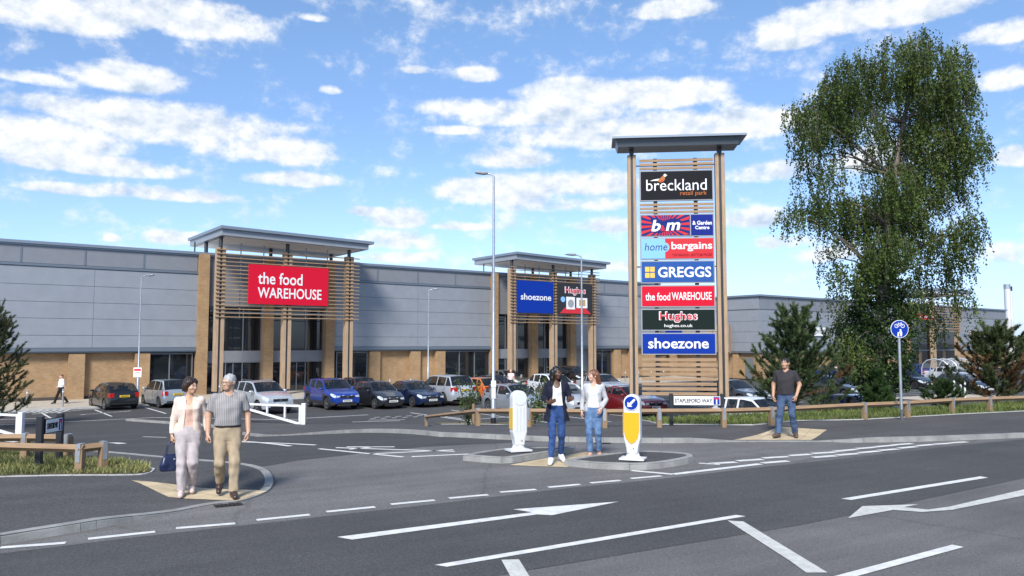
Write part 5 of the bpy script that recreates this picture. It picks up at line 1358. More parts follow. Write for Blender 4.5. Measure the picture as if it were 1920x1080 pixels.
# ================================================================== PEOPLE
class Field:
    """a blended solid on a voxel grid, read out as one smooth surface"""
    def __init__(s, lo, hi, h):
        s.h = h; s.lo = np.array(lo, float); s.n = np.ceil((np.array(hi) - s.lo) / h).astype(int) + 1
        s.F = np.full(s.n, .06, np.float32)
    def block(s, lo, hi):
        a = np.clip(np.floor((np.array(lo) - s.lo) / s.h).astype(int), 0, s.n); b = np.clip(np.ceil((np.array(hi) - s.lo) / s.h).astype(int) + 1, 0, s.n)
        sl = tuple(slice(i, j) for i, j in zip(a, b))
        g = np.meshgrid(*[s.lo[i] + s.h * np.arange(a[i], b[i]) for i in range(3)], indexing='ij')
        return sl, g
    def put(s, sl, d, k, op):
        f = s.F[sl]
        if f.size == 0: return
        d = d.astype(np.float32)
        if op == 'sub': s.F[sl] = np.maximum(f, -d); return
        if op == 'and': s.F[sl] = np.maximum(f, d); return
        if k > 0:
            hh = np.maximum(k - np.abs(f - d), 0) / k; s.F[sl] = np.minimum(f, d) - hh * hh * k * .25
        else: s.F[sl] = np.minimum(f, d)
    def cap(s, a, b, ra, rb, k=.02, sy=1.0, flat=False, op='add', wr=0.0):
        a = np.array(a, float); b = np.array(b, float); m = max(ra, rb) * max(1, sy) + .05
        sl, (X, Y, Z) = s.block(np.minimum(a, b) - m, np.maximum(a, b) + m)
        ab = b - a; L2 = max(1e-9, ab @ ab); t0 = ((X - a[0]) * ab[0] + (Y - a[1]) * ab[1] + (Z - a[2]) * ab[2]) / L2; t = np.clip(t0, 0, 1)
        dx = X - a[0] - ab[0] * t; dy = (Y - a[1] - ab[1] * t) / sy; dz = Z - a[2] - ab[2] * t
        d = np.sqrt(dx * dx + dy * dy + dz * dz) - (ra + (rb - ra) * t)
        if wr: d = d - wr * (np.sin(52 * X + 24 * Y + 7 * Z + 2 * np.sin(9 * Z)) + .8 * np.sin(-38 * X + 47 * Y + 15 * Z) + .7 * np.sin(30 * Z + 34 * X - 21 * Y) * np.sin(11 * Z + 3))
        if flat: d = np.maximum(d, (t0 - 1) * math.sqrt(L2))
        s.put(sl, d, k, op)
    def ell(s, Mx, r, k=.02, op='add'):
        c = np.array(Mx.translation); m = max(r) + .05
        sl, (X, Y, Z) = s.block(c - m, c + m)
        I = np.array(Mx.inverted())
        x = I[0, 0] * X + I[0, 1] * Y + I[0, 2] * Z + I[0, 3]; y = I[1, 0] * X + I[1, 1] * Y + I[1, 2] * Z + I[1, 3]; z = I[2, 0] * X + I[2, 1] * Y + I[2, 2] * Z + I[2, 3]
        q = np.sqrt((x / r[0]) ** 2 + (y / r[1]) ** 2 + (z / r[2]) ** 2); d = (q - 1) * min(r)
        s.put(sl, d, k, op)
    def loft(s, tab, k=.02, op='add', ex=2.4, wr=0.0, front=None):
        tab = sorted(tab); zs = [t[0] for t in tab]; A = np.array(tab)
        w = max(abs(A[:, 1]).max() + A[:, 3].max(), abs(A[:, 2]).max() + A[:, 4].max()) + .06
        sl, (X, Y, Z) = s.block((-w, -w, zs[0] - .03), (w, w, zs[-1] + .03))
        z1 = Z[0, 0, :]; f = lambda i: np.interp(z1, zs, A[:, i])[None, None, :]
        a, b = f(3), f(4); x = np.abs(X - f(1)) / a; y = np.abs(Y - f(2)) / b
        d = ((x ** ex + y ** ex) ** (1 / ex) - 1) * np.minimum(a, b)
        if wr: d = d - wr * (np.sin(44 * X + 13 * Z + 2.5 * np.sin(8 * Z)) + .8 * np.sin(-27 * X + 24 * Z + 20 * Y) + .8 * np.sin(33 * Z - 18 * X) * np.sin(9 * Z + 1))
        d = np.maximum(d, np.maximum(zs[0] - Z, Z - zs[-1]))
        s.put(sl, d, k, op)
    def half(s, p, n):                                     # keep the side the normal points away from
        g = [s.lo[i] + s.h * np.arange(s.n[i]) for i in range(3)]
        d = (g[0] - p[0])[:, None, None] * n[0] + (g[1] - p[1])[None, :, None] * n[1] + (g[2] - p[2])[None, None, :] * n[2]
        s.F = np.maximum(s.F, d.astype(np.float32))
    def mesh(s):
        F = s.F; F[[0, -1]] = .06; F[:, [0, -1]] = .06; F[:, :, [0, -1]] = .06
        S_ = F < 0; c = np.zeros(tuple(s.n - 1), np.int8)
        cor = [(i, j, k) for i in (0, 1) for j in (0, 1) for k in (0, 1)]
        n = s.n - 1
        for i, j, k in cor: c += S_[i:i + n[0], j:j + n[1], k:k + n[2]]
        act = np.argwhere((c > 0) & (c < 8))
        vid = np.full(tuple(n), -1, np.int64); vid[tuple(act.T)] = np.arange(len(act))
        acc = np.zeros((len(act), 3)); cnt = np.zeros(len(act))
        for p in range(8):
            for q in range(p + 1, 8):
                a, b = np.array(cor[p]), np.array(cor[q])
                if np.abs(a - b).sum() != 1: continue
                fa = F[tuple((act + a).T)]; fb = F[tuple((act + b).T)]; m = (fa < 0) != (fb < 0)
                t = np.where(m, fa / np.where(m, fa - fb, 1), 0)
                acc += np.where(m[:, None], a + (b - a) * t[:, None], 0); cnt += m
        V = s.lo + s.h * (act + acc / cnt[:, None])
        quads = []
        for ax in range(3):
            sa = [slice(None)] * 3; sb = [slice(None)] * 3; sa[ax] = slice(0, -1); sb[ax] = slice(1, None)
            A = S_[tuple(sa)]; B = S_[tuple(sb)]; e = np.argwhere(A != B)
            o1, o2 = [i for i in range(3) if i != ax]
            e = e[(e[:, o1] > 0) & (e[:, o2] > 0)]
            def cell(d1, d2):
                q = e.copy(); q[:, o1] -= d1; q[:, o2] -= d2; return vid[tuple(q.T)]
            Q = np.stack([cell(1, 1), cell(0, 1), cell(0, 0), cell(1, 0)], 1)
            ins = A[tuple(e.T)]
            if ax == 1: ins = ~ins
            Q[~ins] = Q[~ins][:, ::-1]; quads.append(Q)
        return V, np.concatenate(quads)

def from_field(f, name, mats, parent, assign=None, scale=1.0, smooth_it=1):
    V, Q = f.mesh()
    for _ in range(smooth_it):                              # a light relax of the voxel surface
        acc = np.zeros_like(V); cn = np.zeros(len(V))
        for a, b in ((0, 1), (1, 2), (2, 3), (3, 0)):
            for p, q in ((a, b), (b, a)): np.add.at(acc, Q[:, p], V[Q[:, q]]); np.add.at(cn, Q[:, p], 1)
        V = V * .55 + .45 * acc / cn[:, None]
    me = bpy.data.meshes.new(name); me.from_pydata((V * scale).tolist(), [], Q.tolist())
    mats = mats if isinstance(mats, list) else [mats]
    for m in mats: me.materials.append(m)
    if assign:
        C = V[Q].mean(1); me.polygons.foreach_set('material_index', assign(C).astype(np.int32))
    me.polygons.foreach_set('use_smooth', [True] * len(me.polygons)); me.update()
    return link(bpy.data.objects.new(name, me), parent)

def vadd(a, b, t=1.0): return tuple(x + y * t for x, y in zip(a, b))
def hand(f, wrist, d, nrm, side, curl=.5, sc=1.0):
    """palm, four unequal fingers and a thumb; d along the forearm, nrm out of the back of the hand, side towards the thumb"""
    d = Vector(d).normalized(); side = Vector(side); side = (side - d * side.dot(d)).normalized(); nrm = d.cross(side).normalized() * (1 if d.cross(side).dot(Vector(nrm)) > 0 else -1)
    w = Vector(wrist)
    for i, (off, ln) in enumerate(((.030, .072), (.011, .080), (-.009, .075), (-.027, .060))):
        kn = w + d * .088 * sc + side * off * sc
        f.cap(w + d * .015 + side * off * .6 * sc, kn, .0145 * sc, .0125 * sc, .014)
        p = kn; ang = curl * .5
        for j, fr in enumerate((.46, .30, .24)):
            dd = d * math.cos(ang) - nrm * math.sin(ang); q = p + dd * ln * fr * sc
            f.cap(p, q, .0100 * sc - .0006 * j, .0095 * sc - .0008 * j, .003); p = q; ang += curl * (.9 + .08 * i)
    b = w + d * .028 * sc + side * .026 * sc; e = b + (d * .62 + side * .62 - nrm * .35).normalized() * .042 * sc; e2 = e + (d * .9 + side * .12 - nrm * .45).normalized() * .034 * sc
    f.cap(b, e, .0155 * sc, .0115 * sc, .012); f.cap(e, e2, .0115 * sc, .0095 * sc, .004)

def person(label, loc, yaw, H, fem, pose, skin, hair, outfit, vox=.0066, group=None, extra=None):
    sc = H / 1.72
    o = empty('person', loc, yaw); tag(o, label, 'person', group)
    g = lambda k, dflt: pose.get(k, dflt)
    ls, lh = (.157, .085) if fem else (.182, .090)
    hipz = .90; lean = g('lean', 0.0)
    J = {}
    for s_, n in ((-1, 'l'), (1, 'r')):
        J['sh' + n] = g('sh' + n, (s_ * ls, .01, 1.385)); J['hip' + n] = (s_ * lh, 0, hipz)
        J['el' + n] = g('el' + n, (s_ * (ls + .05), .03, 1.13)); J['wr' + n] = g('wr' + n, (s_ * (ls + .06), -.04, .89))
        J['kn' + n] = g('kn' + n, (s_ * .09, -.02, .49)); J['an' + n] = g('an' + n, (s_ * .09, .02, .085)); J['toe' + n] = g('toe' + n, (s_ * .11, -.15, .03))
    hy, hp = R(g('head_yaw', 0)), R(g('head_pitch', 0))
    HM = Matrix.Translation((g('head_x', 0), -.012, 1.50)) @ Matrix.Rotation(hy, 4, 'Z') @ Matrix.Rotation(hp, 4, 'X')
    hp_ = lambda x, y, z: tuple(HM @ Vector((x, y, z)))
    ext = np.array([J[k] for k in J]); lo = ext.min(0) - .22; hi = ext.max(0) + .22; lo[2] = -.03; hi[2] = 1.78
    lo[1] = min(lo[1], -.28); hi[1] = max(hi[1], .25)
    # ---- skin: one continuous body
    f = Field(lo, hi, vox)
    if fem: tors = [(.88, 0, .0, .140, .090), (.95, 0, .0, .148, .095), (1.08, 0, 0, .118, .085), (1.25, 0, -.005, .138, .098), (1.34, 0, .005, .142, .085), (1.39, 0, .012, .10, .065), (1.44, 0, .015, .06, .05)]
    else: tors = [(.88, 0, .0, .142, .10), (.95, 0, .0, .155, .11), (1.08, 0, -.01, .150, .110), (1.25, 0, -.005, .168, .112), (1.34, 0, .005, .172, .095), (1.40, 0, .012, .115, .07), (1.45, 0, .015, .07, .055)]
    f.loft(tors, .02)
    nk = .048 if fem else .058
    f.cap((0, .02, 1.38), hp_(0, .02, .03), nk * 1.15, nk, .035)
    for n, s_ in (('l', -1), ('r', 1)):
        a1, a2, a3 = (.044, .036, .024) if fem else (.052, .044, .030)
        f.cap((s_ * .05, .015, 1.39), J['sh' + n], .045, a1 * .98, .04)
        f.cap(J['sh' + n], J['el' + n], a1, a2, .02); f.cap(J['el' + n], J['wr' + n], a2 * 1.02, a3, .02)
        f.cap(J['hip' + n], J['kn' + n], .078, .046, .03); ca = vadd(J['kn' + n], tuple(np.array(J['an' + n]) - np.array(J['kn' + n])), .35); f.cap(J['kn' + n], ca, .044, .045, .02); f.cap(ca, J['an' + n], .045, .031, .02)
        heel = vadd(J['an' + n], (0, .03, -.045)); f.cap(heel, J['toe' + n], .035, .028, .02); f.cap(J['an' + n], heel, .036, .034, .02)
        dv = np.array(J['wr' + n]) - np.array(J['el' + n]); d_ = g('hd' + n, tuple(dv / np.linalg.norm(dv)))
        hand(f, J['wr' + n], d_, g('hn' + n, (s_ * 1.0, 0, 0)), g('ht' + n, (0, -1, 0)), g('curl' + n, .55), .93 if fem else 1.05)
    hsz = .955 if fem else 1.0
    f.ell(HM @ Matrix.Translation((0, .010, .122)), (.074 * hsz, .094 * hsz, .094 * hsz), .02)          # cranium
    f.ell(HM @ Matrix.Translation((0, -.030, .075)), (.060 * hsz, .066, .078), .03)                     # face
    f.cap(hp_(-.012, -.066, .018), hp_(.012, -.066, .018), .022 if fem else .026, .022 if fem else .026, .03)   # chin
    f.cap(hp_(0, -.090, .100), hp_(0, -.106, .070), .0085, .0125, .012)                                  # nose
    for s_ in (-1, 1):
        f.cap(hp_(s_ * .014, -.096, .067), hp_(s_ * .008, -.098, .067), .007, .007, .008)
        f.cap(hp_(s_ * .012, -.088, .118), hp_(s_ * .046, -.076, .117), .010, .008, .016)                # brow
        f.cap(hp_(s_ * .038, -.070, .078), hp_(s_ * .044, -.062, .076), .020, .018, .025)                # cheek
        f.ell(HM @ Matrix.Translation((s_ * .031, -.090, .104)), (.016, .012, .009), .0, 'sub')           # eye socket
        f.ell(HM @ Matrix.Translation((s_ * .031, -.080, .104)), (.014, .013, .012), .004)                # eyeball
        f.ell(HM @ Matrix.Translation((s_ * .078 * hsz, .012, .095)), (.012, .022, .032), .008)           # ear
    f.cap(hp_(-.018, -.090, .040), hp_(.018, -.090, .040), .0075, .0075, .01)                            # lips
    HI = np.array(HM.inverted())
    hairm = hair['mat']
    def faceparts(C):
        P = C @ HI[:3, :3].T + HI[:3, 3]; x, y, z = np.abs(P[:, 0]), P[:, 1], P[:, 2]
        r = np.zeros(len(C)); fr = y < -.05
        eye = fr & (((x - .031) / .0125) ** 2 + ((z - .104) / .0058) ** 2 < 1); r[eye] = 1
        r[fr & (((x - .031) / .0062) ** 2 + ((z - .104) / .0062) ** 2 < 1)] = 2
        r[fr & (np.abs(z - (.124 - .10 * (x - .03))) < .0045) & (x > .013) & (x < .050)] = 3
        r[fr & (((x) / .024) ** 2 + ((z - .040) / .0075) ** 2 < 1) & (y < -.075)] = 4
        return r
    body = from_field(f, 'body', [skin['mat'], M('eye_white', (.6, .58, .55), .3), M('eye_dark', (.02, .014, .01), .2), hairm, skin['lip']], o, faceparts, sc)
    # ---- hair
    f = Field((lo[0], lo[1], 1.0), (hi[0], hi[1], 1.80), vox)
    st = hair['style']
    if st == 'short':
        f.ell(HM @ Matrix.Translation((0, .014, .128)), (.081, .100, .097), .0)
        f.ell(HM @ Matrix.Translation((0, -.060, .075)), (.068, .075, .073), .0, 'sub'); f.cap(hp_(-.12, .0, .045), hp_(.12, .0, .045), .048, .048, 0, op='sub'); f.cap(hp_(-.12, .06, .015), hp_(.12, .06, .015), .045, .045, 0, op='sub')
    elif st == 'bob':
        for x, y, z, r in ((0, .02, .14, .095), (-.05, .02, .12, .06), (.05, .02, .12, .06), (-.055, .045, .07, .055), (.055, .045, .07, .055), (0, .075, .07, .062), (-.04, -.035, .165, .048), (.04, -.035, .165, .048), (0, .03, .18, .07), (0, .085, .12, .06)):
            f.ell(HM @ Matrix.Translation((x, y, z)), (r, r, r * .95), .03)
        f.ell(HM @ Matrix.Translation((0, -.085, .075)), (.066, .085, .076), .0, 'sub')
    elif st == 'long':
        f.ell(HM @ Matrix.Translation((0, .014, .128)), (.084, .104, .100), .0)
        for x in (-.058, -.02, .02, .058):
            e = hair.get('blow', (0, 0)); zl = hair.get('len', 1.20) + .04 * math.sin(40 * x)
            p0 = hp_(x, .055, .12); p1 = vadd(p0, (e[0] * .35, .035 + e[1] * .3, -.17)); p2 = (p1[0] + e[0] * .6 + x * .3, p1[1] + .01 + e[1], zl)
            f.cap(p0, p1, .052, .050, .02); f.cap(p1, p2, .050, .022, .02)
        if hair.get('front'):
            for s_ in (-1, 1): f.cap(hp_(s_ * .078, .0, .13), hp_(s_ * .09, -.005, .0), .03, .032, .02); f.cap(hp_(s_ * .09, -.005, .0), (s_ * .10, -.075, 1.27), .032, .016, .02)
        f.ell(HM @ Matrix.Translation((0, -.075, .085)), (.066, .085, .085), .0, 'sub')
    g3 = np.meshgrid(*[f.lo[i] + f.h * np.arange(f.n[i]) for i in range(3)], indexing='ij')
    f.F += (.0035 * np.sin(90 * g3[0] + 30 * g3[2]) * np.sin(70 * g3[1] + 25 * g3[2]) + .002 * np.sin(150 * g3[0] - 60 * g3[1])).astype(np.float32)
    from_field(f, 'hair', hairm, o, None, sc)
    # ---- trousers
    t = outfit['legs']; f = Field((lo[0], lo[1], .02), (hi[0], hi[1], 1.10), vox)
    wb = t.get('waist', 1.02); fit = t.get('fit', .012)
    f.loft([(.775, 0, .005, .07 + fit, .06 + fit), (.80, 0, .005, .115 + fit, .085 + fit), (.84, 0, .006, .145 + fit, .102 + fit), (.90, 0, .008, .158 + fit, .112 + fit), (wb - .04, 0, 0, (.138 if fem else .158) + fit, (.096 if fem else .112) + fit), (wb, 0, 0, (.130 if fem else .157) + fit, (.092 if fem else .113) + fit)], .06, wr=.0025)
    for n in 'lr':
        kn, an = J['kn' + n], J['an' + n]; hem = vadd(an, tuple(np.array(kn) - np.array(an)), t.get('hem', .02))
        f.cap(J['hip' + n], kn, .090 + fit * .8, .056 + fit, .04, wr=.0034)
        cf = vadd(kn, tuple(np.array(an) - np.array(kn)), .35); hr = t.get('hemr', .052)
        f.cap(kn, cf, .056 + fit * .9, max(.054 + fit * .8, hr), .03, wr=.0036); f.cap(cf, hem, max(.054 + fit * .8, hr), hr, .025, flat=True, wr=.0042)
    from_field(f, 'jeans' if t.get('denim') else 'trousers', t['mat'], o, None, sc)
    if t.get('belt'):
        f = Field((lo[0], lo[1], .9), (hi[0], hi[1], 1.10), vox); f.loft([(wb - .035, 0, 0, .157 + fit + .008, .113 + fit + .008), (wb + .004, 0, 0, .157 + fit + .006, .113 + fit + .006)], 0); from_field(f, 'belt', t['belt'], o, None, sc, 0)
    # ---- top
    t = outfit['top']; f = Field((lo[0], lo[1], .70), (hi[0], hi[1], 1.52), vox); q = t.get('fit', .014)
    bz = t.get('bottom', 1.0)
    if fem: tab = [(bz, 0, -.0, .138 + q, .098 + q), (1.08, 0, -.002, .122 + q, .088 + q), (1.17, 0, -.006, .130 + q, .094 + q), (1.27, 0, -.016, .140 + q, .108 + q), (1.34, 0, .004, .146 + q, .088 + q), (1.395, 0, .010, .115 + q * .8, .070 + q * .7), (1.44, 0, .014, .07 + q * .5, .056 + q * .5)]
    else: tab = [(bz, 0, -.006, .163 + q, .122 + q), (1.08, 0, -.012, .160 + q, .124 + q), (1.25, 0, -.008, .172 + q, .120 + q), (1.34, 0, .004, .176 + q, .098 + q), (1.40, 0, .011, .125 + q * .8, .078 + q * .7), (1.455, 0, .014, .075 + q * .4, .058 + q * .5)]
    f.loft(tab, .02, wr=.0034)
    slv = t.get('sleeve', 0)
    for n, s_ in (('l', -1), ('r', 1)):
        if slv:
            f.cap((s_ * .06, .012, 1.400), J['sh' + n], .05, .058 if not fem else .048, .04)
            e = vadd(J['sh' + n], tuple(np.array(J['el' + n]) - np.array(J['sh' + n])), min(1, slv)); f.cap(J['sh' + n], e, .064 if not fem else .052, (.068 if slv < 1 else .054) if not fem else .046, .025, flat=slv < 1, wr=.002)
    if t.get('scoop'): f.ell(Matrix.Translation((0, -.10, 1.435)), (t['scoop'], .10, .11), 0, 'sub'); f.ell(Matrix.Translation((0, .04, 1.47)), (.075, .12, .06), 0, 'sub')
    else: f.ell(Matrix.Translation((0, -.055, 1.462)), (.055, .07, .052), 0, 'sub')
    if t.get('strap'):
        for s_ in (-1, 1): f.ell(Matrix.Translation((s_ * .215, 0, 1.40)), (.085, .2, .12), 0, 'sub')
    if t.get('collar'):
        for s_ in (-1, 1): f.cap((s_ * .062, .035, 1.455), (s_ * .035, -.072, 1.415), .016, .013, .008)
        f.cap((-.062, .035, 1.455), (.062, .035, 1.455), .016, .016, .008)
    from_field(f, t.get('name', 'shirt'), t['mat'], o, None, sc)
    # ---- open cardigan over it
    if 'coat' in outfit:
        t = outfit['coat']; f = Field((lo[0], lo[1], .45), (hi[0], hi[1], 1.52), vox); q = t.get('fit', .03); bz = t['bottom']
        fl = t.get('flare', .03)
        f.loft([(bz, 0, .015, .160 + q + fl, .105 + q + fl * .6), (.95, 0, .008, .160 + q, .108 + q), (1.08, 0, 0, .132 + q, .094 + q), (1.27, 0, -.012, .148 + q * .8, .112 + q * .8), (1.34, 0, .006, .150 + q * .7, .092 + q * .6), (1.395, 0, .012, .118 + q * .6, .074 + q * .5), (1.445, 0, .016, .07 + q * .4, .058 + q * .4)], .02, wr=.004)
        for n, s_ in (('l', -1), ('r', 1)):
            f.cap((s_ * .06, .015, 1.400), J['sh' + n], .052, .054, .04); f.cap(J['sh' + n], J['el' + n], .056, .048, .03, wr=.003)
            e = vadd(J['el' + n], tuple(np.array(J['wr' + n]) - np.array(J['el' + n])), t.get('cuff', .9)); f.cap(J['el' + n], e, .050, .038, .02, flat=True, wr=.003)
        ow = t.get('open', .06)
        sl, (X, Y, Z) = f.block(f.lo, f.lo + f.h * f.n)
        wid = ow + t.get('spread', .05) * np.clip((1.30 - Z) / .5, 0, 1.3); d = np.maximum(np.abs(X - t.get('ox', 0)) - wid, Y - np.where(Z < .98, .03, -.02)); f.F[sl] = np.maximum(f.F[sl], -d.astype(np.float32))
        f.ell(Matrix.Translation((0, -.06, 1.47)), (.075, .11, .075), 0, 'sub')
        from_field(f, 'cardigan', t['mat'], o, None, sc)
    # ---- shoes
    t = outfit['shoes']
    for n, s_ in (('l', -1), ('r', 1)):
        f = Field(np.minimum(J['an' + n], J['toe' + n]) - .12, np.maximum(J['an' + n], J['toe' + n]) + .12, vox * .8)
        heel = vadd(J['an' + n], (0, .035, -.048)); toe = J['toe' + n]; mid = tuple((np.array(heel) * .45 + np.array(toe) * .55))
        f.cap(heel, toe, .040, .037, .02); f.cap(vadd(mid, (0, 0, .012)), heel, .038, .04, .03)
        if not t.get('low'): f.cap(J['an' + n], heel, .044, .04, .03); f.cap(vadd(mid, (0, 0, .02)), J['an' + n], .034, .036, .03)
        dv = np.array(toe) - np.array(heel); up = np.array((0, 0, 1.0)); dv = dv / np.linalg.norm(dv); up = up - dv * (up @ dv); up /= np.linalg.norm(up)
        f.half(np.array(heel) - up * .033, -up)
        from_field(f, 'shoe', [t['mat'], t.get('sole', t['mat'])], o, (lambda C, hh=np.array(heel), u=up: ((C - hh) @ u < -.018) * 1), sc)
    if extra: extra(o, J, sc, hp_)
    return o

def cloth(name, c, var=.1, scale=30, rough=.9, bump=.15, col2=None): return M(name, c, rough, 0, var, scale, bump, 300, col2=col2, spec=.25)
def denim(name, c, c2):
    m = M(name, c, .9, 0, .1, 9, .2, 350, col2=c2, spec=.2, detail=8); return m
def striped(name, c1, c2, n):
    m = bpy.data.materials.new(name); m.use_nodes = True; nt = m.node_tree; N = nt.nodes; L = nt.links; p = N['Principled BSDF']; p.inputs['Roughness'].default_value = .9
    tc = N.new('ShaderNodeTexCoord'); w = N.new('ShaderNodeTexWave'); w.inputs['Scale'].default_value = n; w.bands_direction = 'X'; w.inputs['Distortion'].default_value = .4; L.new(tc.outputs['Object'], w.inputs['Vector'])
    r = N.new('ShaderNodeValToRGB'); r.color_ramp.elements[0].position = .55; r.color_ramp.elements[1].position = .85; r.color_ramp.elements[0].color = (*c1, 1); r.color_ramp.elements[1].color = (*c2, 1); L.new(w.outputs['Fac'], r.inputs[0]); L.new(r.outputs[0], p.inputs['Base Color']); return m
def skin(name, c, lip):
    m = M(name, c, .5, 0, .06, 12); m.node_tree.nodes['Principled BSDF'].inputs['Subsurface Weight'].default_value = .08; m.node_tree.nodes['Principled BSDF'].inputs['Subsurface Radius'].default_value = (.02, .008, .004)
    return dict(mat=m, lip=M(name + '_lip', lip, .45))
SK_A = skin('skin_warm', (.50, .30, .20), (.42, .16, .13)); SK_B = skin('skin_dark', (.085, .038, .022), (.13, .045, .04)); SK_C = skin('skin_fair', (.58, .35, .26), (.50, .17, .15)); SK_D = skin('skin_olive', (.45, .25, .16), (.36, .14, .11))
HB = M('hair_brown', (.030, .016, .012), .45, var=.3, scale=60); HG = M('hair_grey', (.36, .36, .36), .6, var=.25, scale=70); HK = M('hair_black', (.008, .007, .008), .35, var=.2, scale=60); HC = M('hair_chestnut', (.14, .055, .028), .4, var=.35, scale=45); HD = M('hair_dark', (.014, .011, .010), .5)

YC = math.atan2  # facing helper below
def stand(px, py, dz=0.0): return G(px, py, dz)
fp = stand(350, 931); fp.z = tz(fp.x, fp.y) + footh(fp.x, fp.y) + .006
fm = stand(424, 934); fm.z = tz(fm.x, fm.y) + footh(fm.x, fm.y) + .006
def face_cam(p, off=0.0): return math.atan2(p.x, -p.y) * -1 * -1 * -1 if False else -math.atan2(p.x, p.y) + R(off)
Hw = (at_depth(350, 709, fp.y).z - fp.z); Hm = (at_depth(424, 701, fm.y).z - fm.z)
def handbag(o, J, sc, hp_):
    w = Vector(J['wrl']) * sc
    NV = M('navy_leather', (.010, .016, .055), .35, var=.2, scale=20)
    bag = empty('handbag', (0, 0, 0)); mw = o.matrix_basis.copy()
    tag(bag, 'navy blue handbag hanging from the hand of the woman in the cream cardigan', 'bag')
    bag.location = Matrix.Translation(o.location) @ Matrix.Rotation(o.rotation_euler.z, 4, 'Z') @ (w + Vector((0, -.02, -.085))); bag.rotation_euler = (0, 0, o.rotation_euler.z + .4)
    f = Field((-.2, -.15, -.46), (.2, .15, -.10), .008)
    f.loft([(-.415, 0, 0, .13, .06), (-.40, 0, 0, .145, .07), (-.32, 0, 0, .15, .068), (-.22, 0, 0, .125, .045), (-.175, 0, 0, .105, .02)], 0, ex=3, wr=.003)
    from_field(f, 'bag_body', NV, bag)
    for y in (-.03, .03):
        mb = MB(); mb.tube([(-.075, y * .8, -.19), (-.06, y * .7, -.08), (-.02, y * .4, -.008), (.02, y * .4, -.008), (.06, y * .7, -.08), (.075, y * .8, -.19)], .007, 8); mb.build('handle', NV, bag, smooth=60)
    mb = MB(); mb.lathe([(.006, -.01), (.018, 0), (.006, .01)], 10); mb.xf(Matrix.Translation((.02, -.065, -.25)) @ Matrix.Rotation(R(90), 4, 'X')); mb.build('clasp', CHROME, bag)
person('woman with short dark hair in an open cream cardigan, carrying a navy handbag', fp, face_cam(fp), Hw, True,
       dict(head_yaw=42, head_x=.01, ell=(-.205, .05, 1.13), wrl=(-.225, .02, .885), hdl=(0, -.05, -1), htl=(.3, -1, 0), curll=1.25,
            elr=(.215, .06, 1.13), wrr=(.265, .0, .915), hdr=(.25, -.1, -1), htr=(-.2, -1, 0), curlr=1.0,
            knl=(-.085, -.07, .49), anl=(-.075, -.06, .088), toel=(-.085, -.24, .034), knr=(.075, -.07, .485), anr=(.06, .16, .14), toer=(.07, .02, .045)),
       SK_A, dict(style='bob', mat=HB),
       dict(legs=dict(mat=cloth('pale_trousers', (.45, .40, .40), .08, 20), fit=.018, hem=-.02, hemr=.064), top=dict(mat=cloth('peach_top', (.66, .42, .33), .06), name='top', bottom=.90, fit=.012, scoop=.055),
            coat=dict(mat=cloth('cream_cardigan', (.68, .56, .48), .08, 60), bottom=.80, open=.045, spread=.035, cuff=.92, fit=.022, flare=.01), shoes=dict(mat=cloth('pale_pink_shoe', (.58, .46, .42), .05), low=True)), extra=handbag)
def glasses(o, J, sc, hp_):
    mb = MB()
    for s_ in (-1, 1):
        pts = [Vector(hp_(s_ * .032 + .021 * math.cos(a), -.104, .102 + .016 * math.sin(a))) * sc for a in [2 * math.pi * k / 14 for k in range(15)]]; mb.tube(pts, .0022, 5)
        mb.tube([Vector(hp_(s_ * .053, -.102, .106)) * sc, Vector(hp_(s_ * .078, -.05, .108)) * sc, Vector(hp_(s_ * .08, .02, .105)) * sc], .0022, 5)
    mb.tube([Vector(hp_(-.011, -.105, .106)) * sc, Vector(hp_(.011, -.105, .106)) * sc], .0022, 5); mb.build('glasses', M('dark_wire', (.05, .04, .035), .4), o)
person('grey haired man with glasses in a striped short sleeved shirt and khaki trousers', fm, face_cam(fm), Hm, False,
       dict(head_yaw=-40, ell=(-.262, .05, 1.135), wrl=(-.262, -.02, .895), hdl=(-.1, -.1, -1), htl=(.3, -1, 0), curll=1.1, elr=(.262, .06, 1.14), wrr=(.275, -.03, .895), hdr=(.0, -.12, -1), htr=(-.35, -1, 0), curlr=1.15,
            knr=(.10, -.10, .49), anr=(.095, -.10, .088), toer=(.12, -.28, .034), knl=(-.10, -.07, .485), anl=(-.09, .20, .19), toel=(-.10, .07, .06)),
       SK_A, dict(style='short', mat=HG),
       dict(legs=dict(mat=cloth('khaki', (.37, .29, .195), .08, 16), fit=.016, hem=.0, hemr=.064, belt=M('belt_leather', (.018, .012, .01), .45), waist=1.01), top=dict(mat=striped('striped_shirt', (.215, .205, .21), (.34, .325, .31), 13), bottom=1.0, sleeve=.72, fit=.018, collar=True),
            shoes=dict(mat=M('brown_shoe', (.045, .026, .02), .35), sole=M('dark_sole', (.02, .016, .015), .7))), extra=glasses)
p2_ = stand(1044, 868); p2_.z = tz(p2_.x, p2_.y) + .012
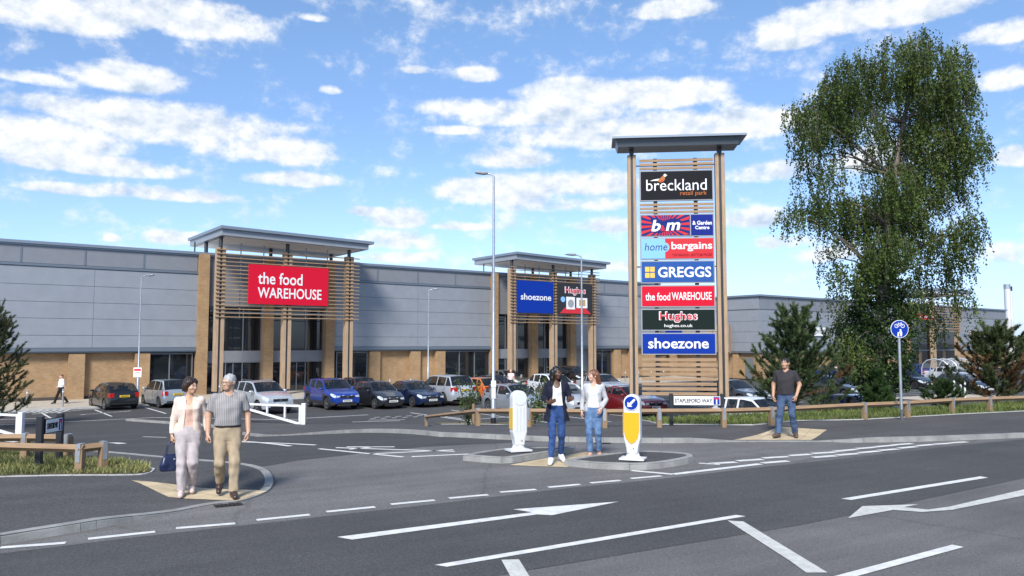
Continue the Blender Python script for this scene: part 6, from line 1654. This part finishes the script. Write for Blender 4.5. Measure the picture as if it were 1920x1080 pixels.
person('woman with long black hair in a navy cardigan and white top, gesturing with both hands', p2_, face_cam(p2_, 6), at_depth(1044, 687, p2_.y).z - p2_.z, True,
       dict(head_yaw=24, head_pitch=3, ell=(-.235, .03, 1.15), wrl=(-.16, -.20, 1.075), hdl=(.75, -.45, .35), hnl=(-.3, -.6, -.6), htl=(.1, -.3, 1), curll=.45, elr=(.24, .03, 1.15), wrr=(.185, -.21, 1.11), hdr=(.55, -.6, .45), hnr=(.2, -.3, -1), htr=(-.3, -.2, 1), curlr=.6,
            knl=(-.095, -.15, .495), anl=(-.125, -.21, .09), toel=(-.16, -.38, .04), knr=(.085, -.03, .485), anr=(.09, .14, .115), toer=(.125, -.02, .036)),
       SK_B, dict(style='long', mat=HK, len=1.20, front=True),
       dict(legs=dict(mat=denim('blue_denim', (.018, .042, .13), (.045, .095, .25)), denim=True, fit=.004, hem=.06, hemr=.042, waist=1.05), top=dict(mat=cloth('white_tank', (.74, .73, .73), .03), name='top', bottom=1.02, fit=.008, scoop=.085, strap=True),
            coat=dict(mat=cloth('navy_knit', (.012, .014, .028), .2, 50), bottom=.74, open=.075, spread=.055, cuff=.62, fit=.028, flare=.05), shoes=dict(mat=cloth('white_trainer', (.74, .74, .74), .04), sole=WHITEP)))
p3_ = stand(1114, 859); p3_.z = tz(p3_.x, p3_.y) + .012
person('woman with long chestnut hair in a light grey cardigan and blue jeans, smiling sideways', p3_, face_cam(p3_, -6), at_depth(1111, 693, p3_.y).z - p3_.z, True,
       dict(head_yaw=-62, ell=(-.225, .06, 1.13), wrl=(-.235, -.03, .90), hdl=(-.1, -.05, -1), htl=(.3, -1, 0), curll=.7, elr=(.235, .06, 1.13), wrr=(.165, -.16, .97), hdr=(-.35, -.3, -.9), htr=(-.6, -.6, .2), curlr=.65,
            knl=(-.085, -.09, .49), anl=(-.07, -.08, .088), toel=(-.08, -.25, .034), knr=(.085, -.05, .49), anr=(.09, .10, .10), toer=(.115, -.06, .034)),
       SK_C, dict(style='long', mat=HC, len=1.26, blow=(.075, .03)),
       dict(legs=dict(mat=denim('mid_denim', (.07, .135, .27), (.15, .25, .42)), denim=True, fit=.010, hem=.10, hemr=.056, waist=1.03), top=dict(mat=cloth('white_tee', (.70, .72, .75), .05), name='top', bottom=.98, fit=.016, scoop=.07),
            coat=dict(mat=cloth('grey_cardigan', (.42, .43, .45), .12, 50), bottom=.90, open=.085, spread=.04, cuff=.95, fit=.026, flare=.01), shoes=dict(mat=cloth('nude_flat', (.52, .30, .24), .05), low=True)))
p4_ = stand(1476, 822); p4_.z = tz(p4_.x, p4_.y) + footh(p4_.x, p4_.y) + .006
person('dark haired man in a charcoal polo shirt and jeans, walking over the pale paving', p4_, face_cam(p4_, -8), at_depth(1476, 671, p4_.y).z - p4_.z, False,
       dict(head_yaw=-14, ell=(-.265, .06, 1.135), wrl=(-.265, -.03, .895), hdl=(.05, -.12, -1), htl=(.3, -1, 0), curll=.95, elr=(.275, .05, 1.14), wrr=(.225, -.10, .915), hdr=(-.25, -.25, -1), htr=(-.6, -1, 0), curlr=.9,
            knl=(-.125, -.10, .49), anl=(-.165, -.16, .095), toel=(-.22, -.33, .055), knr=(.12, -.03, .49), anr=(.155, .12, .10), toer=(.20, -.05, .034)),
       SK_D, dict(style='short', mat=HD),
       dict(legs=dict(mat=denim('dark_denim', (.035, .06, .12), (.085, .13, .22)), denim=True, fit=.014, hem=.0, hemr=.066, waist=.99), top=dict(mat=cloth('charcoal_polo', (.035, .032, .036), .12, 40), name='polo_shirt', bottom=.93, sleeve=.66, fit=.020, collar=True),
            shoes=dict(mat=M('tan_shoe', (.09, .06, .04), .5), sole=M('dark_sole', (.02, .016, .015), .7))))
# far figures by the shops
q = wall_xy(T(118, 3.6), 3.6); p5_ = Vector((q.x, q.y, ZC + .1))
person('distant person in a white shirt and black trousers walking along the brick wall', p5_, face_cam(p5_, -68), 1.72, False,
       dict(head_yaw=0, wrl=(-.25, -.16, .93), wrr=(.25, .12, .93), knl=(-.09, -.17, .50), anl=(-.09, -.30, .12), toel=(-.10, -.46, .06), knr=(.09, .02, .50), anr=(.09, .32, .15), toer=(.09, .2, .05)),
       SK_C, dict(style='short', mat=HC), dict(legs=dict(mat=cloth('black_trousers', (.014, .014, .016)), fit=.014, hemr=.07), top=dict(mat=cloth('white_shirt', (.66, .68, .72)), bottom=.98, sleeve=1, fit=.02, collar=True), shoes=dict(mat=BLACKP)), vox=.011)
p6_ = G(1567, 716); p6_.z = ZC + .01
person('distant person in a pale pink top among the cars beyond the big pine', p6_, face_cam(p6_, 20), 1.65, True, dict(), SK_C, dict(style='bob', mat=HC),
       dict(legs=dict(mat=MATS['black_trousers'], fit=.014, hemr=.06), top=dict(mat=cloth('pale_pink', (.70, .55, .55)), name='top', bottom=.96, sleeve=.5, fit=.02), shoes=dict(mat=BLACKP)), vox=.014)
p7_ = at_depth(958, 742, 57); p7_.z = ZC + .01
person('distant bald person in a pink shirt between the parked cars near the tall lamp', p7_, face_cam(p7_, -20), 1.70, False, dict(), SK_C, dict(style='short', mat=SK_C['mat']),
       dict(legs=dict(mat=MATS['black_trousers'], fit=.014, hemr=.06), top=dict(mat=MATS['pale_pink'], bottom=.96, sleeve=.6, fit=.02), shoes=dict(mat=BLACKP)), vox=.014)
# ================================================================== PLANTS
rng_ = np.random.default_rng(5)
def leaf_mat(name, c1, c2, trans=.35, rough=.55):
    m = bpy.data.materials.new(name); m.use_nodes = True; nt = m.node_tree; N = nt.nodes; L = nt.links; p = N['Principled BSDF']; out = N['Material Output']
    ge = N.new('ShaderNodeNewGeometry'); r = N.new('ShaderNodeValToRGB'); r.color_ramp.elements[0].color = (*c1, 1); r.color_ramp.elements[1].color = (*c2, 1); L.new(ge.outputs['Random Per Island'], r.inputs[0])
    tc = N.new('ShaderNodeTexCoord'); nn = N.new('ShaderNodeTexNoise'); nn.inputs['Scale'].default_value = 1.1; nn.inputs['Detail'].default_value = 3; L.new(tc.outputs['Object'], nn.inputs['Vector'])
    r2 = N.new('ShaderNodeValToRGB'); r2.color_ramp.elements[0].position = .36; r2.color_ramp.elements[1].position = .64; r2.color_ramp.elements[0].color = (.62, .66, .62, 1); r2.color_ramp.elements[1].color = (1.25, 1.2, 1.1, 1); L.new(nn.outputs['Fac'], r2.inputs[0])
    mm = N.new('ShaderNodeMix'); mm.data_type = 'RGBA'; mm.blend_type = 'MULTIPLY'; mm.inputs['Factor'].default_value = 1; L.new(r.outputs[0], mm.inputs['A']); L.new(r2.outputs[0], mm.inputs['B'])
    L.new(mm.outputs['Result'], p.inputs['Base Color']); p.inputs['Roughness'].default_value = rough; p.inputs['Specular IOR Level'].default_value = .3
    t = N.new('ShaderNodeBsdfTranslucent'); L.new(mm.outputs['Result'], t.inputs['Color']); mx = N.new('ShaderNodeMixShader'); mx.inputs[0].default_value = trans
    L.new(p.outputs[0], mx.inputs[1]); L.new(t.outputs[0], mx.inputs[2]); L.new(mx.outputs[0], out.inputs['Surface'])
    MATS[name] = m
    return m
def quick_mesh(name, V, F, mat, parent=None):
    me = bpy.data.meshes.new(name); nv, nf, k = len(V), len(F), F.shape[1]
    me.vertices.add(nv); me.vertices.foreach_set('co', np.asarray(V, np.float32).ravel())
    me.loops.add(nf * k); me.loops.foreach_set('vertex_index', F.astype(np.int32).ravel())
    me.polygons.add(nf); me.polygons.foreach_set('loop_start', np.arange(nf, dtype=np.int32) * k); me.polygons.foreach_set('loop_total', np.full(nf, k, np.int32))
    me.materials.append(mat); me.update(calc_edges=True); me.validate()
    return link(bpy.data.objects.new(name, me), parent)
def leaves(P, size, name, mat, parent, droop=.5, var=.35, asp=.62):
    """one diamond shaped leaf at every point"""
    n = len(P); a = rng_.normal(size=(n, 3)); a[:, 2] -= droop * 1.6; a /= np.linalg.norm(a, axis=1)[:, None]
    b = np.cross(a, rng_.normal(size=(n, 3))); b /= np.linalg.norm(b, axis=1)[:, None]
    s = size * (1 + var * rng_.uniform(-1, 1, n))[:, None]
    V = np.stack([P - a * s * .5, P + b * s * asp * .5 + a * s * .05, P + a * s * .5, P - b * s * asp * .5 + a * s * .05], 1).reshape(-1, 3)
    return quick_mesh(name, V, np.arange(4 * n).reshape(-1, 4), mat, parent)
BARK_B = M('birch_bark', (.16, .135, .115), .85, var=.5, scale=6, bump=.5, bscale=20, stretch=(1, 1, 4)); BARK = M('dark_bark', (.06, .048, .035), .9, var=.3, scale=8, bump=.5, bscale=30)
BIRCH = leaf_mat('birch_leaf', (.04, .068, .015), (.12, .17, .04), .38); IVY = leaf_mat('ivy_leaf', (.018, .040, .012), (.05, .09, .025), .2, .4)

def birch():
    b = G(1642, 778); Y = 26.0; base = Vector((at_depth(1642, 760, Y).x, Y, tz(at_depth(1642, 760, Y).x, Y)))
    o = empty('birch_tree', base); tag(o, 'tall silver birch with drooping twigs and an ivy clad trunk, right of the totem', 'tree')
    loc = lambda px, py, dy=0.0: at_depth(px, py, Y + dy) - base
    trunk = [(1642, 800), (1644, 720), (1650, 620), (1656, 520), (1664, 420), (1676, 330), (1694, 230), (1712, 140), (1722, 70)]
    tp = [loc(*q) for q in trunk]; tp[0] = Vector((tp[0].x, 0, -.2)); rad = [.24, .20, .175, .15, .125, .10, .075, .045, .012]
    tm = MB(); tm.tube(tp, rad, 10)
    cl = [(1722, 88, 34, 34, 1), (1640, 112, 58, 34, .42), (1592, 150, 48, 44, 1), (1562, 186, 44, 42, 1), (1530, 214, 46, 34, .9), (1604, 190, 46, 46, 1.1), (1682, 122, 52, 46, .95), (1740, 140, 46, 52, 1.1), (1792, 126, 26, 44, .9), (1794, 186, 30, 54, 1.1), (1752, 200, 44, 46, 1.1), (1690, 170, 46, 34, 1),
          (1560, 246, 46, 36, 1.05), (1512, 240, 36, 40, .8), (1490, 208, 18, 28, .6), (1620, 236, 44, 30, .75), (1684, 246, 46, 42, 1), (1742, 258, 46, 46, 1.1), (1808, 256, 30, 36, .9), (1832, 278, 20, 36, .8), (1796, 302, 34, 46, .95), (1704, 308, 40, 46, 1), (1644, 296, 30, 40, .7),
          (1532, 296, 46, 30, .6), (1502, 276, 22, 36, .5), (1566, 326, 44, 26, .62), (1520, 332, 32, 24, .55), (1684, 352, 36, 46, 1), (1742, 336, 32, 54, 1), (1780, 352, 22, 56, .85), (1812, 340, 18, 44, .7), (1716, 380, 34, 44, .9),
          (1486, 402, 34, 20, .6), (1520, 388, 44, 26, .8), (1560, 384, 44, 32, .95), (1604, 396, 40, 34, 1), (1648, 402, 40, 40, 1.05), (1690, 408, 38, 44, 1), (1650, 352, 36, 36, .7), (1604, 432, 36, 26, .7), (1562, 442, 34, 26, .55), (1524, 424, 26, 22, .4),
          (1796, 444, 36, 36, .85), (1814, 424, 24, 34, .8), (1766, 462, 34, 36, .7), (1728, 446, 32, 42, .8), (1662, 470, 44, 44, 1.1), (1640, 520, 36, 36, .8), (1550, 492, 24, 34, .5), (1592, 524, 34, 38, .75), (1562, 560, 22, 24, .35), (1744, 516, 36, 40, .75), (1794, 506, 26, 44, .7), (1806, 556, 20, 30, .6), (1764, 560, 30, 30, .4), (1734, 590, 30, 38, .7), (1760, 622, 20, 26, .35), (1600, 600, 38, 36, .9), (1576, 628, 26, 30, .7), (1596, 660, 28, 36, .8), (1702, 560, 30, 34, .6)]
    s = Y / FPX; P = []
    for i, (px, py, rx, ry, dn) in enumerate(cl):
        off = (px - 1660) / 190; dy = float(rng_.uniform(-1, 1)) * (1.9 - .9 * abs(off))
        c = np.array(loc(px, py, dy)); r = np.array((rx * s, (rx * .8 + 14) * s, ry * s))
        n_str = int(dn ** 1.7 * 150 * (rx * ry / 1600) ** .8) + 8
        # the limb that carries this clump
        k = max(1, min(len(tp) - 2, next((j for j in range(len(tp)) if tp[j].z > c[2] - .35 - abs(off) * 2.0), len(tp) - 2)))
        a = tp[k]; e = Vector(c); mid = a.lerp(e, .5) + Vector((0, 0, .30)); q = a.lerp(e, .78) + Vector((0, 0, .28))
        r0 = min(.042, rad[k] * .4); tm.tube([a, a.lerp(mid, .6), mid, q, e], [r0, r0 * .8, r0 * .6, r0 * .35, .006], 5)
        for _ in range(n_str):
            d = rng_.normal(size=3); d /= np.linalg.norm(d); rr = rng_.uniform(.25, 1.0) ** .6
            p = c + d * r * rr; p[2] += r[2] * .25; ln = rng_.uniform(.25, .85) * (.7 + .5 * dn)
            if p[2] - ln < 1.0 and py < 690: ln *= .5
            m = int(ln * 30); t = np.linspace(0, 1, m + 1)[1:, None]
            sway = np.array((rng_.normal() * .12 + .05, rng_.normal() * .12, -1)); st = p + sway * ln * t + rng_.normal(size=(len(t), 3)) * .035
            st[:, :2] += d[:2] * (.14 * np.sin(t * 1.7))
            P.append(st)
            if rng_.random() < .22: tm.tube([tuple(p + np.array((0, 0, .05))), tuple(p + sway * ln * .5 + np.array((d[0] * .1, d[1] * .1, 0))), tuple(p + sway * ln)], [.006, .004, .002], 3)
    P = np.concatenate(P); leaves(P, .083, 'crown', BIRCH, o, .9)
    tm.build('trunk', BARK_B, o, smooth=60)
    # ivy sleeve round the trunk
    Q = []
    for py, r, n in ((455, .55, 1000), (500, .75, 1500), (545, .95, 2500), (590, 1.08, 3200), (632, 1.22, 3600), (672, 1.2, 3500), (710, .95, 2400), (745, .55, 1000)):
        c = np.array(loc(1652 if py < 600 else 1644, py)); d = rng_.normal(size=(n, 3)); d /= np.linalg.norm(d, axis=1)[:, None]
        lump = 1 + .30 * np.sin(7 * d[:, :1] + py) * np.cos(5 * d[:, 2:] + py * .3)
        Q.append(c + d * np.array((r, r, .55)) * lump * rng_.uniform(.55, 1.05, (n, 1)) ** .5)
    leaves(np.concatenate(Q), .085, 'ivy', IVY, o, .5, asp=.85)
    print('birch leaves', len(P))
birch()

def pine(base, h, w, label, c1, c2, seed, n_br=46, dens=1.0, group='young pines along the verge', dead=0.0, shoots=5):
    rs = np.random.default_rng(seed); o = empty('pine_tree', base); tag(o, label, 'tree', group)
    tm = MB(); tm.tube([(0, 0, -.2), (rs.normal() * .03, 0, h * .4), (rs.normal() * .05, 0, h * .75), (rs.normal() * .04, 0, h * .97)], [.05 * h / 3, .04 * h / 3, .022, .006], 7)
    NV, DV = [], []
    def brush(a, b, ln, n, arr):
        a, b = np.array(a), np.array(b); d = b - a; L_ = np.linalg.norm(d); d = d / L_
        t = rs.uniform(.05, 1, (n, 1)); p = a + (b - a) * t
        q = rs.normal(size=(n, 3)); q -= d * (q @ d)[:, None]; q /= np.linalg.norm(q, axis=1)[:, None]
        di = q * .75 + d * rs.uniform(.5, 1.1, (n, 1)); di /= np.linalg.norm(di, axis=1)[:, None]
        side = np.cross(di, rs.normal(size=(n, 3))); side /= np.linalg.norm(side, axis=1)[:, None]
        l_ = ln * rs.uniform(.7, 1.2, (n, 1)); ww = .0075 * (1 if h < 2 else 1.2)
        arr.append(np.stack([p - side * ww, p + side * ww, p + di * l_], 1).reshape(-1, 3))
    for i in range(n_br):
        f = (i + rs.uniform(0, 1)) / n_br; z = h * (.08 + .80 * f); ang = i * 2.4 + rs.normal() * .3
        reach = w * .5 * (1 - .78 * f ** 1.25) * rs.uniform(.72, 1.12); rise = reach * rs.uniform(.35, .75) + .10 * h * f
        dirv = np.array((math.cos(ang), math.sin(ang), 0)); a = np.array((0, 0, z)); m = a + dirv * reach * .55 + np.array((0, 0, rise * .28)); e = a + dirv * reach + np.array((0, 0, rise))
        tm.tube([tuple(a), tuple(m), tuple(e)], [.016 * h / 3 + .004, .010, .004], 4)
        arr = DV if rs.random() < dead * (1 - f) else NV
        brush(m, e, .11, int(120 * dens), arr); brush(a + (m - a) * .15, m, .10, int(120 * dens), arr)
        for _ in range(shoots):
            t = rs.uniform(.35, 1); p = a + (m - a) * t * 1.0 if rs.random() < .4 else m + (e - m) * rs.uniform(0, 1)
            d = dirv * rs.uniform(.1, .8) + rs.normal(size=3) * .45; d[2] = abs(d[2]) + .45; d /= np.linalg.norm(d); q = p + d * rs.uniform(.14, .34) * (h / 3) ** .5
            brush(p, q, .105, int(75 * dens), arr)
    for _ in range(6):
        a = np.array((rs.normal() * .05, rs.normal() * .05, h * rs.uniform(.82, .9))); brush(a, a + np.array((rs.normal() * .06, rs.normal() * .06, h * .13)), .10, int(110 * dens), NV)
    tm.build('trunk', BARK, o, smooth=60)
    V = np.concatenate(NV); quick_mesh('crown', V, np.arange(len(V)).reshape(-1, 3), leaf_mat('needles_%d' % seed, c1, c2, .3), o)
    if DV: V = np.concatenate(DV); quick_mesh('dead_needles', V, np.arange(len(V)).reshape(-1, 3), leaf_mat('dead_needles_%d' % seed, (.10, .06, .03), (.20, .12, .06), .1), o)
    return o
def at_ground(px, Y): 
    p = at_depth(px, 700, Y); return Vector((p.x, Y, tz(p.x, Y)))
DG1, DG2 = (.042, .072, .032), (.125, .175, .075)
p = at_ground(1492, 24.2); pine(p, at_depth(1492, 583, 24.2).z - p.z, 3.3, 'wide dark green young pine behind the man in the charcoal polo', DG1, DG2, 11, 85, 1.5, dead=.10, shoots=7)
p = at_ground(1868, 27); pine(p, at_depth(1868, 614, 27).z - p.z, 3.4, 'wide young pine with browning lower branches near the right edge', (.048, .07, .03), (.13, .165, .07), 12, 80, 1.4, dead=.4, shoots=7)
p = at_ground(1642, 24.6); pine(p, at_depth(1642, 694, 24.6).z - p.z, 1.0, 'small bright young pine at the foot of the birch', (.03, .07, .02), (.075, .14, .045), 13, 34, 1.1, shoots=5)
p = at_ground(1768, 25.5); pine(p, at_depth(1768, 716, 25.5).z - p.z, 1.5, 'small bright young pine between the path sign and the right edge pine', (.03, .065, .022), (.075, .13, .045), 14, 28, 1.0, shoots=4)
p = at_ground(-14, 33); pine(p, at_depth(-14, 580, 33).z - p.z, 3.5, 'olive young pine with brown shoots cut by the left edge', (.055, .075, .035), (.15, .165, .085), 15, 75, 1.5, dead=.15, shoots=7)

def shrub(name, label, base, h, w, mat, n, leaf, stems=6, stake=False, seed=1):
    rs = np.random.default_rng(seed); o = empty(name, base); tag(o, label, 'shrub'); tm = MB(); P = []
    for i in range(stems):
        a = rs.uniform(0, 6.28); t = np.array((math.cos(a) * w * .5 * rs.uniform(.3, 1), math.sin(a) * w * .4 * rs.uniform(.3, 1), h * rs.uniform(.65, 1)))
        pts = [np.array((0, 0, 0)), t * np.array((.25, .25, .35)), t * np.array((.65, .65, .72)), t]; tm.tube([tuple(q) for q in pts], [.016, .012, .008, .003], 5)
        for _ in range(n // stems):
            u = rs.uniform(.18, 1.0); q = np.array([np.interp(u, (0, .35, .72, 1), [pp[k] for pp in pts]) for k in range(3)]); P.append(q + rs.normal(size=3) * w * .11)
    tm.build('stem', BARK, o); leaves(np.array(P), leaf, 'leaves', mat, o, .2)
    return o
LEAF_S = leaf_mat('shrub_leaf', (.045, .085, .02), (.14, .20, .06), .35)
p = at_ground(878, 23.4); shrub('shrub', 'leafy sapling beside a short wooden stake, left of the tall lamp column', p, at_depth(878, 704, 23.4).z - p.z, .95, LEAF_S, 620, .075, 7, seed=3)
q = at_ground(888, 23.2); mb = MB(); mb.cyl((0, 0, -.2), (0, 0, at_depth(888, 757, 23.2).z - q.z), .045, n=10); st = mb.build('wooden_stake', POSTW, None, smooth=40, loc=q); tag(st, 'short round wooden stake beside the leafy sapling', 'stake')
p = at_ground(1000, 23.6); shrub('shrub', 'loose leafy shrub behind the rail fence, left of the woman in navy', p, at_depth(1000, 698, 23.6).z - p.z, 1.35, LEAF_S, 1050, .07, 9, seed=4)
# far trees at the right edge
FAR = leaf_mat('far_leaf', (.03, .06, .02), (.09, .13, .05), .25)
for k, (px, top, Y) in enumerate([(1918, 628, 130), (1955, 622, 135), (1990, 610, 150)]):
    p = at_depth(px, 660, Y); base = Vector((p.x, Y, ZC)); h = at_depth(px, top, Y).z - ZC
    o = empty('broadleaf_tree', base); tag(o, ['distant green tree beyond the flues', 'distant green tree at the very right edge', 'distant green tree just outside the right edge'][k], 'tree', 'distant trees')
    mb = MB(); mb.tube([(0, 0, 0), (0, 0, h * .7)], [.3, .1], 6); mb.build('trunk', BARK, o)
    d = rng_.normal(size=(2600, 3)); d /= np.linalg.norm(d, axis=1)[:, None]; lump = 1 + .25 * np.sin(5 * d[:, :1] + k) * np.cos(4 * d[:, 1:2]); 
    leaves(np.array((0, 0, h * .6)) + d * np.array((h * .42, h * .42, h * .42)) * lump * rng_.uniform(.4, 1, (2600, 1)) ** .4, .34, 'crown', FAR, o, .2)

# ---- grass on the verges
def inside(poly, X, Y):
    r = np.zeros(len(X), bool); n = len(poly)
    for i in range(n):
        a, b = poly[i], poly[(i + 1) % n]
        with np.errstate(divide='ignore', invalid='ignore'):
            r ^= ((a.y > Y) != (b.y > Y)) & (X < (b.x - a.x) * (Y - a.y) / (b.y - a.y) + a.x)
    return r
def grass(name, label, poly, xr, yr, n, hoff, hmin, hmax, mat, wid=.011):
    X = rng_.uniform(*xr, n); Y = rng_.uniform(*yr, n); k = inside(poly, X, Y)
    # clumps and bare patches
    cl = np.sin(X * 2.1 + 1.3 * np.sin(Y * 1.7)) * np.sin(Y * 2.6 + X) + .6 * np.sin(X * 6.3) * np.sin(Y * 7.1)
    k &= rng_.uniform(-1.9, 1.0, n) < cl + .35
    X, Y, cl = X[k], Y[k], cl[k]; m = len(X); Z = terrain(X, Y) + hoff(X, Y)
    P = np.stack([X, Y, Z], 1); h = rng_.uniform(hmin, hmax, m) * (1 + .35 * cl); a = rng_.uniform(0, 2 * math.pi, m); s = np.stack([np.cos(a), np.sin(a), 0 * a], 1) * wid
    ln = np.stack([rng_.normal(0, .45, m) * h, rng_.normal(0, .45, m) * h, h], 1)
    V = np.stack([P - s, P + s, P + ln * .6 + s * .6, P + ln], 1).reshape(-1, 3)
    o = quick_mesh(name, V, np.arange(4 * m).reshape(-1, 4), mat); o['kind'] = 'stuff'; return o
GR = leaf_mat('grass_blade', (.12, .15, .045), (.32, .31, .14), .3, .7)
GR2 = leaf_mat('grass_blade_green', (.08, .125, .03), (.23, .27, .09), .3, .7)
grass('grass', '', VERGE_L, (-14, -4.5), (11.5, 17), 60000, lambda X, Y: .13, .03, .11, GR)
grass('grass', '', VERGE_R, (-4, 22), (18, 30), 170000, lambda X, Y: .10, .03, .13, GR2)
